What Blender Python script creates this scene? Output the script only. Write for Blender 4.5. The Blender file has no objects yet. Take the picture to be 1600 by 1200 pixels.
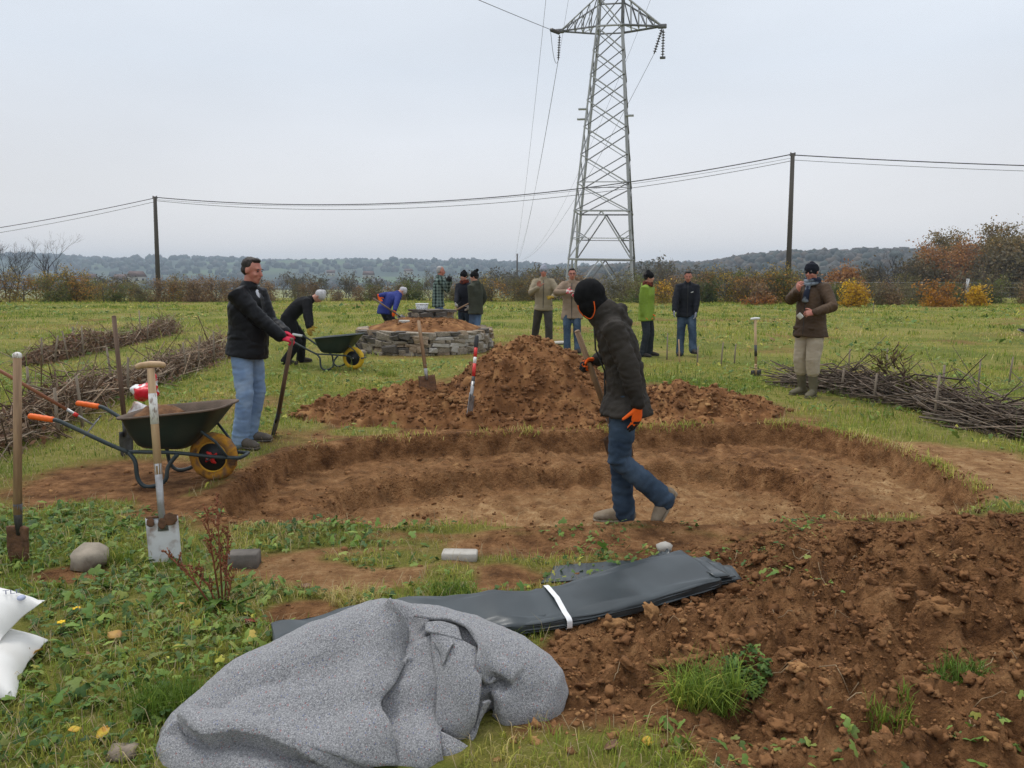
import bpy, bmesh, math, random
import numpy as np
from mathutils import Vector, Matrix, Quaternion
R = math.radians
SC = bpy.context.scene
C = SC.collection
rng = np.random.default_rng(7)
random.seed(7)

# ------------------------------------------------------------------ camera, light, exposure
TH = R(8.15); CZ = 1.6; F = 1200.0
cam = bpy.data.cameras.new('camera'); camo = bpy.data.objects.new('camera', cam); C.objects.link(camo)
cam.sensor_width = 36; cam.lens = 36 * F / 1600; cam.clip_end = 8000; cam.clip_start = .05
camo.location = (0, 0, CZ); camo.rotation_euler = (R(90) - TH, 0, 0)
SC.camera = camo

SUN_EL = 66                          # soft light from high up, a little beyond the scene and to the left
w = bpy.data.worlds.new('World'); SC.world = w; w.use_nodes = True
nt = w.node_tree; N = nt.nodes; L = nt.links
for n in list(N): N.remove(n)
out = N.new('ShaderNodeOutputWorld'); bg = N.new('ShaderNodeBackground'); bg.inputs[1].default_value = 1.0
sky = N.new('ShaderNodeTexSky'); sky.sky_type = 'NISHITA'; sky.sun_disc = False
sky.sun_elevation = R(SUN_EL)
sk = N.new('ShaderNodeVectorMath'); sk.operation = 'SCALE'; sk.inputs[3].default_value = .1
L.new(sky.outputs[0], sk.inputs[0])
tc = N.new('ShaderNodeTexCoord'); sp = N.new('ShaderNodeSeparateXYZ'); L.new(tc.outputs['Generated'], sp.inputs[0])
rp = N.new('ShaderNodeValToRGB'); L.new(sp.outputs[2], rp.inputs[0])
e = rp.color_ramp.elements
e[0].position = 0.0; e[0].color = (.80, .765, .76, 1)
e[1].position = 1.0; e[1].color = (1.1, 1.15, 1.24, 1)
for p_, c_ in ((.10, (.77, .768, .785, 1)), (.24, (.71, .76, .83, 1)), (.40, (.77, .82, .89, 1))):
    q = rp.color_ramp.elements.new(p_); q.color = c_
mp = N.new('ShaderNodeMapping'); mp.inputs['Scale'].default_value = (1.2, 1.2, 4.5); L.new(tc.outputs['Generated'], mp.inputs[0])
no = N.new('ShaderNodeTexNoise'); no.inputs['Scale'].default_value = 1.1; no.inputs['Detail'].default_value = 4; no.inputs['Roughness'].default_value = .45
L.new(mp.outputs[0], no.inputs[0])
mr = N.new('ShaderNodeMapRange'); mr.inputs[1].default_value = .3; mr.inputs[2].default_value = .7
mr.inputs[3].default_value = .90; mr.inputs[4].default_value = 1.08; L.new(no.outputs[0], mr.inputs[0])
cl = N.new('ShaderNodeVectorMath'); cl.operation = 'SCALE'; L.new(rp.outputs[0], cl.inputs[0]); L.new(mr.outputs[0], cl.inputs[3])
mx = N.new('ShaderNodeMix'); mx.data_type = 'RGBA'; mx.inputs[0].default_value = .93   # a closed cloud layer over the clear sky
L.new(sk.outputs[0], mx.inputs[6]); L.new(cl.outputs[0], mx.inputs[7])
L.new(mx.outputs[2], bg.inputs[0]); L.new(bg.outputs[0], out.inputs[0])

sun = bpy.data.lights.new('sun', 'SUN'); sun.energy = 1.5; sun.angle = R(22); sun.color = (1, .97, .92)
suno = bpy.data.objects.new('sun', sun); C.objects.link(suno)
sd = Vector((-math.sin(R(40)) * math.cos(R(SUN_EL)), math.cos(R(40)) * math.cos(R(SUN_EL)), math.sin(R(SUN_EL))))
suno.rotation_euler = (-sd).to_track_quat('-Z', 'Y').to_euler()
sky.sun_rotation = math.atan2(sd.x, sd.y)

vs = SC.view_settings; vs.view_transform = 'Standard'; vs.look = 'None'; vs.gamma = 1; vs.exposure = 0.12; vs.use_curve_mapping = False
cy = SC.cycles; cy.max_bounces = 5; cy.diffuse_bounces = 3; cy.glossy_bounces = 2; cy.transmission_bounces = 2
cy.transparent_max_bounces = 6; cy.volume_bounces = 0; cy.use_denoising = True
try:
    cy.denoiser = 'OPENIMAGEDENOISE'; cy.denoising_prefilter = 'NONE'
except Exception: pass

# ------------------------------------------------------------------ where the photograph's points lie in the place
ST, CT = math.sin(TH), math.cos(TH)
def ray(u, v):
    x = (u - 800) / F; y = -(v - 600) / F
    return Vector((x, CT + y * ST, -ST + y * CT))
def G(u, v, z=0.0):
    d = ray(u, v); t = (z - CZ) / d.z
    return Vector((d.x * t, d.y * t, z))
def P(u, v, Y):
    d = ray(u, v); t = Y / d.y
    return Vector((d.x * t, Y, CZ + d.z * t))

# ------------------------------------------------------------------ noise
def _hash(i, j, k, s):
    with np.errstate(over='ignore'):
        n = (i.astype(np.uint32) * np.uint32(374761393) + j.astype(np.uint32) * np.uint32(668265263)
             + k.astype(np.uint32) * np.uint32(2147483647) + np.uint32((s * 1274126177) & 0xffffffff))
        n = (n ^ (n >> np.uint32(13))) * np.uint32(1274126177)
        n = (n ^ (n >> np.uint32(15))) * np.uint32(2246822519)
        n = n ^ (n >> np.uint32(16))
    return n.astype(np.float64) / 4294967295.0
def vnoise(p, s=0):
    p = np.asarray(p, float); q = np.floor(p).astype(np.int64); f = p - q; f = f * f * f * (f * (f * 6 - 15) + 10)
    r = 0
    for a in (0, 1):
        wa = f[:, 0] if a else 1 - f[:, 0]
        for b in (0, 1):
            wb = f[:, 1] if b else 1 - f[:, 1]
            for c in (0, 1):
                wc = f[:, 2] if c else 1 - f[:, 2]
                r = r + wa * wb * wc * _hash(q[:, 0] + a, q[:, 1] + b, q[:, 2] + c, s)
    return r * 2 - 1
def fbm(p, o=4, s=0, g=.5):
    p = np.asarray(p, float); r = 0; a = 1; t = 0
    for i in range(o):
        r = r + a * vnoise(p * (2.03 ** i) + 17.3 * i, s + i); t += a; a *= g
    return r / t
def f2(x, y, sc, o=3, s=0, g=.5):
    return fbm(np.stack([x * sc, y * sc, np.full_like(x, s * 3.7)], 1), o, s, g)
def sst(a, b, x):
    t = np.clip((x - a) / (b - a), 0, 1); return t * t * (3 - 2 * t)

# ------------------------------------------------------------------ mesh helpers
def np_mesh(name, V, Fc, mat=None, smooth=False, col=None, attr=None):
    """V (n,3); Fc an (m,k) array or a list of such arrays / of face tuples"""
    V = np.ascontiguousarray(V, dtype=np.float32)
    me = bpy.data.meshes.new(name)
    if not isinstance(Fc, (list, tuple)) or (len(Fc) and not isinstance(Fc[0], np.ndarray)):
        if isinstance(Fc, np.ndarray): Fc = [Fc]
        else:
            by = {}
            for f in Fc: by.setdefault(len(f), []).append(f)
            Fc = [np.array(x) for x in by.values()]
    Fc = [np.asarray(a, dtype=np.int32) for a in Fc if len(a)]
    me.vertices.add(len(V)); me.vertices.foreach_set('co', V.ravel())
    nl = sum(a.size for a in Fc); nf = sum(len(a) for a in Fc)
    me.loops.add(nl); me.polygons.add(nf)
    me.loops.foreach_set('vertex_index', np.concatenate([a.ravel() for a in Fc]))
    st = []; k = 0
    for a in Fc:
        st.append(k + np.arange(len(a)) * a.shape[1]); k += a.size
    me.polygons.foreach_set('loop_start', np.concatenate(st).astype(np.int32))
    if smooth: me.polygons.foreach_set('use_smooth', np.ones(nf, dtype=bool))
    if col is not None:
        c = np.ones((len(V), 4), dtype=np.float32); c[:, :3] = col
        a = me.attributes.new('col', 'FLOAT_COLOR', 'POINT'); a.data.foreach_set('color', c.ravel())
    for k_, v_ in (attr or {}).items():
        a = me.attributes.new(k_, 'FLOAT', 'POINT'); a.data.foreach_set('value', np.ascontiguousarray(v_, dtype=np.float32))
    me.update(calc_edges=True)
    if mat: me.materials.append(mat)
    return me

class MB:
    def __init__(s): s.v = []; s.f = []
    def add(s, vs, fs):
        b = len(s.v); s.v.extend([tuple(x) for x in vs]); s.f.extend([tuple(i + b for i in f) for f in fs]); return s
    def mesh(s, name, mat=None, smooth=True): return np_mesh(name, np.array(s.v), s.f, mat, smooth)
    def ring_loft(s, rings, cap=True):
        n = len(rings[0]); b = len(s.v)
        for r in rings: s.v.extend([tuple(x) for x in r])
        for i in range(len(rings) - 1):
            for j in range(n):
                k = (j + 1) % n
                s.f.append((b + i * n + j, b + i * n + k, b + (i + 1) * n + k, b + (i + 1) * n + j))
        if cap:
            s.f.append(tuple(b + j for j in range(n))[::-1]); e_ = b + (len(rings) - 1) * n
            s.f.append(tuple(e_ + j for j in range(n)))
        return s
    def loft(s, pts, rad, side=None, n=14, round_=True, pw=1.0, round0=None):
        """ellipses (rx along side, ry across) swept along pts, ends rounded"""
        pts = [Vector(p) for p in pts]
        rad = [(r, r) if not isinstance(r, (tuple, list)) else r for r in rad]
        rings = []
        T = []
        for i in range(len(pts)):
            a = pts[max(i - 1, 0)]; b = pts[min(i + 1, len(pts) - 1)]; t = (b - a)
            T.append(t.normalized() if t.length > 1e-9 else Vector((0, 0, 1)))
        sd_ = Vector(side) if side is not None else None
        if sd_ is None:
            sd_ = T[0].orthogonal()
        prev = sd_
        seq = []
        for i, (p, r) in enumerate(zip(pts, rad)):
            t = T[i]; ax = (prev - t * prev.dot(t))
            if ax.length < 1e-6: ax = t.orthogonal()
            ax.normalize(); ay = t.cross(ax)
            if side is None: prev = ax
            seq.append((p, r, ax, ay, t))
        def ring(p, rx, ry, ax, ay):
            o = []
            for k in range(n):
                a = 2 * math.pi * k / n; c, s_ = math.cos(a), math.sin(a)
                if pw != 1: c = math.copysign(abs(c) ** pw, c); s_ = math.copysign(abs(s_) ** pw, s_)
                o.append(p + ax * (rx * c) + ay * (ry * s_))
            return o
        if round_:
            p, r, ax, ay, t = seq[0]; m = min(r) * (1 if round0 is None else round0)
            rings.append(ring(p - t * m * .75, r[0] * .35, r[1] * .35, ax, ay)); rings.append(ring(p - t * m * .45, r[0] * .78, r[1] * .78, ax, ay))
        for p, r, ax, ay, t in seq: rings.append(ring(p, r[0], r[1], ax, ay))
        if round_:
            p, r, ax, ay, t = seq[-1]; m = min(r)
            rings.append(ring(p + t * m * .45, r[0] * .78, r[1] * .78, ax, ay)); rings.append(ring(p + t * m * .75, r[0] * .35, r[1] * .35, ax, ay))
        return s.ring_loft(rings)
    def tube(s, pts, r, n=8, cap=True):
        rr = r if isinstance(r, (list, tuple)) else [r] * len(pts)
        return s.loft(pts, list(rr), None, n, False)
    def ell(s, c, rx, ry, rz, M=None, nu=12, nv=8):
        c = Vector(c); M = M or Matrix.Identity(3); rings = []
        for i in range(1, nv):
            a = math.pi * i / nv
            rings.append([c + M @ Vector((rx * math.sin(a) * math.cos(2 * math.pi * k / nu), ry * math.sin(a) * math.sin(2 * math.pi * k / nu), -rz * math.cos(a))) for k in range(nu)])
        b = len(s.v); s.ring_loft(rings, False)
        lo = len(s.v); s.v.append(tuple(c + M @ Vector((0, 0, -rz)))); hi = len(s.v); s.v.append(tuple(c + M @ Vector((0, 0, rz))))
        e_ = b + (nv - 2) * nu
        for k in range(nu):
            s.f.append((lo, b + (k + 1) % nu, b + k)); s.f.append((hi, e_ + k, e_ + (k + 1) % nu))
        return s
    def box(s, c, sx, sy, sz, M=None, bev=0.0):
        c = Vector(c); M = M or Matrix.Identity(3)
        if bev <= 0:
            vs = [c + M @ Vector((x * sx / 2, y * sy / 2, z * sz / 2)) for z in (-1, 1) for y in (-1, 1) for x in (-1, 1)]
            return s.add(vs, [(0, 2, 3, 1), (4, 5, 7, 6), (0, 1, 5, 4), (2, 6, 7, 3), (0, 4, 6, 2), (1, 3, 7, 5)])
        rings = []
        for zz, k in ((-sz / 2, bev), (-sz / 2 + bev, 0), (sz / 2 - bev, 0), (sz / 2, bev)):
            a = sx / 2 - k; b = sy / 2 - k; q = bev
            pl = [(-a + q, -b), (a - q, -b), (a, -b + q), (a, b - q), (a - q, b), (-a + q, b), (-a, b - q), (-a, -b + q)]
            rings.append([c + M @ Vector((x, y, zz)) for x, y in pl])
        return s.ring_loft(rings)
    def sheet(s, g, t):
        """closed thin shell from a grid of points (m,n,3)"""
        g = np.asarray(g, float); m, n, _ = g.shape
        du = np.gradient(g, axis=0); dv = np.gradient(g, axis=1); nn = np.cross(du, dv); nn /= np.linalg.norm(nn, axis=2, keepdims=True) + 1e-12
        a = g.reshape(-1, 3); b_ = (g - nn * t).reshape(-1, 3); K = m * n
        I = lambda i, j: i * n + j
        fs = []
        for i in range(m - 1):
            for j in range(n - 1):
                fs.append((I(i, j), I(i + 1, j), I(i + 1, j + 1), I(i, j + 1))); fs.append((K + I(i, j), K + I(i, j + 1), K + I(i + 1, j + 1), K + I(i + 1, j)))
        for i in range(m - 1):
            fs.append((I(i, 0), K + I(i, 0), K + I(i + 1, 0), I(i + 1, 0))); fs.append((I(i, n - 1), I(i + 1, n - 1), K + I(i + 1, n - 1), K + I(i, n - 1)))
        for j in range(n - 1):
            fs.append((I(0, j), I(0, j + 1), K + I(0, j + 1), K + I(0, j))); fs.append((I(m - 1, j), K + I(m - 1, j), K + I(m - 1, j + 1), I(m - 1, j + 1)))
        return s.add(np.concatenate([a, b_]), fs)

def cr(a, k):
    """Catmull-Rom upsampling along axis 0"""
    a = np.asarray(a, float); n = len(a); o = []
    for i in range(n - 1):
        p0, p1, p2, p3 = a[max(i - 1, 0)], a[i], a[i + 1], a[min(i + 2, n - 1)]
        for j in range(k):
            t = j / k
            o.append(.5 * (2 * p1 + (p2 - p0) * t + (2 * p0 - 5 * p1 + 4 * p2 - p3) * t * t + (3 * p1 - p0 - 3 * p2 + p3) * t ** 3))
    o.append(a[-1]); return np.array(o)
def up(g, k): return cr(cr(g, k).transpose(1, 0, 2), k).transpose(1, 0, 2)

def obj(name, me, parent=None, mat=None, loc=None, rot=None):
    if isinstance(me, MB): me = me.mesh(name)
    if mat and not me.materials: me.materials.append(mat)
    o = bpy.data.objects.new(name, me); C.objects.link(o)
    if parent: o.parent = parent
    if loc is not None: o.location = loc
    if rot is not None: o.rotation_euler = rot
    return o
def tag(o, label=None, cat=None, group=None, kind=None):
    if label: o['label'] = label
    if cat: o['category'] = cat
    if group: o['group'] = group
    if kind: o['kind'] = kind
    return o
def thing(name, label, cat, loc=(0, 0, 0), rz=0, group=None):
    o = bpy.data.objects.new(name, None); C.objects.link(o); o.location = loc; o.rotation_euler = (0, 0, rz); o.empty_display_size = .1
    return tag(o, label, cat, group)
def copy_tree(root, loc, rz=0, sc=1.0, label=None, group=None):
    def rec(o, par):
        c = o.copy(); C.objects.link(c); c.parent = par
        for ch in o.children: rec(ch, c)
        return c
    r = rec(root, None); r.location = loc; r.rotation_euler = (0, 0, rz); r.scale = (sc, sc, sc) if not isinstance(sc, tuple) else sc
    if label: r['label'] = label
    if group: r['group'] = group
    return r
TMP = bpy.data.scenes.new('tmp')
def remesh(me, vox, it=2, name='m', mat=None):
    if isinstance(me, MB): me = me.mesh('t')
    o = bpy.data.objects.new('t', me); TMP.collection.objects.link(o)
    m = o.modifiers.new('r', 'REMESH'); m.mode = 'VOXEL'; m.voxel_size = vox; m.use_smooth_shade = True
    if it:
        m = o.modifiers.new('s', 'SMOOTH'); m.iterations = it; m.factor = .5
    with bpy.context.temp_override(scene=TMP, view_layer=TMP.view_layers[0]):
        dg = bpy.context.evaluated_depsgraph_get(); dg.update()
        r = bpy.data.meshes.new_from_object(o.evaluated_get(dg))
    bpy.data.objects.remove(o); bpy.data.meshes.remove(me)
    r.name = name; r.materials.clear()
    if mat: r.materials.append(mat)
    return r
def mverts(me):
    a = np.empty(len(me.vertices) * 3, dtype=np.float32); me.vertices.foreach_get('co', a); return a.reshape(-1, 3).astype(float)
def mnorm(me):
    a = np.empty(len(me.vertices) * 3, dtype=np.float32); me.vertex_normals.foreach_get('vector', a); return a.reshape(-1, 3).astype(float)
def mset(me, V):
    me.vertices.foreach_set('co', np.ascontiguousarray(V, dtype=np.float32).ravel()); me.update()
def lump(me, amp, sc, s=0, o=3):
    V = mverts(me); mset(me, V + mnorm(me) * (fbm(V * sc, o, s) * amp)[:, None]); return me

# ------------------------------------------------------------------ materials
def mat(name, c1, c2=None, rough=.8, sc=8., c3=None, bump=.0, bsc=60., metal=0., spec=.3, detail=4, attr=None, lo=.35, hi=.65, stretch=None, sheen=0):
    m = bpy.data.materials.new(name); m.use_nodes = True; n = m.node_tree.nodes; l = m.node_tree.links; b = n['Principled BSDF']
    b.inputs['Roughness'].default_value = rough; b.inputs['Metallic'].default_value = metal; b.inputs['Specular IOR Level'].default_value = spec
    if sheen: b.inputs['Sheen Weight'].default_value = sheen
    tcn = n.new('ShaderNodeTexCoord'); src = tcn.outputs['Object']
    if stretch:
        mpn = n.new('ShaderNodeMapping'); mpn.inputs['Scale'].default_value = stretch; l.new(src, mpn.inputs[0]); src = mpn.outputs[0]
    colo = None
    if attr:
        a = n.new('ShaderNodeAttribute'); a.attribute_name = attr; colo = a.outputs['Color']
    if c2 is None: c2 = tuple(x * .82 for x in c1)
    x = n.new('ShaderNodeTexNoise'); x.inputs['Scale'].default_value = sc; x.inputs['Detail'].default_value = detail; l.new(src, x.inputs[0])
    r = n.new('ShaderNodeValToRGB'); l.new(x.outputs[0], r.inputs[0]); e = r.color_ramp.elements
    e[0].position = lo; e[0].color = (*c1, 1); e[1].position = hi; e[1].color = (*c2, 1)
    if c3:
        q = r.color_ramp.elements.new((lo + hi) / 2); q.color = (*c3, 1)
    if colo is not None:
        mx = n.new('ShaderNodeMix'); mx.data_type = 'RGBA'; mx.blend_type = 'MULTIPLY'; mx.inputs[0].default_value = 1
        l.new(colo, mx.inputs[6]); l.new(r.outputs[0], mx.inputs[7]); l.new(mx.outputs[2], b.inputs['Base Color'])
    else: l.new(r.outputs[0], b.inputs['Base Color'])
    if bump:
        y = n.new('ShaderNodeTexNoise'); y.inputs['Scale'].default_value = bsc; y.inputs['Detail'].default_value = 5; l.new(src, y.inputs[0])
        bm = n.new('ShaderNodeBump'); bm.inputs['Strength'].default_value = bump; bm.inputs['Distance'].default_value = .01
        l.new(y.outputs[0], bm.inputs['Height']); l.new(bm.outputs[0], b.inputs['Normal'])
    return m
def translucent(m, k=.35):
    n = m.node_tree.nodes; l = m.node_tree.links; b = n['Principled BSDF']; o = n['Material Output']
    t = n.new('ShaderNodeBsdfTranslucent'); s = n.new('ShaderNodeMixShader'); s.inputs[0].default_value = k
    src = b.inputs['Base Color'].links[0].from_socket; l.new(src, t.inputs[0])
    l.new(b.outputs[0], s.inputs[1]); l.new(t.outputs[0], s.inputs[2]); l.new(s.outputs[0], o.inputs[0]); return m
W1 = (1, 1, 1)
M = {}
M['clod'] = mat('clod_earth', (1.15, 1.15, 1.15), (.75, .75, .75), .95, 30, bump=.6, bsc=90, attr='col', spec=.15)
M['leaf'] = translucent(mat('leaf', (1.1, 1.1, 1.1), (.85, .85, .85), .55, 6, attr='col', spec=.3), .3)
M['grass'] = translucent(mat('grass', (1.1, 1.1, 1.1), (.85, .85, .85), .6, 3, attr='col', spec=.25), .3)
M['bark'] = mat('bark', (.05, .042, .035), (.1, .09, .075), .9, 6, bump=.5, bsc=30, stretch=(1, 1, .2))
M['twig'] = mat('twig', (1.2, 1.15, 1.1), (.7, .7, .7), .9, 20, attr='col')
M['stake'] = mat('stake_wood', (.3, .24, .18), (.17, .135, .1), .85, 14, bump=.4, bsc=60, stretch=(1, 1, .15))
M['wood'] = mat('ash_wood', (.36, .23, .13), (.2, .12, .07), .55, 9, bump=.15, bsc=70, stretch=(4, 4, .4))
M['wood_dark'] = mat('old_wood', (.16, .1, .065), (.095, .06, .04), .7, 9, bump=.2, bsc=70, stretch=(4, 4, .4))
M['wood_pale'] = mat('pale_wood', (.52, .36, .21), (.42, .27, .15), .5, 9, bump=.1, bsc=70, stretch=(4, 4, .4))
M['wood_red'] = mat('reddish_wood', (.3, .12, .06), (.2, .08, .04), .6, 9, stretch=(4, 4, .4))
M['steel'] = mat('worn_steel', (.42, .42, .42), (.25, .24, .23), .4, 18, metal=.7, bump=.1)
M['steel_dark'] = mat('dark_steel', (.1, .1, .105), (.06, .055, .05), .45, 18, metal=.5, bump=.1)
M['blade_clean'] = mat('muddy_bright_blade', (.68, .69, .70), (.2, .1, .055), .4, 11, c3=(.62, .62, .63), metal=.15, lo=.3, hi=.72)
M['blade_mud'] = mat('mud_caked_blade', (.17, .085, .045), (.1, .055, .032), .9, 20, bump=.8, bsc=50)
M['white_plastic'] = mat('white_plastic', (.75, .75, .74), (.62, .62, .6), .45, 6)
M['red_plastic'] = mat('red_plastic', (.62, .03, .025), (.5, .025, .02), .4, 8)
M['black_plastic'] = mat('black_plastic', (.02, .02, .02), (.035, .035, .035), .45, 12)
M['stonegrey'] = mat('grey_stone', (.36, .3, .235), (.2, .165, .13), .9, 7, c3=(.28, .24, .185), bump=.7, bsc=28)
M['stonepale'] = mat('pale_stone', (.48, .45, .4), (.34, .31, .27), .9, 7, bump=.6, bsc=28)
M['stonedark'] = mat('dark_stone', (.16, .14, .12), (.09, .08, .07), .9, 7, bump=.7, bsc=28)
M['stonebrown'] = mat('brown_stone', (.38, .29, .2), (.24, .175, .12), .9, 7, bump=.7, bsc=28)
# ------------------------------------------------------------------ the lie of the land
def poly_sd(x, y, pts):
    """signed distance to a polygon, negative inside"""
    n = len(pts); d = np.full(x.shape, 1e9); ins = np.zeros(x.shape, bool)
    for i in range(n):
        ax, ay = pts[i]; bx, by = pts[(i + 1) % n]; ex, ey = bx - ax, by - ay
        wx, wy = x - ax, y - ay; t = np.clip((wx * ex + wy * ey) / (ex * ex + ey * ey), 0, 1)
        d = np.minimum(d, np.hypot(wx - ex * t, wy - ey * t))
        c = ((ay > y) != (by > y)) & (x < (bx - ax) * (y - ay) / ((by - ay) if abs(by - ay) > 1e-9 else 1e-9) + ax); ins ^= c
    return np.where(ins, -d, d)
def gpoly(l, z=0): return [(G(u, v, z).x, G(u, v, z).y) for u, v in l]
OUTER = gpoly([(338, 800), (352, 772), (395, 738), (455, 708), (560, 692), (700, 682), (850, 679), (1000, 674), (1130, 667), (1250, 667), (1330, 683), (1400, 706), (1470, 738), (1530, 772), (1548, 796), (1480, 806), (1300, 816), (1150, 824), (1000, 815), (850, 824), (650, 826), (480, 824), (370, 816)])
INNER = gpoly([(505, 800), (525, 772), (600, 752), (720, 740), (850, 730), (1000, 725), (1130, 727), (1230, 741), (1295, 766), (1318, 800), (1300, 835), (1100, 862), (900, 868), (700, 850), (560, 826)], -.2)
SPOIL = gpoly([(1120, 905), (1000, 945), (860, 970), (850, 1050), (830, 1100), (815, 1140), (930, 1128), (1010, 1120), (1100, 1150), (1160, 1230), (1300, 1330), (1900, 1330), (2000, 900), (1800, 800), (1560, 808), (1400, 818), (1200, 838), (1060, 858)])
def blob(x, y, u, v, ru, rv):
    c = G(u, v); rx = ru * c.y / F; ry = max(abs(G(u, v - rv).y - c.y), abs(c.y - G(u, v + rv).y))
    return np.hypot((x - c.x) / rx, (y - c.y) / ry)
SOILB = [(195, 748, 175, 36), (330, 792, 330, 16), (560, 888, 190, 34), (860, 852, 170, 18), (1010, 845, 120, 20), (1530, 738, 170, 46), (840, 650, 330, 60), (1060, 650, 190, 30), (640, 655, 150, 30), (760, 905, 130, 22), (110, 900, 60, 14), (840, 678, 420, 20), (1090, 880, 140, 30), (980, 900, 160, 25), (470, 955, 60, 20)]
GREENB = [(480, 838, 120, 9), (600, 830, 250, 7), (610, 872, 90, 14), (700, 905, 50, 24), (1350, 812, 75, 8), (1565, 805, 70, 20), (130, 800, 75, 15), (570, 675, 60, 8), (1240, 1200, 60, 30)]
def pitd(x, y):
    so = np.full(x.shape, 9.); si = np.full(x.shape, 9.)
    k = (x > -3.5) & (x < 5) & (y > 3.8) & (y < 9.5)
    if k.any():
        xx, yy = x[k], y[k]; wob = .11 * f2(xx, yy, 2.6, 4, 5) + .02 * f2(xx, yy, 9, 3, 7) + .03 * np.abs(f2(xx, yy, 13, 2, 8))
        so[k] = poly_sd(xx, yy, OUTER) + wob; si[k] = poly_sd(xx, yy, INNER) + wob * 1.2
    return so, si
def spoil(x, y):
    s = np.full(x.shape, 9.); k = (x > -.5) & (x < 6) & (y > .8) & (y < 5.6)
    if k.any(): s[k] = poly_sd(x[k], y[k], SPOIL) + .1 * f2(x[k], y[k], 2.5, 3, 9)
    return s
MC = G(838, 640); 
def mound(x, y):
    k = (x > -4.5) & (x < 5.2) & (y > 6.8) & (y < 12.5); h = np.zeros(x.shape)
    if k.any():
        X, Y = x[k], y[k]
        X2 = X + .12 * f2(X, Y, 1.6, 3, 21); Y2 = Y + .12 * f2(X, Y, 1.6, 3, 22)
        r = np.hypot((X2 - .24) / 1.2, (Y2 - 9.3) / 1.25)
        a = .75 * (1 - np.clip(r, 0, 1) ** 2.0) ** 1.1
        b = .32 * np.clip(1 - np.hypot((X2 + 1.0) / 1.55, (Y2 - 8.75) / .85), 0, 1) ** .9
        c = .30 * np.clip(1 - np.hypot((X2 - 2.0) / 1.25, (Y2 - 9.0) / .85), 0, 1) ** .9
        d = .2 * np.clip(1 - np.hypot((X2 - .2) / 2.9, (Y2 - 8.7) / .95), 0, 1) ** .8
        m = np.maximum.reduce([a + d * .4, b + d * .35, c + d * .35, d])
        on = sst(.0, .08, m)
        h[k] = m + on * (.04 * f2(X, Y, 4, 3, 31) + .16 * np.abs(f2(X, Y, 5.0, 3, 33)) + .10 * np.abs(f2(X, Y, 12, 3, 32)) - .05)
    return np.maximum(h, 0)
def soilmask(x, y):
    wob = .38 * f2(x, y, 2.4, 4, 41); s = np.zeros(x.shape); nr = (y < 14) & (y > 1)
    xs, ys, ws = x[nr], y[nr], wob[nr]; q = np.zeros(xs.shape)
    for b in SOILB: q = np.maximum(q, sst(1.25, .75, blob(xs, ys, *b) + ws))
    so, si = pitd(xs, ys); q = np.maximum(q, sst(.34, .1, so + ws * .35))
    for b in GREENB: q = q * (1 - .9 * sst(1.2, .8, blob(xs, ys, *b) + ws * 1.2))
    q = np.maximum(q, sst(.02, -.06, so)); sp_ = spoil(xs, ys); q = np.maximum(q, sst(.06, -.04, sp_))
    q = np.maximum(q, sst(.005, .05, mound(xs, ys)))
    s[nr] = q
    fr = sst(.12, .42, f2(x, y, .55, 4, 45)) * .6 * (y > 5.5) * (y < 48)
    return np.maximum(s, fr)
def H(x, y):
    x = np.asarray(x, float); y = np.asarray(y, float)
    z = .05 * f2(x, y, .12, 2, 1) * sst(8, 20, y) + .018 * f2(x, y, .9, 3, 2) + .008 * f2(x, y, 5, 2, 3)
    z = z * sst(70, 45, y)
    so, si = pitd(x, y)
    z = z - .18 * sst(.0, -.065, so) - .18 * sst(.01, -.09, si) + .035 * sst(.35, .03, so) * sst(-.03, .05, so)
    inn = sst(0, -.15, so); z = z + inn * (.03 * f2(x, y, 3.4, 3, 4) + .075 * np.abs(f2(x, y, 8, 3, 6)) - .015)
    b = np.hypot((x - 1.55) / .42, (y - 5.5) / .38); z = z + .2 * np.clip(1 - b, 0, 1) ** 1.2 * inn      # lump left standing in the pit
    s = spoil(x, y); w_ = sst(.05, -.35, s)
    z = z + w_ * (.035 + .07 * f2(x, y, 1.5, 2, 11) + .04 * f2(x, y, 4.5, 2, 12) + .26 * np.abs(f2(x, y, 3.9, 3, 14)) + .16 * np.abs(f2(x, y, 9.5, 2, 13)) - .105)
    z = z + w_ * (.02 * np.exp(-((x - 2.75) / .7) ** 2 - ((y - 4.25) / .5) ** 2) + .08 * np.exp(-((x - 2.0) / .45) ** 2 - ((y - 3.2) / .3) ** 2) + .1 * np.exp(-((x - 1.9) / .4) ** 2 - ((y - 2.6) / .25) ** 2))
    z = z - .045 * np.clip(y - 52, 0, None) * 1.0 + .045 * np.clip(y - 420, 0, None)
    return z
def Hs(x, y): return float(H(np.array([x]), np.array([y]))[0])
def Gz(u, v):
    g = G(u, v)
    for _ in range(4): g = G(u, v, Hs(g.x, g.y))
    return g

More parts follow.
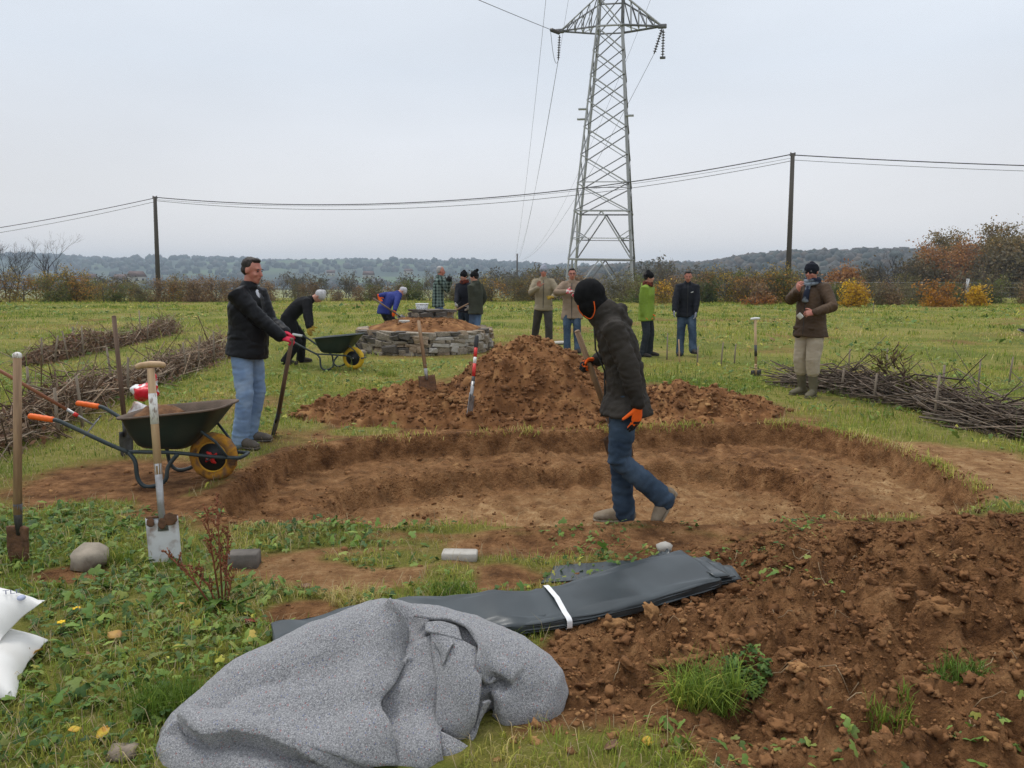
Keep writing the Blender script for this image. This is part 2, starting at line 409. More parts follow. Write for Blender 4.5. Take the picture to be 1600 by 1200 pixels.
def axis_lines(segs):
    o = []
    for a, b, s0, s1 in segs:
        t = a; n = 0
        while t < b - 1e-6:
            o.append(t); f_ = (t - a) / (b - a); t += s0 * (s1 / s0) ** f_
    o.append(segs[-1][1]); return np.array(o)
xp = axis_lines([(0, 3.2, .038, .038), (3.2, 9, .05, .35), (9, 80, .3, 5), (80, 2600, 8, 200)])
xl = np.concatenate([-xp[::-1][:-1], xp])
yl = axis_lines([(-60, -2, 8, 1), (-2, 1.4, .5, .04), (1.4, 2, .05, .03), (2, 5, .031, .031), (5, 8.4, .032, .036), (8.4, 14, .06, .2), (14, 52, .15, .8), (52, 600, 2, 25), (600, 2600, 40, 200)])
X, Y = np.meshgrid(xl, yl); X = X.ravel(); Y = Y.ravel(); nx = len(xl); ny = len(yl)
Z = H(X, Y); SM = soilmask(X, Y)
so_, si_ = pitd(X, Y)
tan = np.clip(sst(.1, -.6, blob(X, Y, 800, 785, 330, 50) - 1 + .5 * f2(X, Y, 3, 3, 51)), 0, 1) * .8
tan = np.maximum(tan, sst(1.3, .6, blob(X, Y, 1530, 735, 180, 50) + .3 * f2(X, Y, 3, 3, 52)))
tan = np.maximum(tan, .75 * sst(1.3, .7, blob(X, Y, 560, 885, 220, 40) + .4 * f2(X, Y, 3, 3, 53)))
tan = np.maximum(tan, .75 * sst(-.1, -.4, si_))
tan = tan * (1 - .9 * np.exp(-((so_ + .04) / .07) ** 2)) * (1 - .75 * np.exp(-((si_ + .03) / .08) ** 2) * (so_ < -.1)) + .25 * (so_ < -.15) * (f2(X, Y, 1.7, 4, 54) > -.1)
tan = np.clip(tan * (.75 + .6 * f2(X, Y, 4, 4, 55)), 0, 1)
i, j = np.meshgrid(np.arange(ny - 1), np.arange(nx - 1), indexing='ij'); i = i.ravel(); j = j.ravel()
Q = np.stack([i * nx + j, i * nx + j + 1, (i + 1) * nx + j + 1, (i + 1) * nx + j], 1)

gm = bpy.data.materials.new('ground'); gm.use_nodes = True; n = gm.node_tree.nodes; l = gm.node_tree.links; b = n['Principled BSDF']
b.inputs['Roughness'].default_value = .95; b.inputs['Specular IOR Level'].default_value = .12
tcn = n.new('ShaderNodeTexCoord')
def noise(sc, det=5, ro=.55):
    x = n.new('ShaderNodeTexNoise'); x.inputs['Scale'].default_value = sc; x.inputs['Detail'].default_value = det; x.inputs['Roughness'].default_value = ro
    l.new(tcn.outputs['Object'], x.inputs[0]); return x.outputs[0]
def ramp(src, *st):
    r = n.new('ShaderNodeValToRGB'); l.new(src, r.inputs[0]); e = r.color_ramp.elements
    e[0].position, e[0].color = st[0][0], (*st[0][1], 1); e[1].position, e[1].color = st[-1][0], (*st[-1][1], 1)
    for p_, c_ in st[1:-1]:
        q = r.color_ramp.elements.new(p_); q.color = (*c_, 1)
    return r.outputs[0]
def mix(f, a, b_, mode='MIX'):
    m = n.new('ShaderNodeMix'); m.data_type = 'RGBA'; m.blend_type = mode
    if isinstance(f, float): m.inputs[0].default_value = f
    else: l.new(f, m.inputs[0])
    l.new(a, m.inputs[6]); l.new(b_, m.inputs[7]); return m.outputs[2]
def att(nm):
    a = n.new('ShaderNodeAttribute'); a.attribute_name = nm; return a.outputs['Fac']
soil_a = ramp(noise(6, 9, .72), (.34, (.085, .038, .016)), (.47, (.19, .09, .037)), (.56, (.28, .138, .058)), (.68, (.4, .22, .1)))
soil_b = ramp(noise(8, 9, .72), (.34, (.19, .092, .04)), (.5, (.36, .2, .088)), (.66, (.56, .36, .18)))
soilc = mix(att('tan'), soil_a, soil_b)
gr = ramp(noise(.35, 8, .7), (.34, (.085, .12, .02)), (.46, (.16, .18, .032)), (.54, (.28, .25, .06)), (.66, (.38, .27, .11)))
gr = mix(.45, gr, ramp(noise(9, 6, .7), (.3, (.07, .095, .016)), (.5, (.17, .185, .034)), (.68, (.38, .31, .12))))
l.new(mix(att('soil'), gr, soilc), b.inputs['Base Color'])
bp = n.new('ShaderNodeBump'); bp.inputs['Strength'].default_value = 1.0; bp.inputs['Distance'].default_value = .03
vo = n.new('ShaderNodeTexVoronoi'); vo.inputs['Scale'].default_value = 42; vo.inputs['Detail'].default_value = 2; l.new(tcn.outputs['Object'], vo.inputs[0])
ha = n.new('ShaderNodeMath'); ha.operation = 'MULTIPLY_ADD'; ha.inputs[1].default_value = -.55; l.new(vo.outputs['Distance'], ha.inputs[0]); l.new(noise(34, 9, .75), ha.inputs[2])
l.new(ha.outputs[0], bp.inputs['Height']); l.new(bp.outputs[0], b.inputs['Normal'])
import bisect
ZG = Z.reshape(ny, nx); XL, YL = list(xl), list(yl)
def Hs(x, y):
    i = min(max(bisect.bisect_right(XL, x) - 1, 0), nx - 2); j = min(max(bisect.bisect_right(YL, y) - 1, 0), ny - 2)
    a = (x - XL[i]) / (XL[i + 1] - XL[i]); b_ = (y - YL[j]) / (YL[j + 1] - YL[j])
    return float((ZG[j, i] * (1 - a) + ZG[j, i + 1] * a) * (1 - b_) + (ZG[j + 1, i] * (1 - a) + ZG[j + 1, i + 1] * a) * b_)
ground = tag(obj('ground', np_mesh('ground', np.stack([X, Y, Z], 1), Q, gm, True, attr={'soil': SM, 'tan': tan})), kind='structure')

# mound of dug earth: a heap of its own standing on the ground
mx_ = np.arange(-3.2, 4.0, .022); my_ = np.arange(7.5, 11.2, .022); X, Y = np.meshgrid(mx_, my_); sh = X.shape; X = X.ravel(); Y = Y.ravel()
hm = mound(X, Y); Z = H(X, Y) + hm - .03 * (hm < .03)
i, j = np.meshgrid(np.arange(sh[0] - 1), np.arange(sh[1] - 1), indexing='ij'); i = i.ravel(); j = j.ravel(); mxn = sh[1]
Q = np.stack([i * mxn + j, i * mxn + j + 1, (i + 1) * mxn + j + 1, (i + 1) * mxn + j], 1)
keep = (hm[Q] > .012).any(axis=1); Q = Q[keep]; used = np.unique(Q); re = np.zeros(len(X), int); re[used] = np.arange(len(used)); Q = re[Q]
mm = mat('heap_earth', (.1, .044, .018), (.38, .205, .085), .95, 4.5, c3=(.2, .092, .037), bump=.9, bsc=45, detail=9, lo=.3, hi=.75, spec=.12)
heap = tag(obj('soil_mound', np_mesh('soil_mound', np.stack([X, Y, Z], 1)[used], Q, mm, True)), 'tall mound of crumbly brown dug earth behind the pit', 'soil mound')

# ground under the felt, the liner and the sacks stays bare of scattered things
COVER = [gpoly([(245, 1260), (250, 1150), (292, 1095), (400, 1030), (560, 985), (700, 985), (850, 1020), (890, 1075), (862, 1118), (790, 1146), (715, 1190), (700, 1260)]), gpoly([(405, 1010), (640, 965), (900, 920), (1060, 890), (1135, 925), (880, 985), (640, 1000), (430, 1020)]), gpoly([(-400, 1100), (12, 1082), (56, 1005), (40, 950), (-400, 930)])]
def covered(x, y):
    r = np.zeros(len(x), bool)
    for c in COVER: r |= poly_sd(x, y, c) < .0
    return r
# ------------------------------------------------------------------ clods
def ico(sub):
    bm = bmesh.new(); bmesh.ops.create_icosphere(bm, subdivisions=sub, radius=1); bm.verts.ensure_lookup_table()
    v = np.array([x.co[:] for x in bm.verts]); f = np.array([[q.index for q in t.verts] for t in bm.faces]); bm.free(); return v, f
def clod_proto(sub, seed):
    v, f = ico(sub); v = v * (1 + .75 * fbm(v * 1.5 + seed * 9, 2, seed) + .42 * vnoise(v * 3.6, seed + 5))[:, None]
    v = v * np.array([1.15, .62 + .4 * ((seed * 37) % 10) / 10, .5 + .25 * ((seed * 53) % 10) / 10]); return v, f
PR2 = [clod_proto(3, s + 50) for s in range(6)]
for q_, (v_, f_) in enumerate(PR2): PR2[q_] = (v_ * (1 + .2 * fbm(v_ * 6, 3, q_ + 80))[:, None], f_)
PR1 = [clod_proto(2, s) for s in range(8)]; PR0 = [clod_proto(1, s + 20) for s in range(8)]
def scatter_clods(name, x, y, z, r, cols, protos, sink=.25):
    Vs, Fs, Cs = [], [], []; base = 0; k = rng.integers(0, len(protos), len(x))
    for q, (pv, pf) in enumerate(protos):
        s = np.where(k == q)[0]
        if not len(s): continue
        a = rng.uniform(0, 6.283, len(s)); ca, sa = np.cos(a), np.sin(a); tl = rng.normal(0, .35, len(s))
        v = pv[None] * r[s][:, None, None]
        vz = v[:, :, 2] * np.cos(tl)[:, None] + v[:, :, 0] * np.sin(tl)[:, None]; vx = v[:, :, 0] * np.cos(tl)[:, None] - v[:, :, 2] * np.sin(tl)[:, None]
        xx = vx * ca[:, None] - v[:, :, 1] * sa[:, None]; yy = vx * sa[:, None] + v[:, :, 1] * ca[:, None]
        vv = np.stack([xx + x[s][:, None], yy + y[s][:, None], vz + (z[s] + r[s] * (.55 - sink * 1.6))[:, None]], 2)
        nv = len(pv); Vs.append(vv.reshape(-1, 3)); Cs.append(np.repeat(cols[s], nv, 0))
        Fs.append((pf[None] + base + (np.arange(len(s)) * nv)[:, None, None]).reshape(-1, 3)); base += nv * len(s)
    me = np_mesh(name, np.concatenate(Vs), np.concatenate(Fs), M['clod'], False, np.concatenate(Cs))
    return tag(obj(name, me), kind='stuff')
def soilcols(n_, t):
    """t 0 dark red brown .. 1 tan"""
    a = np.array([.125, .056, .024]); b_ = np.array([.23, .112, .047]); c = np.array([.41, .24, .1]); t = np.clip(t + rng.normal(0, .10, n_), 0, 1)[:, None]
    return np.where(t < .5, a + (b_ - a) * t * 2, b_ + (c - b_) * (t - .5) * 2) * rng.uniform(.8, 1.2, (n_, 1))
# ploughed-up spoil at right front
n_ = 36000; x = rng.uniform(-.4, 4.4, n_); y = rng.uniform(1.9, 5.2, n_); s = spoil(x, y); k = (s < rng.normal(-.02, .08, n_)) & (np.abs(x) < y * .85 + .3) & ~covered(x, y); x, y = x[k], y[k]
n_ = len(x); r = np.clip(.0056 * np.exp(rng.normal(0, .62, n_)), .003, .03)
t = .43 + .65 * f2(x, y, 2.6, 3, 61) - .12 * sst(1.4, 2.4, x) + .18 * sst(1.2, .5, x)
big = r > .0125
scatter_clods('loose_earth', x[~big], y[~big], H(x[~big], y[~big]), r[~big], soilcols((~big).sum(), t[~big]), PR0)
kb = np.where(big)[0]
n2 = 260; x2 = rng.uniform(.1, 4, n2); y2 = rng.uniform(2.1, 4.9, n2); k2 = (spoil(x2, y2) < -.06) & ~covered(x2, y2); x2, y2 = x2[k2], y2[k2]; r2 = np.clip(.026 * np.exp(rng.normal(0, .35, len(x2))), .016, .042)
xb, yb, rb = x[kb], y[kb], r[kb]
tb = .36 + .5 * f2(xb, yb, 2.6, 3, 61) - .12 * sst(1.4, 2.4, xb) + .18 * sst(1.2, .5, xb)
scatter_clods('earth_clods', xb, yb, H(xb, yb), rb, soilcols(len(xb), tb), PR1)
scatter_clods('big_clods', x2, y2, H(x2, y2), r2, soilcols(len(x2), .42 + .35 * f2(x2, y2, 1.6, 3, 61) - .15 * sst(1.4, 2.4, x2)), PR2, .34)
# crumbs on the mound
n_ = 21000; x = rng.uniform(-3.2, 3.9, n_); y = rng.uniform(7.4, 10.6, n_); h = mound(x, y); k = h > rng.uniform(0, .14, n_); x, y, h = x[k], y[k], h[k]; n_ = len(x)
r = np.clip(.011 * np.exp(rng.normal(0, .6, n_)), .005, .055); t = .27 + .5 * f2(x, y, 1.8, 3, 71) + .12 * sst(.2, .5, h) * (y < 9.3)
scatter_clods('mound_clods', x, y, H(x, y) + h, r, soilcols(n_, t), PR0)
# scattered crumbs on bare earth round the pit
n_ = 44000; x = rng.uniform(-4.4, 5.2, n_); y = rng.uniform(3.3, 8.6, n_); so, si = pitd(x, y); sm = soilmask(x, y)
edge = np.exp(-(np.minimum(np.abs(so), np.abs(si)) / .16) ** 2); cl_ = f2(x, y, 1.3, 3, 75)
k = (sm > .5) & (mound(x, y) < .02) & (spoil(x, y) > .05) & (rng.uniform(0, 1, n_) < .10 + .65 * edge * (cl_ > -.2) + .35 * (cl_ > .25)); x, y, so = x[k], y[k], so[k]; n_ = len(x)
r = np.clip(.0062 * np.exp(rng.normal(0, .6, n_)), .003, .03); scatter_clods('earth_crumbs', x, y, H(x, y), r, soilcols(n_, .42 + .45 * f2(x, y, 2, 3, 76)), PR0)
# ------------------------------------------------------------------ hills across the valley
def hill(name, Y0, Yr, Y1, us, vs_, seed, matl):
    """ridge line through the given picture points at distance Yr, rising from the valley floor at Y0"""
    uu = np.arange(us[0], us[-1], 12.0); tt = np.linspace(0, 1, 34); V = []
    vz = np.interp(uu, us, vs_); floor = -15.0
    for k, t in enumerate(tt):
        Yd = Y0 + (Y1 - Y0) * t
        xr = (uu - 800) / F * Yr; xx = xr * (.75 + .25 * Yd / Yr)
        zr = CZ + Yr * (428 - vz) / F
        pr = sst(0, 1, np.full_like(uu, np.clip((Yd - Y0) / (Yr - Y0), 0, 1))) if Yd < Yr else 1 - .5 * sst(0, 1, np.full_like(uu, (Yd - Yr) / (Y1 - Yr)))
        z = floor + (zr - floor) * pr + 2.5 * f2(xx, np.full_like(xx, Yd), .006, 3, seed) * sst(Y0, Yr, np.full_like(uu, Yd)) * (Yd < Yr * .97)
        V.append(np.stack([xx, np.full_like(xx, Yd), z], 1))
    V = np.array(V); m, n_, _ = V.shape; i, j = np.meshgrid(np.arange(m - 1), np.arange(n_ - 1), indexing='ij'); i = i.ravel(); j = j.ravel()
    Q = np.stack([i * n_ + j, i * n_ + j + 1, (i + 1) * n_ + j + 1, (i + 1) * n_ + j], 1)
    o = tag(obj(name, np_mesh(name, V.reshape(-1, 3), Q, matl, True)), kind='structure'); return V
hm1 = mat('far_slope', (.03, .05, .03), (.075, .115, .04), 1, .006, c3=(.045, .055, .035), lo=.42, hi=.6, detail=3, stretch=(.5, 1, 1))
uA = [-900, -600, -200, 0, 60, 110, 150, 180, 205, 226, 245, 262, 300, 330, 380, 430, 500, 560, 606, 640, 700, 760, 850, 950, 1100, 1400, 1800, 2500]
vA = [404, 401, 400.5, 401, 401, 403, 404.5, 406.5, 407.5, 411.5, 408, 405.5, 405, 404.5, 407, 408.5, 406, 407, 409, 407.5, 410, 411, 417, 419, 414, 408, 404, 404]
HA = hill('far_hills', 900, 1900, 2500, uA, vA, 3, hm1)
hm2 = mat('wooded_slope', (.035, .04, .025), (.08, .07, .045), 1, .012, lo=.42, hi=.6, detail=3)
uB = [820, 900, 960, 1020, 1060, 1090, 1120, 1150, 1180, 1230, 1300, 1360, 1420, 1500, 1700, 2600]
vB = [436, 428, 424, 420, 422, 421, 416, 411, 406, 404, 402, 401, 400, 398, 394, 392]
HB = hill('near_hills', 300, 760, 1050, uB, vB, 8, hm2)

def crowns(name, Vg, n_, rad, seed, cols, thr, ridge=None, hscale=1.2):
    rg = np.random.default_rng(seed); m, q, _ = Vg.shape
    a = rg.uniform(0, m - 1.001, n_); b_ = rg.uniform(0, q - 1.001, n_)
    if ridge is not None:
        kk = rg.uniform(0, 1, n_) < .3; a[kk] = rg.normal(ridge, .7, kk.sum()).clip(0, m - 1.01)
    ia, ib = a.astype(int), b_.astype(int); fa, fb = (a - ia)[:, None], (b_ - ib)[:, None]
    p = (Vg[ia, ib] * (1 - fa) + Vg[ia + 1, ib] * fa) * (1 - fb) + (Vg[ia, ib + 1] * (1 - fa) + Vg[ia + 1, ib + 1] * fa) * fb
    w_ = f2(p[:, 0], p[:, 1], .0042, 3, seed); u = 800 + F * p[:, 0] / p[:, 1]
    k = ((w_ > thr) | (kk if ridge is not None else False)) & (u > -350) & (u < 1950); p, w_ = p[k], w_[k]; n_ = len(p)
    pv, pf = ico(1); r = rg.uniform(.6, 1.35, n_) * rad
    tlt = rg.uniform(0, 6.28, n_); ct_, st_ = np.cos(tlt)[:, None], np.sin(tlt)[:, None]; q1 = np.stack([np.broadcast_to(pv[None, :, 0], (n_, len(pv))), pv[None, :, 1] * ct_ - pv[None, :, 2] * st_, pv[None, :, 1] * st_ + pv[None, :, 2] * ct_], 2); v = np.stack([q1[:, :, 0] * st_ - q1[:, :, 2] * ct_, q1[:, :, 1], q1[:, :, 0] * ct_ + q1[:, :, 2] * st_], 2) * (1 + .15 * rg.normal(0, 1, (n_, len(pv), 1)).clip(-1, 1)) * r[:, None, None]; v[:, :, 2] *= hscale * .85
    v[:, :, :] += p[:, None, :]; v[:, :, 2] += r[:, None] * .5
    cs = np.array(cols)[rg.integers(0, len(cols), n_)] * rg.uniform(.7, 1.3, (n_, 1))
    F_ = (pf[None] + (np.arange(n_) * len(pv))[:, None, None]).reshape(-1, 3)
    me = np_mesh(name, v.reshape(-1, 3), F_, M['leaf'], False, np.repeat(cs, len(pv), 0)); return tag(obj(name, me), kind='stuff')
crowns('far_woodland', HA, 15000, 6.0, 4, [(.03, .04, .025), (.045, .045, .03), (.06, .05, .035), (.03, .045, .02)], -.12, 24)
crowns('hill_woodland', HB, 9000, 4.2, 5, [(.04, .045, .03), (.06, .055, .038), (.075, .06, .04), (.095, .065, .035), (.035, .045, .028)], -.4, 21)

# ------------------------------------------------------------------ woody plants
def tree_geo(seed, height, spread, levels=4, nleaf=2000, lsz=.12, r0=None, up_=.35, first=.3, leafR=.45, bend=.25, kids=(3, 5), low=0):
    """tapered trunk with limbs, and leaf faces round the outer twigs"""
    rg = np.random.default_rng(seed); wood = MB(); tips = []
    r0 = r0 or height * .022
    def grow(p, d, ln, r, lev):
        n_ = 3 if lev == 0 else 2; pts = [p]; q = p; dd = d
        for i in range(n_ + 1):
            dd = (dd + Vector(rg.normal(0, bend * .5, 3)) + Vector((0, 0, up_ * .2))).normalized(); q = q + dd * (ln / (n_ + 1)); pts.append(q)
        rad = [max(r * (1 - .55 * i / (len(pts) - 1)), .004) for i in range(len(pts))]
        wood.tube(pts, rad, 6 if lev < 1 else 4 if lev < 2 else 3)
        if lev >= levels - 2:
            for q_ in pts[1:]: tips.append(q_)
        if lev >= levels - 1: return
        k = int(rg.integers(kids[0], kids[1] + 1)) + (2 if lev == 0 else 0)
        for c in range(k):
            t = first + (1 - first) * (c + rg.uniform(0, 1)) / k if lev == 0 else rg.uniform(.3, 1)
            f_ = t * (len(pts) - 1); i0 = min(int(f_), len(pts) - 2); b_ = pts[i0].lerp(pts[i0 + 1], f_ - i0)
            az = rg.uniform(0, 6.283); o = Vector((math.cos(az), math.sin(az), 0)); o = (o - dd * o.dot(dd)).normalized()
            nd = (dd * rg.uniform(.35, .9) + o * spread * rg.uniform(.6, 1.1) + Vector((0, 0, up_ * .3))).normalized()
            grow(b_, nd, ln * rg.uniform(.5, .72), r * (1 - .5 * t) * .62, lev + 1)
    grow(Vector((0, 0, -.15)), Vector((0, 0, 1)), height * .58, r0, 0)
    T = np.array([t[:] for t in tips]) if tips else np.zeros((1, 3))
    z0 = max(v[2] for v in wood.v); sc = height / z0; wood.v = [(x * sc, y * sc, z * sc) for x, y, z in wood.v]; T = T * sc
    n_ = nleaf
    if n_:
        c = T[rg.integers(0, len(T), n_)] + rg.normal(0, leafR, (n_, 3)) * np.array([1, 1, .8])
        if low: k_ = rg.uniform(0, 1, n_) < low; c[k_, 2] *= rg.uniform(.02, .7, k_.sum())
        a = rg.normal(0, 1, (n_, 3)); a /= np.linalg.norm(a, axis=1, keepdims=True); b_ = rg.normal(0, 1, (n_, 3)); b_ = np.cross(a, b_); b_ /= np.linalg.norm(b_, axis=1, keepdims=True)
        s = lsz * rg.uniform(.5, 1.2, (n_, 1))
        V = np.stack([c - a * s, c + b_ * s * .5, c + a * s, c - b_ * s * .5], 1).reshape(-1, 3); V[:, 2] = np.maximum(V[:, 2], .02); LF = np.arange(n_ * 4).reshape(-1, 4)
        return wood, V, LF, c
    return wood, None, None, None
def lcol(c, cols, rg, nz=1.1):
    n_ = len(c); w_ = .5 + .9 * fbm(c * nz, 3, 5) + rg.normal(0, .13, n_); k = np.clip(w_ * len(cols), 0, len(cols) - 1).astype(int)
    return np.repeat(np.array(cols)[k] * rg.uniform(.7, 1.25, (n_, 1)), 4, 0)
def woody(name, label, cat, seed, height, spread, cols, loc, group=None, nleaf=2000, lsz=.12, twig=(.12, .095, .075), stemname='trunk', leafname='crown', **kw):
    t = thing(name, label, cat, loc, random.uniform(0, 6.28), group); rg = np.random.default_rng(seed + 99)
    wd, V, LF, c = tree_geo(seed, height, spread, nleaf=nleaf, lsz=lsz, **kw)
    va = np.array(wd.v); me = np_mesh(stemname, va, wd.f, M['twig'], True, np.tile(np.array(twig), (len(va), 1)) * rg.uniform(.9, 1.1, (len(va), 1))); obj(stemname, me, t)
    if nleaf: obj(leafname, np_mesh(leafname, V, LF, M['leaf'], False, lcol(c, cols, rg)), t)
    return t
def gl(u, Y): return Vector(((u - 800) / F * Y, Y, Hs((u - 800) / F * Y, Y)))

BR = [(.26, .16, .085), (.34, .21, .1), (.2, .125, .075), (.28, .2, .09)]
GRN = [(.08, .12, .028), (.14, .17, .04), (.19, .195, .055)]
OLV = [(.17, .17, .055), (.24, .2, .08), (.14, .125, .06)]
YEL = [(.56, .33, .02), (.68, .43, .03), (.46, .26, .03)]
YOL = [(.3, .22, .04), (.45, .3, .045), (.2, .16, .045), (.44, .22, .045)]
ORG = [(.36, .15, .04), (.46, .2, .045), (.27, .12, .045)]
RUST = [(.34, .15, .045), (.42, .2, .055), (.27, .12, .05)]
OAK = [(.2, .15, .055), (.26, .185, .06), (.16, .125, .05), (.33, .2, .06)]
G_H = 'bushes in the hedge row along the far edge of the field'
sh = dict(low=.4, stemname='stem', leafname='foliage', levels=4, first=.05, up_=.2, leafR=.16, r0=.03, kids=(4, 6))
protos = {}
def shrub_proto(key, seed, h, spread, cols, label, nleaf, lsz=.055, **kw):
    q = dict(sh); q.update(kw)
    protos[key] = [woody('hedge_bush', label, 'bush', seed, h, spread, cols, (0, 0, 0), G_H, nleaf, lsz, **q), 0, label]
shrub_proto('bramble', 1, 1.5, 1.3, BR, 'russet brown bramble bush in the hedge row along the far field edge', 1900)
shrub_proto('bramble2', 2, 1.3, 1.5, BR + [(.14, .09, .045)], 'russet brown bramble bush in the hedge row along the far field edge', 1900)
shrub_proto('olive', 3, 1.7, 1.1, OLV, 'olive green thinning bush in the hedge row along the far field edge', 1700)
shrub_proto('green', 4, 1.5, 1.2, GRN, 'dark green leafy bush in the hedge row along the far field edge', 2200)
shrub_proto('yellowish', 5, 1.8, 1.1, YOL, 'bush with patchy yellow leaves in the hedge row at far field edge', 1700)
shrub_proto('bare', 6, 2.3, .6, OLV, 'tall leafless twiggy bush in the hedge row along the far field edge', 160, up_=.5)
def put(key, u, Y, sc, label=None, group=G_H):
    p = protos[key]; loc = gl(u, Y)
    if p[1] == 0:
        o = p[0]; o.location = loc; o.scale = (sc,) * 3; p[1] = 1
        if label: o['label'] = label
    else: o = copy_tree(p[0], loc, random.uniform(0, 6.28), sc, label or p[2], group)
    o['_k'] = key
    return o
# left bank of the hedge, u from -60 to 420
for u, k, s in [(-70, 'bramble', 1.2), (-35, 'bare', 1.1), (-8, 'bramble', 1.35), (18, 'bare', .9), (40, 'yellowish', 1.05), (62, 'yellowish', .95), (85, 'green', 1.0), (98, 'yellowish', 1.1), (118, 'yellowish', 1.15), (128, 'green', .85), (148, 'green', .9), (166, 'yellowish', .75), (180, 'bare', .7), (190, 'green', .75), (205, 'yellowish', .7), (222, 'green', .7), (238, 'olive', .75), (258, 'bramble', .95), (272, 'yellowish', .8), (288, 'olive', .95), (305, 'bramble', .95), (322, 'bramble2', 1.1), (340, 'bramble', .95), (362, 'bramble2', .95), (385, 'bramble', .9), (408, 'bramble2', .9)]:
    put(k, u, 45 + random.uniform(-1, 1.5), s)
for u in range(430, 690, 17): put(random.choice(['bramble', 'bramble2', 'olive', 'bramble', 'green', 'bare']), u + random.uniform(-6, 6), 46 + random.uniform(-1, 1), random.uniform(.62, .86))
for u in range(692, 830, 15): put(random.choice(['olive', 'yellowish', 'olive', 'bramble', 'bare']), u + random.uniform(-6, 6), 46 + random.uniform(-1.5, 1), random.uniform(.65, .9))
for u in range(832, 1010, 15): put(random.choice(['bramble', 'olive', 'bare', 'bramble2', 'olive']), u + random.uniform(-6, 6), 47 + random.uniform(-2, 1), random.uniform(.75, 1.15))
for u in range(1008, 1240, 14): put(random.choice(['olive', 'green', 'bare', 'olive', 'bramble', 'yellowish']), u + random.uniform(-6, 6), 45 + random.uniform(-2, 1), random.uniform(.85, 1.25))
for u in range(1245, 1720, 17): put(random.choice(['olive', 'green', 'olive', 'bramble', 'bramble2', 'bare']), u + random.uniform(-6, 6), 42 + random.uniform(-1, 2), random.uniform(.65, .98))
# coloured bushes one can single out
def bush(label, u, v0, v1, Y, cols, seed, spread=.8, nleaf=1500, lsz=.075, **kw):
    h = CZ + Y * (428 - v0) / F - gl(u, Y).z; q = dict(sh); q.update(kw)
    return woody('bush', label, 'bush', seed, h, spread, cols, gl(u, Y), None, nleaf, lsz, **q)
bush('bright yellow bush just right of the man in the brown coat', 1327, 440, 488, 38, YEL, 41, .8, 2000)
bush('golden orange bush left of the white fence post', 1456, 437, 478, 38.6, [(.5, .24, .02), (.42, .19, .025), (.34, .15, .03)], 42, .8, 1300)
bush('narrow bright yellow bush right of the white fence post', 1524, 445, 490, 38, YEL, 43, .55, 1500)
bush('low orange yellow bush in front of the golden bush', 1480, 464, 488, 38, [(.4, .19, .03), (.3, .15, .03)], 44, 1.1, 600)
bush('russet and orange bush left of the tall right utility pole', 1187, 440, 480, 41.5, ORG + BR, 45, .8, 900)
bush('low orange bush at the hedge foot below the russet bush', 1172, 464, 482, 41, ORG, 46, 1.3, 500)
bush('yellow green bush beside the tall right utility pole', 1212, 444, 480, 43.6, YOL, 47, .7, 1000)
bush('green upright bush right of the man in the black jacket', 1112, 436, 484, 43, [(.06, .085, .025), (.09, .11, .035)], 48, .5, 1000, up_=.6)
bush('yellow flecked bush behind the person in lime green', 1032, 438, 484, 41.5, YOL + YEL, 49, .7, 800)
bush('orange tinged bush in the left hedge under the bare tree', 128, 432, 474, 46, ORG + YOL, 50, .7, 1300)

# trees
woody('bare_tree', 'bare dark twiggy tree rising above the left hedge', 'tree', 11, 5.0, .5, BR, gl(78, 57), None, 0, up_=.5, levels=5, r0=.1, kids=(3, 5), twig=(.05, .042, .042))
for u, h, s in ((12, 2.6, 21), (28, 2.5, 22), (-30, 3.0, 23)):
    woody('bare_tree', 'dark leafless thicket tree at the left end of the hedge', 'tree', s, h + 1.3, .6, BR, gl(u, 52), 'leafless trees at the left end of the hedge', 0, up_=.5, levels=5, r0=.05, kids=(3, 5), twig=(.05, .042, .04))
def tall(label, u, v0, Y, cols, seed, spread, nleaf, lsz, group=None, **kw):
    b_ = gl(u, Y); h = CZ + Y * (428 - v0) / F - b_.z
    return woody('tree', label, 'tree', seed, h, spread, cols, b_, group, nleaf, lsz, **kw)
tk = dict(levels=5, first=.28, leafR=.5, kids=(4, 5))
tall('large brown leaved oak with a broad crown, tallest on the right', 1546, 350, 100, OAK, 61, .95, 9000, .18, **tk)
tall('olive brown oak left of the tallest oak', 1503, 358, 108, OAK, 62, .9, 7000, .18, **tk)
tall('rust orange tree with a broad crown left of the oaks', 1449, 373, 98, RUST, 63, .9, 4500, .18, **tk)
tall('olive brown tree at the right edge of the photo', 1600, 362, 96, OAK, 64, .95, 9000, .2, **tk)
tall('tall bare grey tree behind the oaks at the right edge', 1592, 343, 112, OAK, 65, .5, 0, .2, twig=(.13, .12, .11), levels=5, first=.4, kids=(3, 5))
tall('rounded rust brown tree above the yellow bush', 1322, 416, 80, RUST, 66, 1.0, 3000, .18, levels=5, first=.15, leafR=.4, kids=(3, 5))
for u, v, s in ((1378, 390, 67), (1392, 387, 68), (1406, 389, 69)):
    tall('dark bare tree in the row between the rust brown and rust orange trees', u, v, 92, OAK, s, .55, 0, .2, 'dark bare trees on the right', twig=(.045, .038, .034), levels=5, first=.3, kids=(3, 5))
for u, v, s in ((1640, 352, 70), (1690, 345, 71), (1750, 350, 72)): tall('olive brown oak standing beyond the right edge', u, v, 100, OAK, s, .85, 3000, .32, 'oaks beyond the right edge', **tk)
DK = [(.13, .105, .05), (.16, .12, .055), (.11, .09, .05), (.19, .125, .06)]
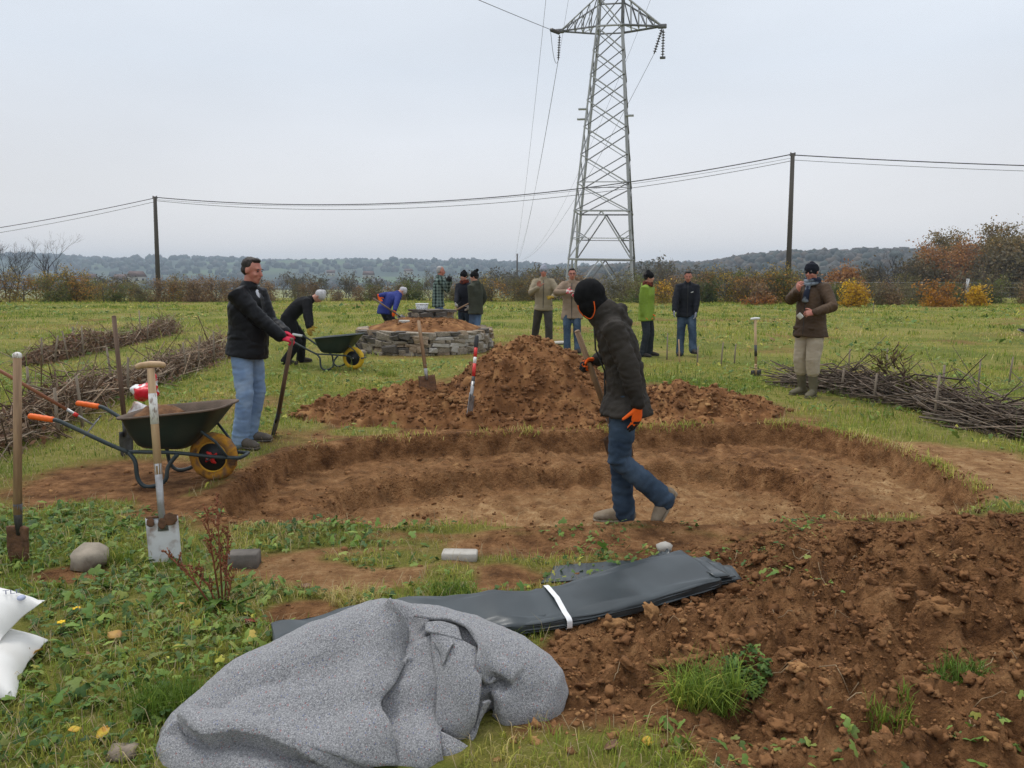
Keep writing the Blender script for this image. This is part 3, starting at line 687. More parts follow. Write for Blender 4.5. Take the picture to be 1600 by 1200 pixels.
for u, v, s in ((1478, 405, 73), (1515, 402, 74), (1560, 400, 75), (1605, 402, 76), (1430, 412, 77), (1355, 422, 78), (1580, 390, 79), (1535, 398, 80)):
    tall('dark undergrowth tree low in the woodland under the oaks', u, v, 92 + s % 5 * 3, DK, s, 1.0, 3200, .24, 'dark low trees under the oaks', levels=4, first=.05, leafR=.9, kids=(4, 6))
GREY = [(.1, .1, .075), (.13, .115, .085), (.09, .085, .065)]
tp = [tall('pale grey brown winter tree in the valley beyond the hedge', 560, 420, 150, GREY, 81 + q, .8, 900, .3, 'pale winter trees in the valley', levels=4, first=.2, leafR=.6, kids=(3, 5), twig=(.12, .11, .1)) for q in range(3)]
first_ = True
for q, (u, v, Y_) in enumerate([(455, 427, 170), (500, 432, 150), (540, 429, 160), (575, 432, 150), (640, 430, 170), (700, 427, 150), (735, 425, 160), (765, 422, 150), (795, 424, 170), (825, 421, 150), (850, 418, 160), (880, 420, 140), (1000, 412, 170), (1018, 408, 175), (1030, 414, 160), (1050, 420, 130), (1075, 419, 140), (1100, 421, 130), (1130, 418, 150), (1160, 422, 120), (1185, 420, 130), (1240, 424, 130), (1275, 422, 140), (1300, 420, 140), (170, 430, 130), (200, 432, 140), (265, 434, 130), (345, 434, 150), (400, 433, 150)]):
    b_ = gl(u, Y_); hh = CZ + Y_ * (428 - v) / F - b_.z; sc = hh / (CZ + 150 * (428 - 420) / F - gl(560, 150).z)
    if q < 3: o = tp[q]; o.location = b_; o.scale = (sc,) * 3
    else: copy_tree(tp[q % 3], b_, random.uniform(0, 6.28), sc)

LM_ = [(-9999, 'counted from the hidden left end'), (0, 'in from the left edge of the photo'), (250, 'right of the left utility pole'), (395, 'right of the man in black puffer jacket'), (470, 'right of the person bending in black'), (603, 'right of the person in navy blue'), (690, 'right of the man in plaid'), (742, 'right of the bobble hat'), (850, 'right of the grey beanie'), (938, 'right of the pylon'), (1010, 'right of the lime green jacket'), (1074, 'right of the man in black jacket'), (1228, 'right of the tall right pole'), (1290, 'right of the brown coat'), (1506, 'right of the white fence post'), (1600, 'beyond the right edge')]
ORD = ['first', 'second', 'third', 'fourth', 'fifth', 'sixth', 'seventh', 'eighth', 'ninth', 'tenth']
def say_which(objs, words, tail):
    cnt = {}
    for o in sorted(objs, key=lambda q: q.location.x / q.location.y):
        u = 800 + F * o.location.x / o.location.y; lm = [t for a, t in LM_ if a <= u][-1]; cnt[lm] = cnt.get(lm, 0) + 1
        o['label'] = f"{ORD[cnt[lm] - 1]} {words} {lm}{tail}"
for key, words in (('bramble', 'russet brown bramble bush'), ('bramble2', 'wide rust brown bush'), ('olive', 'olive green bush'), ('green', 'dark green bush'), ('yellowish', 'yellow leaved bush'), ('bare', 'leafless twiggy bush')):
    say_which([o for o in C.objects if o.name.startswith('hedge_bush') and o.get('_k') == key], words, ', far hedge')
say_which([o for o in C.objects if o.get('group') == 'pale winter trees in the valley'], 'pale winter tree', ' in the valley')
say_which([o for o in C.objects if o.get('group') == 'dark low trees under the oaks'], 'dark low woodland tree', ', under the oaks')
say_which([o for o in C.objects if o.get('group') == 'dark bare trees on the right'], 'dark bare tree', ' before the rust orange tree')
say_which([o for o in C.objects if o.get('group') == 'leafless trees at the left end of the hedge'], 'dark leafless tree', ', left hedge')
say_which([o for o in C.objects if o.get('group') == 'oaks beyond the right edge'], 'olive brown oak', ' of the photo')
for o in C.objects:
    if '_k' in o: del o['_k']
# ------------------------------------------------------------------ houses in the valley
M['wall_white'] = mat('render_wall', (.42, .41, .39), (.34, .33, .31), .9, .5); M['roof_dark'] = mat('roof_tiles', (.16, .1, .08), (.1, .07, .065), .8, 1.5)
M['glass'] = mat('window_glass', (.03, .035, .04), None, .15, 3, spec=.5)
def house(label, u, v, Y, wd, hh, rz):
    z = CZ + Y * (428 - v) / F
    t = thing('house', label, 'house', ((u - 800) / F * Y, Y, z - 1), rz)
    obj('wall', MB().box((0, 0, hh / 2), wd, 7, hh), t, M['wall_white'])
    m = MB(); hw = wd / 2 + .4; m.add([(-hw, -3.9, hh), (hw, -3.9, hh), (hw, 3.9, hh), (-hw, 3.9, hh), (-hw, 0, hh + 3), (hw, 0, hh + 3)], [(0, 1, 5, 4), (2, 3, 4, 5), (0, 4, 3), (1, 2, 5), (0, 3, 2, 1)]); obj('roof', m.mesh('roof', None, False), t, M['roof_dark'])
    wm = MB().box((0, 0, 0), 1.2, .1, 1.3).mesh('window')
    for x in (-wd / 4, wd / 4): obj('window', wm, t, M['glass'], (x, -3.53, hh * .55))
    return t
house('small white gabled house in the valley left of the left utility pole', 219, 439, 420, 7, 3.4, .9)
house('low white cottage beside the gabled house in the valley', 196, 441, 440, 7, 2.6, .2)
house('white house with low roof among bushes at far left', 147, 440, 430, 6, 2.4, -.2)
house('pale house at the foot of the hill left of the plaid shirted man', 578, 433, 640, 8, 3, .4)
house('pale farmhouse part way up the hill behind the bent person in blue', 640, 428, 900, 9, 4, -.3)
house('pale house on the far slope right of the black jacketed man', 520, 430, 800, 8, 3.4, .2)

# ------------------------------------------------------------------ the lattice pylon
M['galv'] = mat('galvanised_steel', (.46, .47, .48), (.32, .325, .33), .5, 3)
M['galv_dark'] = mat('darker_steel', (.17, .17, .175), (.11, .11, .11), .6, 3)  # darker tone for right and back faces, lower arm chords and fittings
M['wire'] = mat('cable', (.06, .06, .065), None, .6, 3); M['insul'] = mat('insulator', (.09, .075, .07), None, .3, 3, spec=.5)
lp = MB(); Lp = [(-.5, -.5), (.5, -.5), (.5, -.32), (-.32, -.32), (-.32, .5), (-.5, .5)]
lp.add([(x, y, 0) for x, y in Lp] + [(x, y, 1) for x, y in Lp], [(0, 1, 7, 6), (1, 2, 8, 7), (2, 3, 9, 8), (3, 4, 10, 9), (4, 5, 11, 10), (5, 0, 6, 11), (5, 4, 3, 0), (3, 2, 1, 0), (6, 7, 8, 9), (9, 10, 11, 6)])
bar_a = lp.mesh('bar', M['galv'], False); bar_b = bar_a.copy(); bar_b.materials[0] = M['galv_dark']
py = thing('lattice_pylon', 'tall grey steel lattice pylon carrying power lines behind the hedge', 'pylon', (7.62, 66, Hs(7.62, 66)), R(-12)); py.rotation_euler = (0, R(1.0), R(-12))
PZ = 66
def bar(nm, a, b, w_, dark=False):
    a, b = Vector(a), Vector(b); o = bpy.data.objects.new(nm, bar_b if dark else bar_a); C.objects.link(o); o.parent = py
    q = (b - a).to_track_quat('Z', 'Y'); o.matrix_local = Matrix.LocRotScale(a, q, Vector((w_, w_, (b - a).length))); return o
z0p = -py.location.z
def hw(z): return (2.8 + (1.04 - 2.8) * (z / 21.4)) if z < 21.4 else 1.02 - .012 * (z - 21.4)
def cor(k, z): s = [(-1, -1), (1, -1), (1, 1), (-1, 1)][k % 4]; h_ = hw(z); return Vector((s[0] * h_, s[1] * h_, z + z0p))
for k in range(4):
    dk = k in (1, 2)
    bar('leg', cor(k, -1.4), cor(k, 21.4), .17, k == 2); bar('leg', cor(k, 21.4), cor(k, 31), .14, dk)
lev = [6.7, 8.9, 11.2, 13.4, 15.5, 17.5, 19.4, 21.3, 23.6, 25.6, 27.6, 29.6, 31]
for k in range(4):
    k2 = k + 1; dk = k in (1, 2)
    for a, b in zip(lev[:-1], lev[1:]):
        bar('brace', cor(k, b), cor(k2, a), .10, dk); bar('brace', cor(k, a), cor(k2, b), .07, not dk)
    mid = lambda z: (cor(k, z) + cor(k2, z)) / 2
    for z in (2.8, 6.7): bar('cross_beam', cor(k, z), cor(k2, z), .13, dk)
    bar('cross_beam', cor(k, 9.0), cor(k2, 9.0), .07, dk); bar('cross_beam', cor(k, 21.3), cor(k2, 21.3), .12, dk); bar('cross_beam', cor(k, 23.6), cor(k2, 23.6), .12, dk)
    for kk in (k, k2):
        bar('brace', mid(6.7), cor(kk, 2.8), .11, dk); bar('brace', mid(2.8), cor(kk, -1.2), .11, dk)
        q = mid(6.7).lerp(cor(kk, 2.8), .55); bar('brace', q, cor(kk, 4.5), .07, dk); bar('brace', q, cor(kk, 5.2), .07, dk)
    bar('cross_beam', cor(k, 4.5).lerp(cor(k2, 4.5), .02), cor(k2, 4.5), .06, dk)
arm = 4.15
for s in (-1, 1):
    tip = Vector((s * arm, 0, 21.35 + z0p))
    for y_ in (-1, 1):
        bt = Vector((s * hw(21.3), y_ * hw(21.3), 21.3 + z0p)); tp_ = Vector((s * hw(23.6), y_ * hw(23.6), 23.6 + z0p))
        bar('arm_chord', bt, tip, .14, True); bar('arm_chord', tp_, tip, .12, y_ > 0)
        for a in range(1, 5):
            p0, p1 = bt.lerp(tip, a / 5), tp_.lerp(tip, a / 5); bar('arm_brace', p0, p1, .06); bar('arm_brace', p0, tp_.lerp(tip, (a - 1) / 5), .06, True)
    for a in range(1, 5): bar('arm_brace', Vector((s * hw(21.3), -hw(21.3), 21.3 + z0p)).lerp(tip, a / 5), Vector((s * hw(21.3), hw(21.3), 21.3 + z0p)).lerp(tip, a / 5), .06)
    bar('arm_brace', Vector((s * hw(21.3), -hw(21.3), 21.3 + z0p)), Vector((s * hw(21.3), hw(21.3), 21.3 + z0p)).lerp(tip, .4), .06)
    obj('arm_tip', MB().box(tip, .7, .35, .3, bev=.04), py, M['galv_dark'])
for s, z in ((-1, 14.8), (1, 14.2), (-1, 14.0)):
    k = 0 if s < 0 else 1; c = cor(k, z); obj('step_plate', MB().box(c + Vector((s * .3, 0, 0)), .65, .3, .12), py, M['galv'])
Mpy = Matrix.Translation(py.location) @ py.rotation_euler.to_matrix().to_4x4()
def pw(x, y, z): return Mpy @ Vector((x, y, z + z0p))
def string_of(a, b, nm='insulator_string'):
    """insulator string: a rod threaded through a row of discs"""
    mi = Mpy.inverted(); a, b = mi @ a, mi @ b; d = (b - a); q = d.to_track_quat('Z', 'Y'); n_ = 9
    o = obj(nm, MB().tube([a, b], .05, 6), py, M['galv_dark'])
    dm = string_of.__dict__.setdefault('disc', MB().loft([(0, 0, -.06), (0, 0, 0), (0, 0, .03)], [.05, .16, .05], None, 10, False).mesh('insulator_disc', M['insul']))
    for k in range(n_):
        c = obj('insulator_disc', dm, o); c.matrix_local = Matrix.LocRotScale(a + d * ((k + 1) / (n_ + 1)), q, Vector((1, 1, 1)))
tl, tr = pw(-arm, 0, 21.2), pw(arm, 0, 21.2)
lw = P(737, 0, 55); dl = (lw - tl).normalized()
string_of(tl, tl + dl * 1.7); string_of(tl + Vector((0, .2, -.1)), tl + Vector((-.05, .9, -1.9)))
dr = Vector((-.35, 1.2, -1.5)).normalized()
string_of(tr, tr + dr * 2.1); string_of(tr + Vector((.1, 0, -.1)), tr + Vector((.1, 0, -2.2)))
obj('weight', MB().box(Mpy.inverted() @ (tr + Vector((.1, 0, -2.25))), .45, .3, .16, bev=.03), py, M['galv_dark'])

def wire(label, pts, r, group=None):
    return tag(obj('power_line', MB().tube(pts, r, 5).mesh('power_line', M['wire'])), label, 'cable', group)
def span(a, b, sag, n_=40): return [a.lerp(b, t / n_) - Vector((0, 0, sag * 4 * (t / n_) * (1 - t / n_))) for t in range(n_ + 1)]
far = P(808, 404, 215)
wire('conductor from the left arm tip running up out of the top left of the frame', span(tl + dl * 1.7, tl + dl * 95 + Vector((0, 0, 5)), 1.0), .022)
wire('thin conductor hanging from the left arm down towards the distant thin pole', span(tl + Vector((-.05, .9, -1.9)), far + Vector((.5, 0, 0)), 2.2), .018)
wire('short slack jumper loop under the left arm tip', span(tl + dl * 1.7, tl + Vector((-.05, .9, -1.9)), 1.1, 16), .02)
wire('thin conductor hanging from the right arm down behind the pylon', span(tr + dr * 2.1, far + Vector((1.5, 0, -.3)), 3.5), .018)
g2 = 'high conductors from the upper arms'
wire('leftmost high conductor sweeping from the top edge down to the distant thin pole', span(P(856, -30, 65), far + Vector((-.6, 0, .3)), 3.0), .016)
wire('faint high conductor crossing from the top edge just left of the tower head', span(P(893, -30, 66), far + Vector((0, 0, .4)), 4), .011)
wire('faint high conductor leaving the top edge right of the tower head', span(P(1028, -30, 66), far + Vector((1.9, 0, .1)), 4.5), .012)

# utility poles and the low line
M['pole'] = mat('creosote_pole', (.1, .088, .075), (.06, .052, .045), .9, 2, bump=.3, bsc=20, stretch=(1, 1, .1))
def pole(label, u, vtop, Y, r, lean=0):
    g = gl(u, Y); h_ = CZ + Y * (428 - vtop) / F - g.z; t = thing('utility_pole', label, 'utility pole', g)
    obj('pole', MB().tube([(0, 0, -.5), (lean * .5, 0, h_ * .5), (lean, 0, h_)], [r, r * .88, r * .72], 10), t, M['pole'])
    m = MB().box((lean, -.02, h_ - .12), .34, .1, .08, bev=.01); obj('bracket', m, t, M['galv_dark'])
    for s in (-.12, .12): obj('insulator', MB().loft([(lean + s, -.02, h_ - .08), (lean + s, -.02, h_ - .02), (lean + s, -.02, h_ + .05)], [.03, .05, .03], None, 8, False), t, M['insul'])
    return Vector((g.x + lean, g.y, g.z + h_))
pr_ = pole('tall dark wooden utility pole at right behind the man in the brown coat', 1228, 247, 46, .16, -.12)
pl_ = pole('dark wooden utility pole at left beside the hedge', 251, 311, 55, .17, .2)
pole('thin distant pole on the skyline left of the pylon', 808, 397, 215, .28)
ln, rn = P(-520, 402, 60), P(2250, 262, 46)
gq = 'low service line between the wooden poles'
wire('upper dark twisted cable between the two wooden poles', span(pl_ + Vector((0, 0, -.05)), pr_ + Vector((0, 0, -.05)), 1.45), .03)
wire('lower thinner cable between the two wooden poles', span(pl_ + Vector((0, 0, -.28)), pr_ + Vector((0, 0, -.42)), 1.5), .016)
wire('thinnest cable just under the twisted one between the two wooden poles', span(pl_ + Vector((0, 0, -.2)), pr_ + Vector((0, 0, -.26)), 1.35), .010)
wire('upper cable running left from the left wooden pole out of the frame', span(pl_ + Vector((0, 0, -.1)), ln, .9), .024)
wire('lower cable running left from the left wooden pole out of the frame', span(pl_ + Vector((0, 0, -.35)), ln + Vector((0, 0, -.3)), 1.0), .015)
wire('upper dark cable running right from the right wooden pole', span(pr_ + Vector((0, 0, -.1)), rn + Vector((0, 0, -.05)), .35), .03)
wire('lower thin cable running right from the right wooden pole', span(pr_ + Vector((0, 0, -.38)), rn + Vector((0, 0, -.4)), .35), .014)

# wire fence by the wood
fn = thing('wire_fence', 'wire fence with pale posts in front of the woodland on the right', 'fence', gl(1506, 44))
o0 = fn.location.copy(); fp = []
pm = MB().box((0, 0, .55), .14, .14, 1.55, bev=.02).mesh('post', M['white_plastic'])
pm2 = MB().tube([(0, 0, -.2), (0, 0, 1.15)], .05, 6).mesh('post', M['stake'])
for u, Y_ in ((1240, 47), (1300, 46.5), (1365, 46), (1435, 45), (1506, 44), (1560, 43.6), (1625, 43), (1690, 42.5)):
    g = gl(u, Y_); fp.append(g); obj('post', pm if u == 1506 else pm2, fn, None, g - o0)
for hz in (.55, .85, 1.1): obj('wire', MB().tube([g - o0 + Vector((0, -.06, hz)) for g in fp], .012, 4), fn, M['galv'])

# ------------------------------------------------------------------ the hazy air
hz = MB().box((0, 1300, 20), 6400, 2900, 92).mesh('haze', None, False)
hmat = bpy.data.materials.new('haze'); hmat.use_nodes = True; n = hmat.node_tree.nodes; l = hmat.node_tree.links; n.remove(n['Principled BSDF'])
pv_ = n.new('ShaderNodeVolumePrincipled'); pv_.inputs['Density'].default_value = .00036; pv_.inputs['Color'].default_value = (.72, .86, 1.0, 1); pv_.inputs['Anisotropy'].default_value = 0
l.new(pv_.outputs[0], n['Material Output'].inputs['Volume'])
tag(obj('haze', hz, None, hmat), kind='stuff')
# ------------------------------------------------------------------ raised stone bed
def rock_mesh(seed, n_=1, rough=.16, boxy=.6):
    v, f = ico(2); m = np.max(np.abs(v), 1, keepdims=True); v = v * (1 - boxy) + v / m * boxy * .9
    v = v * (1 + rough * fbm(v * 1.5 + seed * 7.7, 3, seed))[:, None]; v /= np.abs(v).max(0)
    return v, f
SM_ = [M['stonegrey'], M['stonebrown'], M['stonedark'], M['stonepale'], M['stonegrey'], M['stonebrown']]
STM = []
for q in range(12):
    bm = bmesh.new(); bmesh.ops.create_cube(bm, size=1); rg = np.random.default_rng(q + 300)
    for vv in bm.verts: vv.co += Vector(rg.uniform(-.17, .17, 3))
    bmesh.ops.bevel(bm, geom=bm.edges[:], offset=.07, segments=1, affect='EDGES'); bmesh.ops.triangulate(bm, faces=bm.faces[:])
    me_ = bpy.data.meshes.new('stone'); bm.to_mesh(me_); bm.free(); me_.materials.append(SM_[q % 6]); STM.append(me_)
bed_c = G(664, 556); BR_ = 1.34; bed_c = Vector((-1.87, bed_c.y + BR_ + .05, 0)); bed_c.z = Hs(bed_c.x, bed_c.y)
bed = thing('raised_bed', 'round raised bed of stacked dry stones filled with brown soil', 'raised bed', bed_c)
def stone(par, p, rz, sx, sy, sz, q=None, nm='stone'):
    o = obj(nm, STM[q if q is not None else int(rng.integers(0, 12))], par); o.location = p; o.rotation_euler = (rng.normal(0, .05), rng.normal(0, .05), rz); o.scale = (sx, sy, sz); return o
def ring_wall(rad, z0, courses, lmin, lmax, hmin, hmax, depth, lowright=False, sq=1.0):
    z = z0
    for c in range(courses):
        h = rng.uniform(hmin + .01, hmax - .01); a = rng.uniform(0, .4); a_end = a + 2 * math.pi
        while a < a_end - .04:
            ln_ = rng.uniform(lmin, lmax); da = ln_ / rad
            if a + da > a_end - lmin / rad * .6: da = a_end - a; ln_ = da * rad
            am = a + da / 2; hh = h * rng.uniform(.72, 1.25); rr = rad + rng.normal(0, .022) - c * .006
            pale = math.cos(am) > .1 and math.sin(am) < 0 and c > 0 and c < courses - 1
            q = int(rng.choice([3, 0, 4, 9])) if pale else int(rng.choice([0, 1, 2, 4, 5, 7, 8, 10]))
            if c == courses - 1: hh *= .7
            elif rng.uniform() < .16: hh *= 1.7; rr += .012; pale = False
            stone(bed, (rr * math.cos(am), rr * sq * math.sin(am), z + hh / 2), am + math.pi / 2 + rng.normal(0, .06), ln_ * 1.02, depth * rng.uniform(.85, 1.15), hh * 1.06, q)
            a += da
        z += h * .94
    return z
ztop = ring_wall(BR_, -.03, 6, .08, .34, .05, .135, .22)
mb = MB(); rings = []
for r_, z in ((BR_ - .03, ztop - .09), (BR_ - .2, ztop - .015), (.8, ztop + .10), (.45, ztop + .17), (.05, ztop + .2)):
    rings.append([(r_ * math.cos(2 * math.pi * k / 48) * (1 + .02 * math.sin(k * 5)), r_ * math.sin(2 * math.pi * k / 48), z + .02 * math.sin(k * 3.1 + r_ * 9)) for k in range(48)])
mb.ring_loft(rings); mb2 = MB().loft([(0, 0, -.1), (0, 0, ztop - .08)], [BR_ - .12, BR_ - .1], None, 32, False)
sm_ = mb.mesh('soil_fill', mm); lump(sm_, .04, 6, 3); obj('soil_fill', sm_, bed); obj('core', mb2, bed, M['stonedark'])
n_ = 900; a = rng.uniform(0, 6.28, n_); r_ = BR_ * .9 * np.sqrt(rng.uniform(0, 1, n_))
bc = scatter_clods('soil_crumbs', r_ * np.cos(a), r_ * np.sin(a), np.interp(r_, [0, .45, .8, 1.06, 1.23], [ztop + .2, ztop + .17, ztop + .1, ztop - .015, ztop - .08]), np.clip(.016 * np.exp(rng.normal(0, .5, n_)), .006, .05), soilcols(n_, np.full(n_, .42)), PR0)
bc.parent = bed
# the small upper ring with flat slabs
ux, uy = .12, .28; uz = ztop + .1
for c in range(2):
    k = 9
    for q in range(k):
        am = 2 * math.pi * (q + .5 * c) / k; rr = .4 + rng.normal(0, .02)
        stone(bed, (ux + rr * math.cos(am), uy + rr * .8 * math.sin(am), uz + .05 + c * .1), am + 1.57, .27 * rng.uniform(.85, 1.15), .17, .105, int(rng.choice([0, 1, 2, 5, 8])))
for x, y, s, q in ((-.3, -.2, .36, 2), (.05, -.3, .3, 8), (.36, -.16, .3, 2), (-.05, .1, .4, 0)): stone(bed, (ux + x, uy + y, uz + .23), rng.uniform(-.5, .5), s, .22, .055, q, 'slab')
stone(bed, (-.36, -.55, ztop + .12), .1, .2, .13, .1, 3)
# tub standing on the slabs
tubp = bed_c + Vector((ux - .2, uy - .06, uz + .20)); tb = thing('tub', 'small pale patterned tub standing on the stone slabs', 'tub', tubp)
M['tub'] = mat('speckled_tub', (.72, .72, .72), (.2, .2, .22), .5, 45, lo=.5, hi=.62)
obj('body', MB().loft([(0, 0, 0), (0, 0, .06), (0, 0, .17), (0, 0, .172), (0, 0, .05)], [.105, .12, .14, .125, .1], None, 20, False), tb, M['tub']); obj('rim', MB().tube([(.14 * math.cos(k * .3142), .14 * math.sin(k * .3142), .172) for k in range(21)], .009, 6), tb, M['white_plastic'])
for k, (u, v, s) in enumerate(((1, 1, .2),)): pass
# loose stones and blocks
def loose(name, label, u, v, sx, sy, sz, matl, seed, boxy=.5, rz=0, cat='stone'):
    g = Gz(u, v); vv, f = rock_mesh(seed, 1, .42, boxy); me = np_mesh(name, vv * np.array([sx, sy, sz]) / 2 + np.array([0, 0, sz * .30]), f, matl, True)
    return tag(obj(name, me, None, None, g, (0, 0, rz)), label, cat)
loose('boulder', 'rounded grey brown boulder on the grass left of the white bladed spade', 143, 884, .2, .2, .15, M['stonegrey'], 31, .5)
def block(label, u, v, sx, sy, sz, m_, rz):
    g = Gz(u, v); b_ = MB().box((0, sy / 2, sz / 2 - .02), sx, sy, sz, bev=.006).mesh('stone_block', m_, False); return tag(obj('stone_block', b_, None, None, g, (0, 0, rz)), label, 'block')
block('dark grey cut block on the grass behind the dock plant', 378, 889, .165, .1, .1, M['stonedark'], .08)
block('pale weathered brick lying on the grass in front of the pit', 717, 876, .2, .09, .06, M['stonepale'], -.05)
loose('stone', 'small pale stone by the far end of the black liner', 1038, 862, .1, .08, .07, M['stonepale'], 33)
loose('stone', 'flat pale stone on the grass between the two men in beige', 872, 538, .55, .35, .1, M['stonepale'], 34)
loose('stone', 'small stone block at the left foot of the raised bed', 566, 556, .22, .16, .16, M['stonegrey'], 35, .7)

# ------------------------------------------------------------------ brushwood hedges
def brush(label, pts, height, width, nst, seed, stk, leafn=0, cols=((.21, .145, .095), (.28, .2, .135), (.16, .11, .075), (.34, .27, .2)), ln_=(.6, 1.5), thick=.006, along=.35):
    rg = np.random.default_rng(seed); pts = [Vector((p.x, p.y, 0)) for p in pts]
    cum = [0]
    for a, b in zip(pts[:-1], pts[1:]): cum.append(cum[-1] + (b - a).length)
    def at(s):
        s = min(max(s, 0), cum[-1]); i = max(k for k in range(len(cum) - 1) if cum[k] <= s + 1e-9); t = (s - cum[i]) / (cum[i + 1] - cum[i]); d = (pts[i + 1] - pts[i]).normalized(); return pts[i].lerp(pts[i + 1], t), d
    org = pts[0].copy(); org.z = Hs(org.x, org.y)
    t = thing('brushwood_hedge', label, 'brush hedge', org)
    V, Fq, Cc = [], [], []; b0 = 0
    for k in range(nst):
        p, d = at(rg.uniform(0, cum[-1])); sdv = Vector((-d.y, d.x, 0)); prof = .75 + .35 * math.sin(p.x * 2.1 + seed) * math.sin(p.y * 1.3)
        off = rg.normal(0, .38) * width; hmax = height * prof * max(.15, 1 - (abs(off) / width / 1.15) ** 2); z = Hs(p.x, p.y) + rg.uniform(.0, 1) ** .8 * hmax
        ln2 = rg.uniform(*ln_) * (.5 + .5 * rg.uniform()); dr_ = (d * (1 if rg.uniform() < .5 else -1) + Vector(rg.normal(0, along, 3)) * Vector((1, 1, .55)).length * .7).normalized()
        if rg.uniform() < .12: dr_ = (dr_ + Vector((0, 0, rg.uniform(.2, 1.0)))).normalized()
        c = p + sdv * off; c.z = z; bend = Vector(rg.normal(0, .07, 3)) * ln2; q = [c - dr_ * ln2 / 2, c + bend, c + dr_ * ln2 / 2]
        for w_ in q: w_.z = max(w_.z, Hs(w_.x, w_.y) + .01) if ln2 > 2 else max(w_.z, z - .3, org.z - .05)
        r = thick * rg.uniform(.5, 1.7); col = np.array(cols[int(rg.integers(0, len(cols)))]) * rg.uniform(.7, 1.3); ax = dr_.orthogonal().normalized(); ay = dr_.cross(ax)
        for i, w_ in enumerate(q):
            rr = r * (1.0, .85, .4)[i]
            for a in (0, 2.094, 4.189): V.append((w_ - org + ax * (rr * math.cos(a)) + ay * (rr * math.sin(a)))[:]); Cc.append(col)
        for i in (0, 1):
            for j in range(3): Fq.append((b0 + i * 3 + j, b0 + i * 3 + (j + 1) % 3, b0 + i * 3 + 3 + (j + 1) % 3, b0 + i * 3 + 3 + j))
        b0 += 9
    tag(obj('sticks', np_mesh('sticks', np.array(V), Fq, M['twig'], False, np.array(Cc)), t), kind='stuff')
    if leafn:
        V = []; Cc = []
        for k in range(leafn):
            p, d = at(rg.uniform(0, cum[-1])); sdv = Vector((-d.y, d.x, 0)); off = rg.normal(0, .4) * width; prof = .75 + .35 * math.sin(p.x * 2.1 + seed) * math.sin(p.y * 1.3)
            c = p + sdv * off - org; c.z = Hs(p.x, p.y) - org.z + rg.uniform(0.02, 1) * height * prof * max(.12, 1 - (abs(off) / width / 1.15) ** 2)
            a = Vector(rg.normal(0, 1, 3)).normalized(); b_ = a.orthogonal().normalized(); s = rg.uniform(.018, .045); V += [(c - a * s)[:], (c + b_ * s * .6)[:], (c + a * s)[:], (c - b_ * s * .6)[:]]
            Cc += [np.array(((.2, .105, .062), (.27, .145, .085), (.14, .08, .05), (.3, .2, .12))[int(rg.integers(0, 4))]) * rg.uniform(.7, 1.2)] * 4
        tag(obj('dead_leaves', np_mesh('dead_leaves', np.array(V), np.arange(leafn * 4).reshape(-1, 4), M['leaf'], False, np.array(Cc)), t), kind='stuff')
    for s, off, h_, le in stk:
        p, d = at(s * cum[-1]); sdv = Vector((-d.y, d.x, 0)); b_ = p + sdv * off; b_.z = Hs(b_.x, b_.y); top = Vector((le, 0, h_))
        obj('stake', MB().tube([(0, 0, -.15), tuple(top * .5), tuple(top)], [.017, .016, .013], 7), t, M['stake'], b_ - org)
    return t
brush('long heap of brown brushwood between stakes, farthest on the left field', [G(40, 572), G(110, 556), G(200, 536), G(275, 519)], .44, .30, 800, 1, [(.02, -.2, .5, .03), (.06, -.25, .5, .12), (.12, -.3, .55, -.08), (.2, -.3, .6, .0), (.28, .2, .55, .06), (.4, -.3, .5, .0), (.62, -.3, .6, .06), (.64, -.1, .75, 0), (.85, .2, .5, .03)], 3400)
brush('thick brown brushwood hedge running behind the green wheelbarrow', [G(-70, 722), G(0, 702), G(95, 655), G(170, 622), G(250, 594), G(345, 553)], .40, .38, 1600, 2, [(.1, -.35, .5, .0), (.16, -.4, .55, -.03), (.22, .3, .6, 0), (.36, -.3, .55, .04), (.46, .25, .6, -.05), (.6, -.33, .55, -.04), (.68, -.3, .6, .06), (.8, -.3, .6, .02), (.93, -.28, .75, .1)], 2600)
brush('low brushwood hedge of long woven branches at the right', [G(1268, 606), G(1330, 614), G(1400, 628), G(1480, 650), G(1560, 672), G(1700, 700)], .27, .27, 1300, 3, [(.17, -.25, .36, .02), (.34, -.3, .38, .02), (.45, .3, .52, .0), (.62, -.26, .5, .02), (.84, .25, .5, 0)], 900, cols=((.12, .09, .066), (.17, .13, .1), (.09, .066, .05), (.22, .18, .14)), ln_=(1.2, 2.4), thick=.008, along=.14)
# stray stakes in the field
for k, (u, v, h_, le, lb) in enumerate([(1062, 566, .42, -.03, 'short pale stake in the grass at the feet of the man in black'), (1089, 572, .35, .01, 'brown stake right of the pale one near the man in black'), (1042, 562, .5, 0, 'thin grey stake left of the pale one near the man in black'), (1126, 572, .42, .03, 'thin pale stake in the grass left of the far spade'), (1147, 568, .36, .02, 'thin brown stake in the grass nearest the far spade'), (1326, 577, .35, 0, 'short pale stake in the grass right of the man in brown coat'), (1384, 585, .42, 0, 'dark topped stake beyond the right brush hedge'), (1528, 612, .45, 0, 'stake standing right of the leafy sapling beyond the brush hedge'), (1576, 600, .4, .03, 'thin stake nearest the right edge beyond the brush hedge'), (711, 512, 1.0, .02, 'pale upright stake left of the pair in dark jackets'), (1364, 492, .5, 0, 'tiny pale stake far off in the field at right')]):
    g = Gz(u, v); tag(obj('stake', MB().tube([(0, 0, -.12), (le * .5, 0, h_ * .5), (le, 0, h_)], [.014, .013, .011], 7).mesh('stake', M['stake'] if k not in (0, 9) else M['wood_pale']), None, None, g), lb, 'stake')

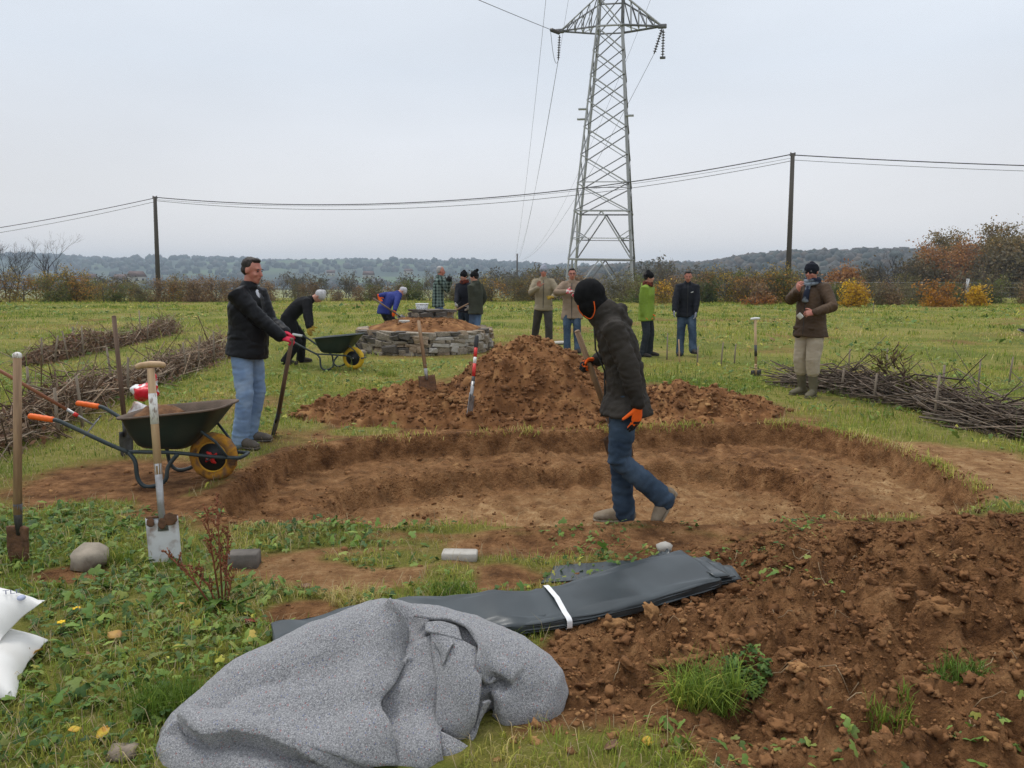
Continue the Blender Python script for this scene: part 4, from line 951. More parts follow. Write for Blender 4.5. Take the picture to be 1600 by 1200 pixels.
# ------------------------------------------------------------------ tools
def aimed(name, label, cat, foot, top, spin=0):
    t = thing(name, label, cat, foot); d = Vector(top) - Vector(foot); zz = d.normalized(); xx = Vector((1, 0, 0)); xx = (xx - zz * xx.dot(zz)).normalized() if abs(zz.x) < .9 else zz.orthogonal(); yy = zz.cross(xx); q = Matrix((xx, yy, zz)).transposed().to_quaternion()
    t.rotation_mode = 'QUATERNION'; t.rotation_quaternion = q @ Quaternion((0, 0, 1), spin); return t, d.length
def blade_sheet(w, h, dish, pointed, t=.004, z0=-.06):
    g = []
    for i in range(9):
        a = i / 8; wd = w * (1 if not pointed else (math.sin(math.pi * (.12 + .5 * min(a * 1.15, 1))) ** .55)); 
        if pointed and a < .25: wd *= .35 + 2.6 * a
        g.append([((j / 6 - .5) * wd, dish * (1 - (2 * j / 6 - 1) ** 2) + .012 * (1 - a), z0 + h * a) for j in range(7)])
    return MB().sheet(np.array(g), t)
def spade(label, foot, top, style, spin=0, nm='spade'):
    t, ln_ = aimed(nm, label, 'spade' if nm == 'spade' else 'shovel', foot, top, spin)
    if style == 'tgrip':
        obj('blade', blade_sheet(.175, .29, .012, False, z0=-.03), t, M['blade_clean'])
        m = MB().box((-.045, .003, .262), .075, .014, .012).box((.045, .003, .262), .075, .014, .012); obj('tread', m, t, M['blade_mud'])
        obj('socket', MB().loft([(0, .01, .18), (0, .005, .26), (0, 0, .32), (0, 0, .56)], [(.03, .006), (.02, .014), .019, .021], (1, 0, 0), 10, False), t, M['steel'])
        obj('shaft', MB().tube([(0, 0, .5), (0, 0, .8), (0, 0, ln_ - .02)], [.0205, .021, .02], 12), t, M['wood_pale'])
        obj('label_sticker', MB().loft([(0, 0, .78), (0, 0, .95)], [.0222, .0217], None, 12, False), t, M['sticker'])
        obj('grip', MB().loft([(-.068, 0, ln_ - .006), (-.05, 0, ln_), (0, 0, ln_ + .003), (.05, 0, ln_), (.068, 0, ln_ - .006)], [.0165, .0165, .019, .0165, .0165], None, 10), t, M['wood_pale'])
        mdm = MB()
        for x, z, s in ((-.06, .235, .022), (.0, .225, .024), (.045, .245, .03), (.065, .25, .02)): mdm.ell((x, -.006, z), s, .0045, s * 1.2, None, 10, 8)
        obj('mud', lump(mdm.mesh('mud'), .010, 45), t, M['blade_mud'])
    elif style == 'muddy':
        obj('blade', lump(remesh(blade_sheet(.13, .26, .02, True, .022, -.05), .008, 2, 'blade'), .008, 26), t, M['blade_mud'])
        obj('socket', MB().tube([(0, .012, .16), (0, .004, .24), (0, 0, .34)], [.014, .021, .023], 10), t, M['steel_dark'])
        obj('shaft', MB().tube([(0, 0, .28), (0, 0, .7), (0, 0, ln_)], [.022, .0215, .021], 12), t, M['wood'])
        obj('cap', MB().ell((0, 0, ln_), .024, .024, .022, None, 10, 8), t, M['sticker'])
    elif style == 'red':
        obj('blade', blade_sheet(.17, .27, .015, False, z0=-.05), t, M['steel'])
        obj('socket', MB().tube([(0, .01, .15), (0, .004, .23), (0, 0, .36)], [.012, .02, .02], 10), t, M['steel'])
        L_ = ln_; r = .019
        for nm_, a, b_, m_ in (('lower_sleeve', .34, .46, 'black_plastic'), ('red_sleeve', .46, .62, 'red_plastic'), ('band', .62, .70, 'sticker'), ('red_sleeve', .70, .82, 'red_plastic')):
            obj(nm_, MB().tube([(0, 0, a * L_ / .96), (0, 0, b_ * L_ / .96)], r, 12), t, M[m_])
        obj('grip', MB().loft([(0, 0, .82 * L_ / .96), (0, 0, .88 * L_ / .96), (0, 0, L_)], [.02, .025, .022], None, 10), t, M['black_plastic'])
    elif style in ('wood', 'dark'):
        wm = M['wood'] if style == 'wood' else M['wood_dark']
        obj('blade', blade_sheet(.2, .27, .025, True, z0=-.05), t, M['blade_mud'] if style == 'wood' else M['steel_dark'])
        obj('socket', MB().tube([(0, .012, .17), (0, .004, .23), (0, 0, .34)], [.013, .02, .021], 10), t, M['steel'] if style == 'wood' else M['steel_dark'])
        obj('shaft', MB().tube([(0, 0, .3), (0, 0, .7), (0, 0, ln_)], [.021, .02, .019], 12), t, wm)
        obj('cap', MB().ell((0, 0, ln_), .02, .02, .012, None, 10, 6), t, wm)
    elif style == 'fork_t':
        obj('blade', blade_sheet(.17, .27, .012, False, z0=-.05), t, M['steel_dark'])
        obj('socket', MB().tube([(0, .01, .15), (0, .004, .22), (0, 0, .32)], [.012, .02, .021], 10), t, M['wood_pale'])
        obj('shaft', MB().tube([(0, 0, .28), (0, 0, ln_ - .02)], [.02, .019], 10), t, M['wood_pale'])
        obj('band', MB().tube([(0, 0, .44), (0, 0, .62)], .0215, 10), t, M['steel_dark'])
        obj('grip', MB().loft([(-.065, 0, ln_), (0, 0, ln_ + .004), (.065, 0, ln_)], [.017, .02, .017], None, 10), t, M['white_plastic'])
    return t
M['sticker'] = mat('printed_sticker', (.72, .7, .66), (.3, .24, .2), .5, 60, lo=.5, hi=.64, stretch=(1, 1, .5))
f_ = Gz(28, 880); spade('long handled shovel with a mud caked blade, leftmost in the photo', f_, P(27, 556, f_.y + .05), 'muddy')
f_ = Gz(258, 880); spade('pale T handled spade with a bright blade in front of the near wheelbarrow', f_, P(235, 570, f_.y + .12), 'tgrip', .12)
f_ = Gz(200, 712); spade('old dark long handled shovel standing behind the near wheelbarrow', f_, P(178, 495, f_.y + .15), 'dark', 1.45, 'shovel')
hz_ = lambda x, y: Hs(x, y) + float(mound(np.array([x]), np.array([y]))[0])
f_ = Vector((P(735, 664, 8.02).x, 8.02, 0)); f_.z = hz_(f_.x, f_.y); spade('red and black handled spade stuck in the front of the soil mound', f_, P(745, 526, 8.35), 'red', 1.3)
f_ = Vector((P(671, 640, 8.55).x, 8.55, 0)); f_.z = hz_(f_.x, f_.y); spade('wooden handled shovel stuck in the left slope of the soil mound', f_, P(654, 502, 8.75), 'wood', .3, 'shovel')
f_ = Gz(1182, 588) - Vector((0, 0, .12)); spade('pale T handled spade standing alone in the far grass', f_, P(1180, 498, f_.y), 'fork_t', .1)

# rake leaning on the brush
t, ln_ = aimed('rake', 'reddish handled garden rake leaning over the brush at far left', 'rake', P(146, 664, 6.45), P(-40, 556, 6.15))
obj('shaft', MB().tube([(0, 0, .22), (0, 0, ln_)], [.014, .0145], 10), t, M['wood_red']); obj('ferrule', MB().tube([(0, 0, 0), (0, 0, .24)], [.007, .016], 8), t, M['steel'])
obj('band', MB().tube([(0, 0, .14), (0, 0, .18)], .0165, 10), t, M['red_plastic']); obj('head', MB().box((0, 0, .0), .26, .018, .014), t, M['steel_dark'])
tm = MB().tube([(0, 0, 0), (0, -.03, -.004), (0, -.085, .006)], [.005, .004, .003], 6).mesh('tine', M['steel'])
for k in range(10): obj('tine', tm, t, None, (-.115 + k * .0256, 0, 0))

# ------------------------------------------------------------------ wheelbarrows
def paint(nm, c, mud=None, sc=5, lo=.45, hi=.62): return mat(nm, c, mud or c, .45, sc, lo=lo, hi=hi, bump=.05)
M['tray_green'] = paint('tray_green', (.018, .03, .024), (.028, .036, .028)); M['tray_in'] = mat('muddy_tray', (.16, .115, .085), (.1, .075, .055), .85, 9, bump=.4)
M['frame_green'] = paint('frame_paint', (.03, .042, .045), (.05, .06, .06)); M['orange'] = mat('orange_grip', (.85, .16, .02), (.7, .11, .012), .45, 20)
M['tyre_mud'] = mat('muddy_tyre', (.09, .05, .03), (.2, .11, .055), .9, 9, c3=(.45, .21, .02), bump=.6, bsc=40, lo=.36, hi=.62)
M['tyre_yellow'] = mat('yellow_tyre', (.72, .45, .02), (.55, .33, .02), .55, 6); M['rim_yellow'] = mat('yellow_rim', (.72, .42, .02), (.4, .2, .04), .5, 8)
M['grip_white'] = M['white_plastic']; M['rim_dark'] = paint('rim_black', (.015, .017, .018))
def barrow(label, loc, rz, near=True):
    t = thing('wheelbarrow', label, 'wheelbarrow', loc, rz)
    # tray: loft of rounded rectangles from floor to rim, made a thin shell
    def rr(x0, x1, hw_, z0, z1, n_=40):
        o = []; cx, ax = (x0 + x1) / 2, (x1 - x0) / 2
        for k in range(n_):
            a = 2 * math.pi * k / n_; c, s = math.cos(a), math.sin(a); pwr = .42
            X_ = cx + ax * math.copysign(abs(c) ** pwr, c); Y_ = hw_ * math.copysign(abs(s) ** pwr, s); u_ = (X_ - x0) / (x1 - x0); o.append((X_, Y_ * (1 - .12 * u_), z0 + (z1 - z0) * u_))
        return o
    F0 = [(-.50, -.17, .17, .285, .275), (-.535, -.13, .2, .31, .30), (-.585, .0, .245, .40, .43), (-.62, .13, .285, .515, .59), (-.645, .155, .30, .523, .603), (-.642, .152, .297, .514, .594)]
    rings = [rr(*a) for a in F0]; m = MB(); m.ring_loft(rings, False); m.f.append(tuple(range(40))[::-1])
    inn = [rr(a[0] + .006, a[1] - .006, a[2] - .006, a[3] + .006, a[4] + .006) for a in F0[:5]]
    m2 = MB(); m2.ring_loft(inn[::-1], False); m2.f.append(tuple(4 * 40 + k for k in range(40)))
    tr_ = obj('tray', m.mesh('tray', M['tray_green']), t); obj('tray_lining', m2.mesh('tray_lining', M['tray_in'] if near else M['frame_green']), tr_)
    r_ = F0[4]; pts = rr(*r_); pts.append(pts[0]); obj('rim', MB().tube(pts, .009, 6, False), tr_, M['tray_in'] if near else M['tray_green'])
    # one tube each side from grip down to the leg loop, and the rails to the axle
    for s in (-1, 1):
        hp = [(-1.22, s * .29, .545), (-1.08, s * .29, .525), (-1.0, s * .285, .50), (-.72, s * .24, .345), (-.56, s * .215, .265)]
        obj('handle', MB().tube(cr(hp, 4), .0165, 8), t, M['frame_green'])
        gp = [(-1.245, s * .29, .549), (-1.2, s * .29, .543), (-1.08, s * .29, .525)]
        g_ = obj('grip', MB().loft(cr(gp, 5), [.021 if k % 2 else .0235 for k in range(11)], None, 10), t, M['orange'] if near else M['grip_white'])
        lg = [(-.56, s * .215, .265), (-.50, s * .235, .2), (-.485, s * .245, .08), (-.44, s * .25, .018), (-.36, s * .25, .015), (-.27, s * .245, .06), (-.25, s * .23, .16), (-.18, s * .215, .255)]
        obj('leg', MB().tube(cr(lg, 4), .0155, 8), t, M['frame_green'])
        fr = [(-.56, s * .21, .268), (-.3, s * .2, .262), (-.05, s * .12, .235), (.0, s * .07, .19)] if not near else [(-.56, s * .21, .268), (-.2, s * .2, .262), (.0, s * .105, .215), (.24, s * .09, .20)]
        obj('rail', MB().tube(cr(fr, 4), .0145, 8), t, M['frame_green'])
        obj('strut', MB().tube([(-.02, s * .15, .42), (.07, s * .11, .33), (.15, s * .095, .205)], .011, 7), t, M['frame_green'])
    if near: obj('front_bar', MB().tube([(.24, -.09, .2), (.25, 0, .2), (.24, .09, .2)], .0145, 7), t, M['frame_green'])
    else: obj('front_bar', MB().tube([(.18, -.1, .2), (.19, 0, .2), (.18, .1, .2)], .012, 7), t, M['frame_green'])
    obj('axle', MB().tube([(0, -.12, .19), (0, .12, .19)], .01, 8), t, M['steel_dark'])
    wh = obj('wheel', MB().loft([(0, -.03, .19), (0, .03, .19)], [.118, .118], (1, 0, 0), 28, False), t, M['rim_dark'])
    def torus(R_, r_x, r_y, tread=0): 
        rings = []
        for k in range(49):
            a = 2 * math.pi * k / 48; 
            rings.append([((R_ + r_x * math.cos(b) * (1 + (tread if k % 3 == 0 else 0))) * math.cos(a), r_y * math.sin(b), .19 + (R_ + r_x * math.cos(b) * (1 + (tread if k % 3 == 0 else 0))) * math.sin(a)) for b in [2 * math.pi * q / 12 for q in range(12)]])
        return MB().ring_loft(rings, False)
    obj('tyre', torus(.147, .043, .042, .1), wh, M['tyre_mud'] if near else M['tyre_yellow'])
    obj('rim', torus(.115, .012, .037), wh, M['rim_yellow'] if near else M['rim_dark'])
    if near:
        for s in (-1, 1):
            hb = MB()
            for k in range(4):
                a = k * math.pi / 2 + .4; hb.loft([(0, s * .04, .19), (.035 * math.cos(a), s * .044, .19 + .035 * math.sin(a)), (.052 * math.cos(a + .25), s * .044, .19 + .052 * math.sin(a + .25))], [.02, .016, .008], (1, 0, 0), 7)
            obj('hub', hb, wh, M['red_plastic'])
    else:
        for s in (-1, 1): obj('hub', MB().ell((0, s * .035, .19), .014, .012, .014, None, 8, 6), wh, M['white_plastic'])
    return t
nb = Gz(333, 752); bw = barrow('dark green wheelbarrow with orange grips holding soil, near the spades', (nb.x, nb.y + .04, nb.z), R(-3))
# soil in the tray
ms = MB(); rings = []
for f0, z in ((1, -.01), (.8, .03), (.5, .05), (.1, .06)): rings.append([(-.42 + .19 * f0 * math.cos(a), .24 * f0 * math.sin(a), .475 + z + .012 * math.sin(a * 5)) for a in [2 * math.pi * k / 24 for k in range(24)]])
rings = [[(x, y, z + .04) for x, y, z in r_] for r_ in rings]; ms.ring_loft(rings); mms = ms.mesh('soil_heap', mm); lump(mms, .05, 14, 2); mms.materials.clear(); mms.materials.append(mat('barrow_soil', (.09, .042, .02), (.2, .1, .045), .95, 16, bump=.8, bsc=60)); so_ = tag(obj('soil_heap', mms, None, None, bw.location, (0, 0, R(-3))), 'small heap of brown soil lying in the near wheelbarrow', 'soil')
t, ln_ = aimed('shovel', 'grey shovel blade sticking up from the soil in the near wheelbarrow', 'shovel', P(222, 668, 6.08), P(211, 618, 6.2))
bl_ = blade_sheet(.2, .24, .03, True, z0=-.12); obj('blade', bl_, t, M['blade_clean'], (0, 0, .10), (math.pi, 0, 0)); obj('socket', MB().tube([(0, -.01, -.14), (0, -.01, .06)], [.02, .013], 8), t, M['steel'])
fb = Gz(553, 577); barrow('dark green wheelbarrow with yellow tyre and white grips beside the stone bed', (fb.x, fb.y, fb.z), R(-12), False)
# red and white plastic bag
bg_ = MB(); c_ = P(228, 612, 7.0); M['bag'] = mat('red_white_bag', (.75, .75, .74), (.65, .02, .035), .35, 5.5, lo=.46, hi=.48)
bag = MB().ell((0, 0, 0), .12, .09, .085, None, 14, 10); bag.ell((.1, 0, .1), .03, .02, .07); bag.ell((-.07, 0, .04), .06, .06, .06); bm_ = remesh(bag, .014, 1, 'carrier_bag', M['bag']); lump(bm_, .04, 13, 4)
tag(obj('carrier_bag', bm_, None, None, c_, (0, -.2, .2)), 'crumpled red and white plastic bag on the brush behind the near wheelbarrow', 'plastic bag')

# ------------------------------------------------------------------ felt bundle
M['felt'] = mat('recycled_felt', (.18, .18, .186), (.36, .358, .362), .97, 170, c3=(.26, .258, .264), bump=.7, bsc=330, detail=8, lo=.36, hi=.64, spec=.1, sheen=.3)
n = M['felt'].node_tree.nodes; l = M['felt'].node_tree.links; b = n['Principled BSDF']; src = b.inputs['Base Color'].links[0].from_socket
for sc_, thr, colr in ((120, .29, (.05, .055, .075)), (210, .27, (.75, .75, .75)), (60, .17, (.35, .1, .09)), (75, .16, (.05, .09, .3))):
    vo = n.new('ShaderNodeTexVoronoi'); vo.inputs['Scale'].default_value = sc_; vo.inputs['Randomness'].default_value = 1
    tcx = n.new('ShaderNodeTexCoord'); mpx = n.new('ShaderNodeMapping'); mpx.inputs['Scale'].default_value = (1, .45, 1); l.new(tcx.outputs['Object'], mpx.inputs[0]); l.new(mpx.outputs[0], vo.inputs[0])
    ra = n.new('ShaderNodeMapRange'); ra.inputs[1].default_value = thr; ra.inputs[2].default_value = thr * .7; l.new(vo.outputs['Distance'], ra.inputs[0])
    ml = n.new('ShaderNodeMath'); ml.operation = 'MULTIPLY'; ml.inputs[1].default_value = .5 if thr > .2 else .6; l.new(ra.outputs[0], ml.inputs[0])
    m_ = n.new('ShaderNodeMix'); m_.data_type = 'RGBA'; l.new(ml.outputs[0], m_.inputs[0]); l.new(src, m_.inputs[6]); m_.inputs[7].default_value = (*colr, 1); src = m_.outputs[2]
l.new(src, b.inputs['Base Color'])
fl = MB(); UPV = (0, 0, 1)
fl.loft([P(292, 1165, 2.52), P(395, 1100, 2.62), P(510, 1048, 2.74), P(610, 1012, 2.86), P(660, 1004, 2.92)], [.125, .175, .2, .195, .17], None, 20)
fl.loft([P(630, 1012, 2.88), P(720, 1036, 2.83), P(795, 1066, 2.77), P(836, 1084, 2.74)], [.188, .19, .182, .155], None, 20)
fl.loft([P(290, 1205, 2.38), P(420, 1200, 2.38), P(560, 1190, 2.4), P(650, 1185, 2.42), P(700, 1165, 2.5)], [.115, .15, .14, .11, .06], None, 16)
fl.loft([P(290, 1168, 2.44), P(350, 1185, 2.40), P(470, 1175, 2.42)], [.12, .14, .14], None, 16)
fl.loft([P(690, 1105, 2.69), P(790, 1104, 2.67), P(845, 1098, 2.69)], [.12, .125, .105], None, 16)
fl.loft([P(400, 1140, 2.5), P(560, 1110, 2.58), P(640, 1090, 2.66)], [.15, .16, .15], None, 16)
fl.loft([P(620, 1080, 2.7), P(700, 1085, 2.7)], [.15, .13], None, 16)
fm = remesh(fl, .0085, 12, 'felt', M['felt'])
V = mverts(fm); Nn = mnorm(fm)
dep = V[:, 1] * CT - (V[:, 2] - CZ) * ST; pu = 800 + F * V[:, 0] / dep; pvv = 600 - F * (V[:, 1] * ST + (V[:, 2] - CZ) * CT) / dep
def crease(pts, amp, wl, wr, deep=0):
    """sheet edge: the left side of the line stands proud, the right side tucks under"""
    pts = np.array(cr(np.array(pts, float), 6)); d = np.full(len(V), 1e9); sg = np.zeros(len(V)); tt = np.zeros(len(V))
    for i in range(len(pts) - 1):
        a, b_ = pts[i], pts[i + 1]; e_ = b_ - a; w_ = np.stack([pu, pvv], 1) - a; t_ = np.clip((w_ @ e_) / (e_ @ e_), 0, 1); q = w_ - t_[:, None] * e_; dd = np.hypot(q[:, 0], q[:, 1]); c = e_[0] * w_[:, 1] - e_[1] * w_[:, 0]
        m_ = dd < d; d[m_] = dd[m_]; sg[m_] = np.sign(c[m_]); tt[m_] = (i + t_[m_]) / (len(pts) - 1)
    end = np.clip(np.minimum(tt, 1 - tt) / .12, 0, 1); end = end * end * (3 - 2 * end)
    lft = sg > 0
    return np.where(lft, 1.25 * amp * np.exp(-(d / wl) ** 2), -amp * 1.5 * np.exp(-((d - 5) / wr) ** 2)) * end - deep * np.exp(-(d / 9) ** 2) * end
facing = (V[:, 1] < 3.02)
D = crease([(622, 938), (616, 965), (606, 1000), (593, 1050), (582, 1100), (578, 1150), (585, 1215)], .014, 55, 30, .006)
D += crease([(676, 960), (668, 1000), (676, 1050), (683, 1090), (676, 1130), (668, 1170), (670, 1215)], .010, 36, 26, .006)
D += crease([(660, 985), (700, 1000), (748, 1018), (742, 1060), (720, 1085)][::-1], .018, 28, 16, .006)
D += crease([(800, 1070), (780, 1056), (752, 1052), (740, 1054)], .022, 24, 14, .010)
D += crease([(656, 1042), (640, 1037), (612, 1036)], .024, 26, 14, .012)
D += crease([(520, 1205), (430, 1165), (370, 1150), (322, 1156), (290, 1135), (276, 1122)], .03, 45, 26, .010)
D += crease([(742, 1195), (752, 1160), (766, 1120), (770, 1095), (764, 1080)], .02, 20, 22, .01) - .07 * np.exp(-(((pu - 766) / 14) ** 2 + ((pvv - 1138) / 34) ** 2))  - .05 * np.exp(-(((pu - 648) / 18) ** 2 + ((pvv - 968) / 30) ** 2))
V = V + Nn * (np.where(facing, D, 0) + .010 * fbm(V * 3.6, 2, 9) + .003 * fbm(V * 14, 3, 10) + .0016 * fbm(V * 60, 2, 11))[:, None]
mset(fm, V)
ft = thing('felt_bundle', 'large crumpled bundle of speckled grey felt in the foreground', 'felt', (0, 0, 0)); obj('folded_felt', fm, ft)
# upper layers of the same cloth lying on the bundle, each with a free edge
from mathutils.bvhtree import BVHTree
bv = BVHTree.FromPolygons([tuple(v) for v in V], [tuple(p.vertices) for p in fm.polygons])
def layer(rows, off0, off1, nc=26, up_n=5, th=.011, edge='r', wav=.004):
    L0 = cr(np.array([r[0] for r in rows], float), up_n); L1 = cr(np.array([r[1] for r in rows], float), up_n); g = []; nm_ = []
    camp = Vector((0, 0, CZ))
    for i in range(len(L0)):
        row = [bv.ray_cast(camp, ray(*(L0[i] * (1 - j / (nc - 1)) + L1[i] * (j / (nc - 1)))).normalized()) for j in range(nc)]
        ok = [h_ for h_ in row if h_[0] is not None]
        if not ok: continue
        last = ok[0]; pr, nr_ = [], []
        for h_ in row:
            if h_[0] is not None: last = h_
            pr.append(last[0][:]); nr_.append(last[1][:])
        g.append(pr); nm_.append(nr_)
    g = np.array(g); nm_ = np.array(nm_)
    for _ in range(6):
        for q_ in (g, nm_):
            q_[1:-1] = (q_[:-2] + q_[1:-1] * 2 + q_[2:]) / 4; q_[:, 1:-1] = (q_[:, :-2] + q_[:, 1:-1] * 2 + q_[:, 2:]) / 4
    nm_ /= np.linalg.norm(nm_, axis=2, keepdims=True); tt_ = np.linspace(0, 1, nc)[None, :]; ii_ = np.arange(len(g))[:, None]
    e_ = tt_ ** 4; g = g + nm_ * (off0 + (off1 - off0) * e_ + wav * np.sin(ii_ * .45 + tt_ * 3) * tt_ ** 2 + .5 * wav * np.sin(ii_ * 1.1) * e_)[:, :, None]
    lip = g[:, -1] - g[:, -4]; g = np.concatenate([g, (g[:, -1] + lip * .5 + nm_[:, -1] * .004)[:, None]], 1)
    m = MB().sheet(g[:, ::-1], th).mesh('layer', M['felt']); Vv = mverts(m); mset(m, Vv + mnorm(m) * (.0012 * fbm(Vv * 60, 2, 11))[:, None]); obj('layer', m, ft)
layer([((568, 964), (607, 950)), ((535, 980), (613, 970)), ((500, 1000), (605, 1003)), ((465, 1035), (592, 1050)), ((440, 1075), (582, 1100)), ((430, 1110), (577, 1150)), ((420, 1150), (584, 1199))], -.010, .040)
layer([((600, 1010), (664, 1005)), ((590, 1045), (672, 1050)), ((588, 1085), (680, 1092)), ((590, 1130), (674, 1132)), ((596, 1180), (668, 1176)), ((600, 1199), (670, 1199))], -.008, .030)
layer([((735, 945), (664, 968)), ((760, 958), (690, 974)), ((785, 975), (722, 984)), ((800, 1000), (744, 1000)), ((805, 1025), (757, 1020)), ((812, 1050), (752, 1046)), ((815, 1075), (770, 1056))], -.008, .034)
# loose flaps of the same felt on top of the fold
def flap(ctrl, k=6, th=.011, nz=.004):
    g = up(np.array([[P(*q)[:] for q in row] for row in ctrl]), k); sh_ = g.shape; w_ = fbm(g.reshape(-1, 3) * 13, 3, 14).reshape(sh_[0], sh_[1]); g[:, :, 1] -= w_ * nz; g[:, :, 2] += w_ * nz
    obj('flap', MB().sheet(g, th).mesh('flap', M['felt']), ft)
flap([[(672, 985, 2.70), (700, 990, 2.67), (745, 1012, 2.66)], [(676, 1030, 2.62), (712, 1030, 2.57), (752, 1045, 2.59)], [(682, 1075, 2.545), (716, 1075, 2.50), (752, 1075, 2.53)], [(680, 1128, 2.47), (716, 1135, 2.44), (745, 1120, 2.47)], [(678, 1150, 2.47), (716, 1163, 2.45), (737, 1150, 2.50)]])
flap([[(745, 1120, 2.50), (756, 1100, 2.50), (768, 1096, 2.56)], [(735, 1160, 2.47), (742, 1140, 2.47), (752, 1125, 2.55)], [(726, 1168, 2.46), (732, 1160, 2.45), (740, 1150, 2.54)]])
flap([[(672, 1135, 2.45), (705, 1150, 2.42), (736, 1168, 2.42)], [(668, 1165, 2.40), (700, 1178, 2.37), (730, 1182, 2.39)], [(668, 1205, 2.37), (696, 1208, 2.35), (716, 1200, 2.38)]])
flap([[(675, 1000, 2.655), (692, 1002, 2.62), (709, 1000, 2.63)], [(688, 1022, 2.60), (697, 1018, 2.585), (706, 1008, 2.60)], [(690, 1040, 2.575), (694, 1036, 2.57), (698, 1028, 2.585)]], 5)
flap([[(664, 972, 2.745), (690, 970, 2.72), (716, 978, 2.72)], [(664, 985, 2.70), (696, 992, 2.66), (722, 1000, 2.66)]], 6)

def rebase(t):
    pts = [v for c in t.children if c.type == 'MESH' for v in c.bound_box]; a = np.array([tuple(p) for p in pts]); q = Vector(((a[:, 0].min() + a[:, 0].max()) / 2, (a[:, 1].min() + a[:, 1].max()) / 2, 0)); q.z = Hs(q.x, q.y)
    for c in t.children: c.location = c.location - q
    t.location = q
rebase(ft)
# ------------------------------------------------------------------ folded pond liner
M['liner'] = mat('black_liner', (.028, .035, .038), (.042, .052, .056), .3, 4, bump=.06, bsc=9, spec=.5); M['strap'] = mat('white_strap', (.8, .8, .8), (.68, .68, .68), .5, 30)
ln0 = thing('pond_liner', 'folded black pond liner tied with a white strap lying on the earth', 'pond liner', (0, 0, 0))
axp = cr(np.array([G(*q, .04)[:] for q in ((425, 1000), (520, 985), (640, 972), (760, 962), (880, 950), (1000, 925), (1092, 905))]), 12)
axp[:, 2] = sst(.2, .9, axp[:, 0]) * .035 + np.convolve(np.pad(H(axp[:, 0], axp[:, 1]), 8, 'edge'), np.ones(17) / 17, 'valid') + .04
def liner_prof(wid, thk, n_=96, s=0):
    rings = []
    for i, c in enumerate(axp):
        a = i / (len(axp) - 1); t_ = axp[min(i + 1, len(axp) - 1)] - axp[max(i - 1, 0)]; t_[2] = 0; t_ /= np.linalg.norm(t_); nrm = np.array([-t_[1], t_[0], 0])
        pin = 1 - .10 * math.exp(-((a - .665) / .05) ** 2); ww = wid * pin * (1 + .04 * math.sin(a * 9 + s)) * (.55 + .45 * min(a / .45, 1)); hh = thk * (1 - .15 * math.exp(-((a - .665) / .06) ** 2)); ring = []
        for k in range(n_):
            b_ = 2 * math.pi * k / n_; cx, sx = math.cos(b_), math.sin(b_); e_ = .2
            x_ = math.copysign(abs(cx) ** e_, cx) * ww / 2; z_ = math.copysign(abs(sx) ** .42, sx) * hh / 2
            xq = x_ / ww + .5; z_ += (.022 * xq * (.3 + .7 * a) + .008 * (sst(.30 + .05 * a, .32 + .05 * a, xq) + sst(.62 - .1 * a, .64 - .1 * a, xq)) - .008) if z_ > 0 else 0
            ring.append(c + nrm * x_ + np.array([0, 0, z_]))
        rings.append(ring)
    return rings
lr = liner_prof(.325, .066); lm = MB().ring_loft(lr).mesh('folded_sheet', M['liner']); V = mverts(lm); Nn = mnorm(lm)
along_ = V[:, 0] * .95 + V[:, 1] * .3; acr = V[:, 1] * .95 - V[:, 0] * .3
V += Nn * (.016 * fbm(np.stack([along_ * 2.2, acr * 8, V[:, 2] * 3], 1), 3, 3) + .006 * fbm(np.stack([along_ * 9, acr * 22, V[:, 2] * 3], 1), 3, 6) + .02 * fbm(np.stack([along_ * 5 + acr * 9, acr * 6 - along_ * 4, V[:, 2] * 0], 1), 2, 4) * (np.abs(along_ - .45) < .7))[:, None]; mset(lm, V); obj('folded_sheet', lm, ln0)
for k in range(4):      # edges of the folded layers along the near side
    g = []
    for i in range(4, len(axp) - 1):
        c = np.array(lr[i]).mean(0); t_ = axp[i + 1] - axp[i - 1]; t_[2] = 0; t_ /= np.linalg.norm(t_); nrm = np.array([-t_[1], t_[0], 0]); hwid = np.linalg.norm(np.array(lr[i])[0] - np.array(lr[i])[48]) / 2
        o_ = hwid + .004 + .005 * math.sin(i * .21 + k * 2.3) + .003 * math.sin(i * .9 + k); z_ = .016 - .0125 * k + .0015 * math.sin(i * .6 + k)
        g.append([c - nrm * (hwid * .6) + np.array([0, 0, z_ + .002]), c - nrm * (o_ - .012) + np.array([0, 0, z_ + .001]), c - nrm * o_ + np.array([0, 0, z_ - .003])])
    obj('layer', MB().sheet(np.array(g)[:, ::-1], .005).mesh('layer', M['liner']), ln0)
for k in range(5):      # layer edges showing at the far end
    a0 = len(axp) - 9; c0, c1 = axp[a0], axp[-1]; d_ = (c1 - c0) / np.linalg.norm(c1 - c0); nrm = np.array([-d_[1], d_[0], 0]); g = []
    for i in range(7):
        q = i / 6; row = []
        for j in range(9):
            x_ = (j / 8 - .5) * (.31 - .012 * k); row.append(c0 + d_ * (.2 + (.11 + .028 * ((k * 7) % 5)) * q * (1 - .35 * abs(j / 8 - .5))) + nrm * x_ + np.array([0, 0, .030 - .016 * k + .006 * math.sin(j * 1.3 + k * 2) - .012 * q * (1 + .5 * math.sin(j + k))]))
        g.append(row)
    obj('layer', MB().sheet(np.array(g), .006).mesh('layer', M['liner']), ln0)
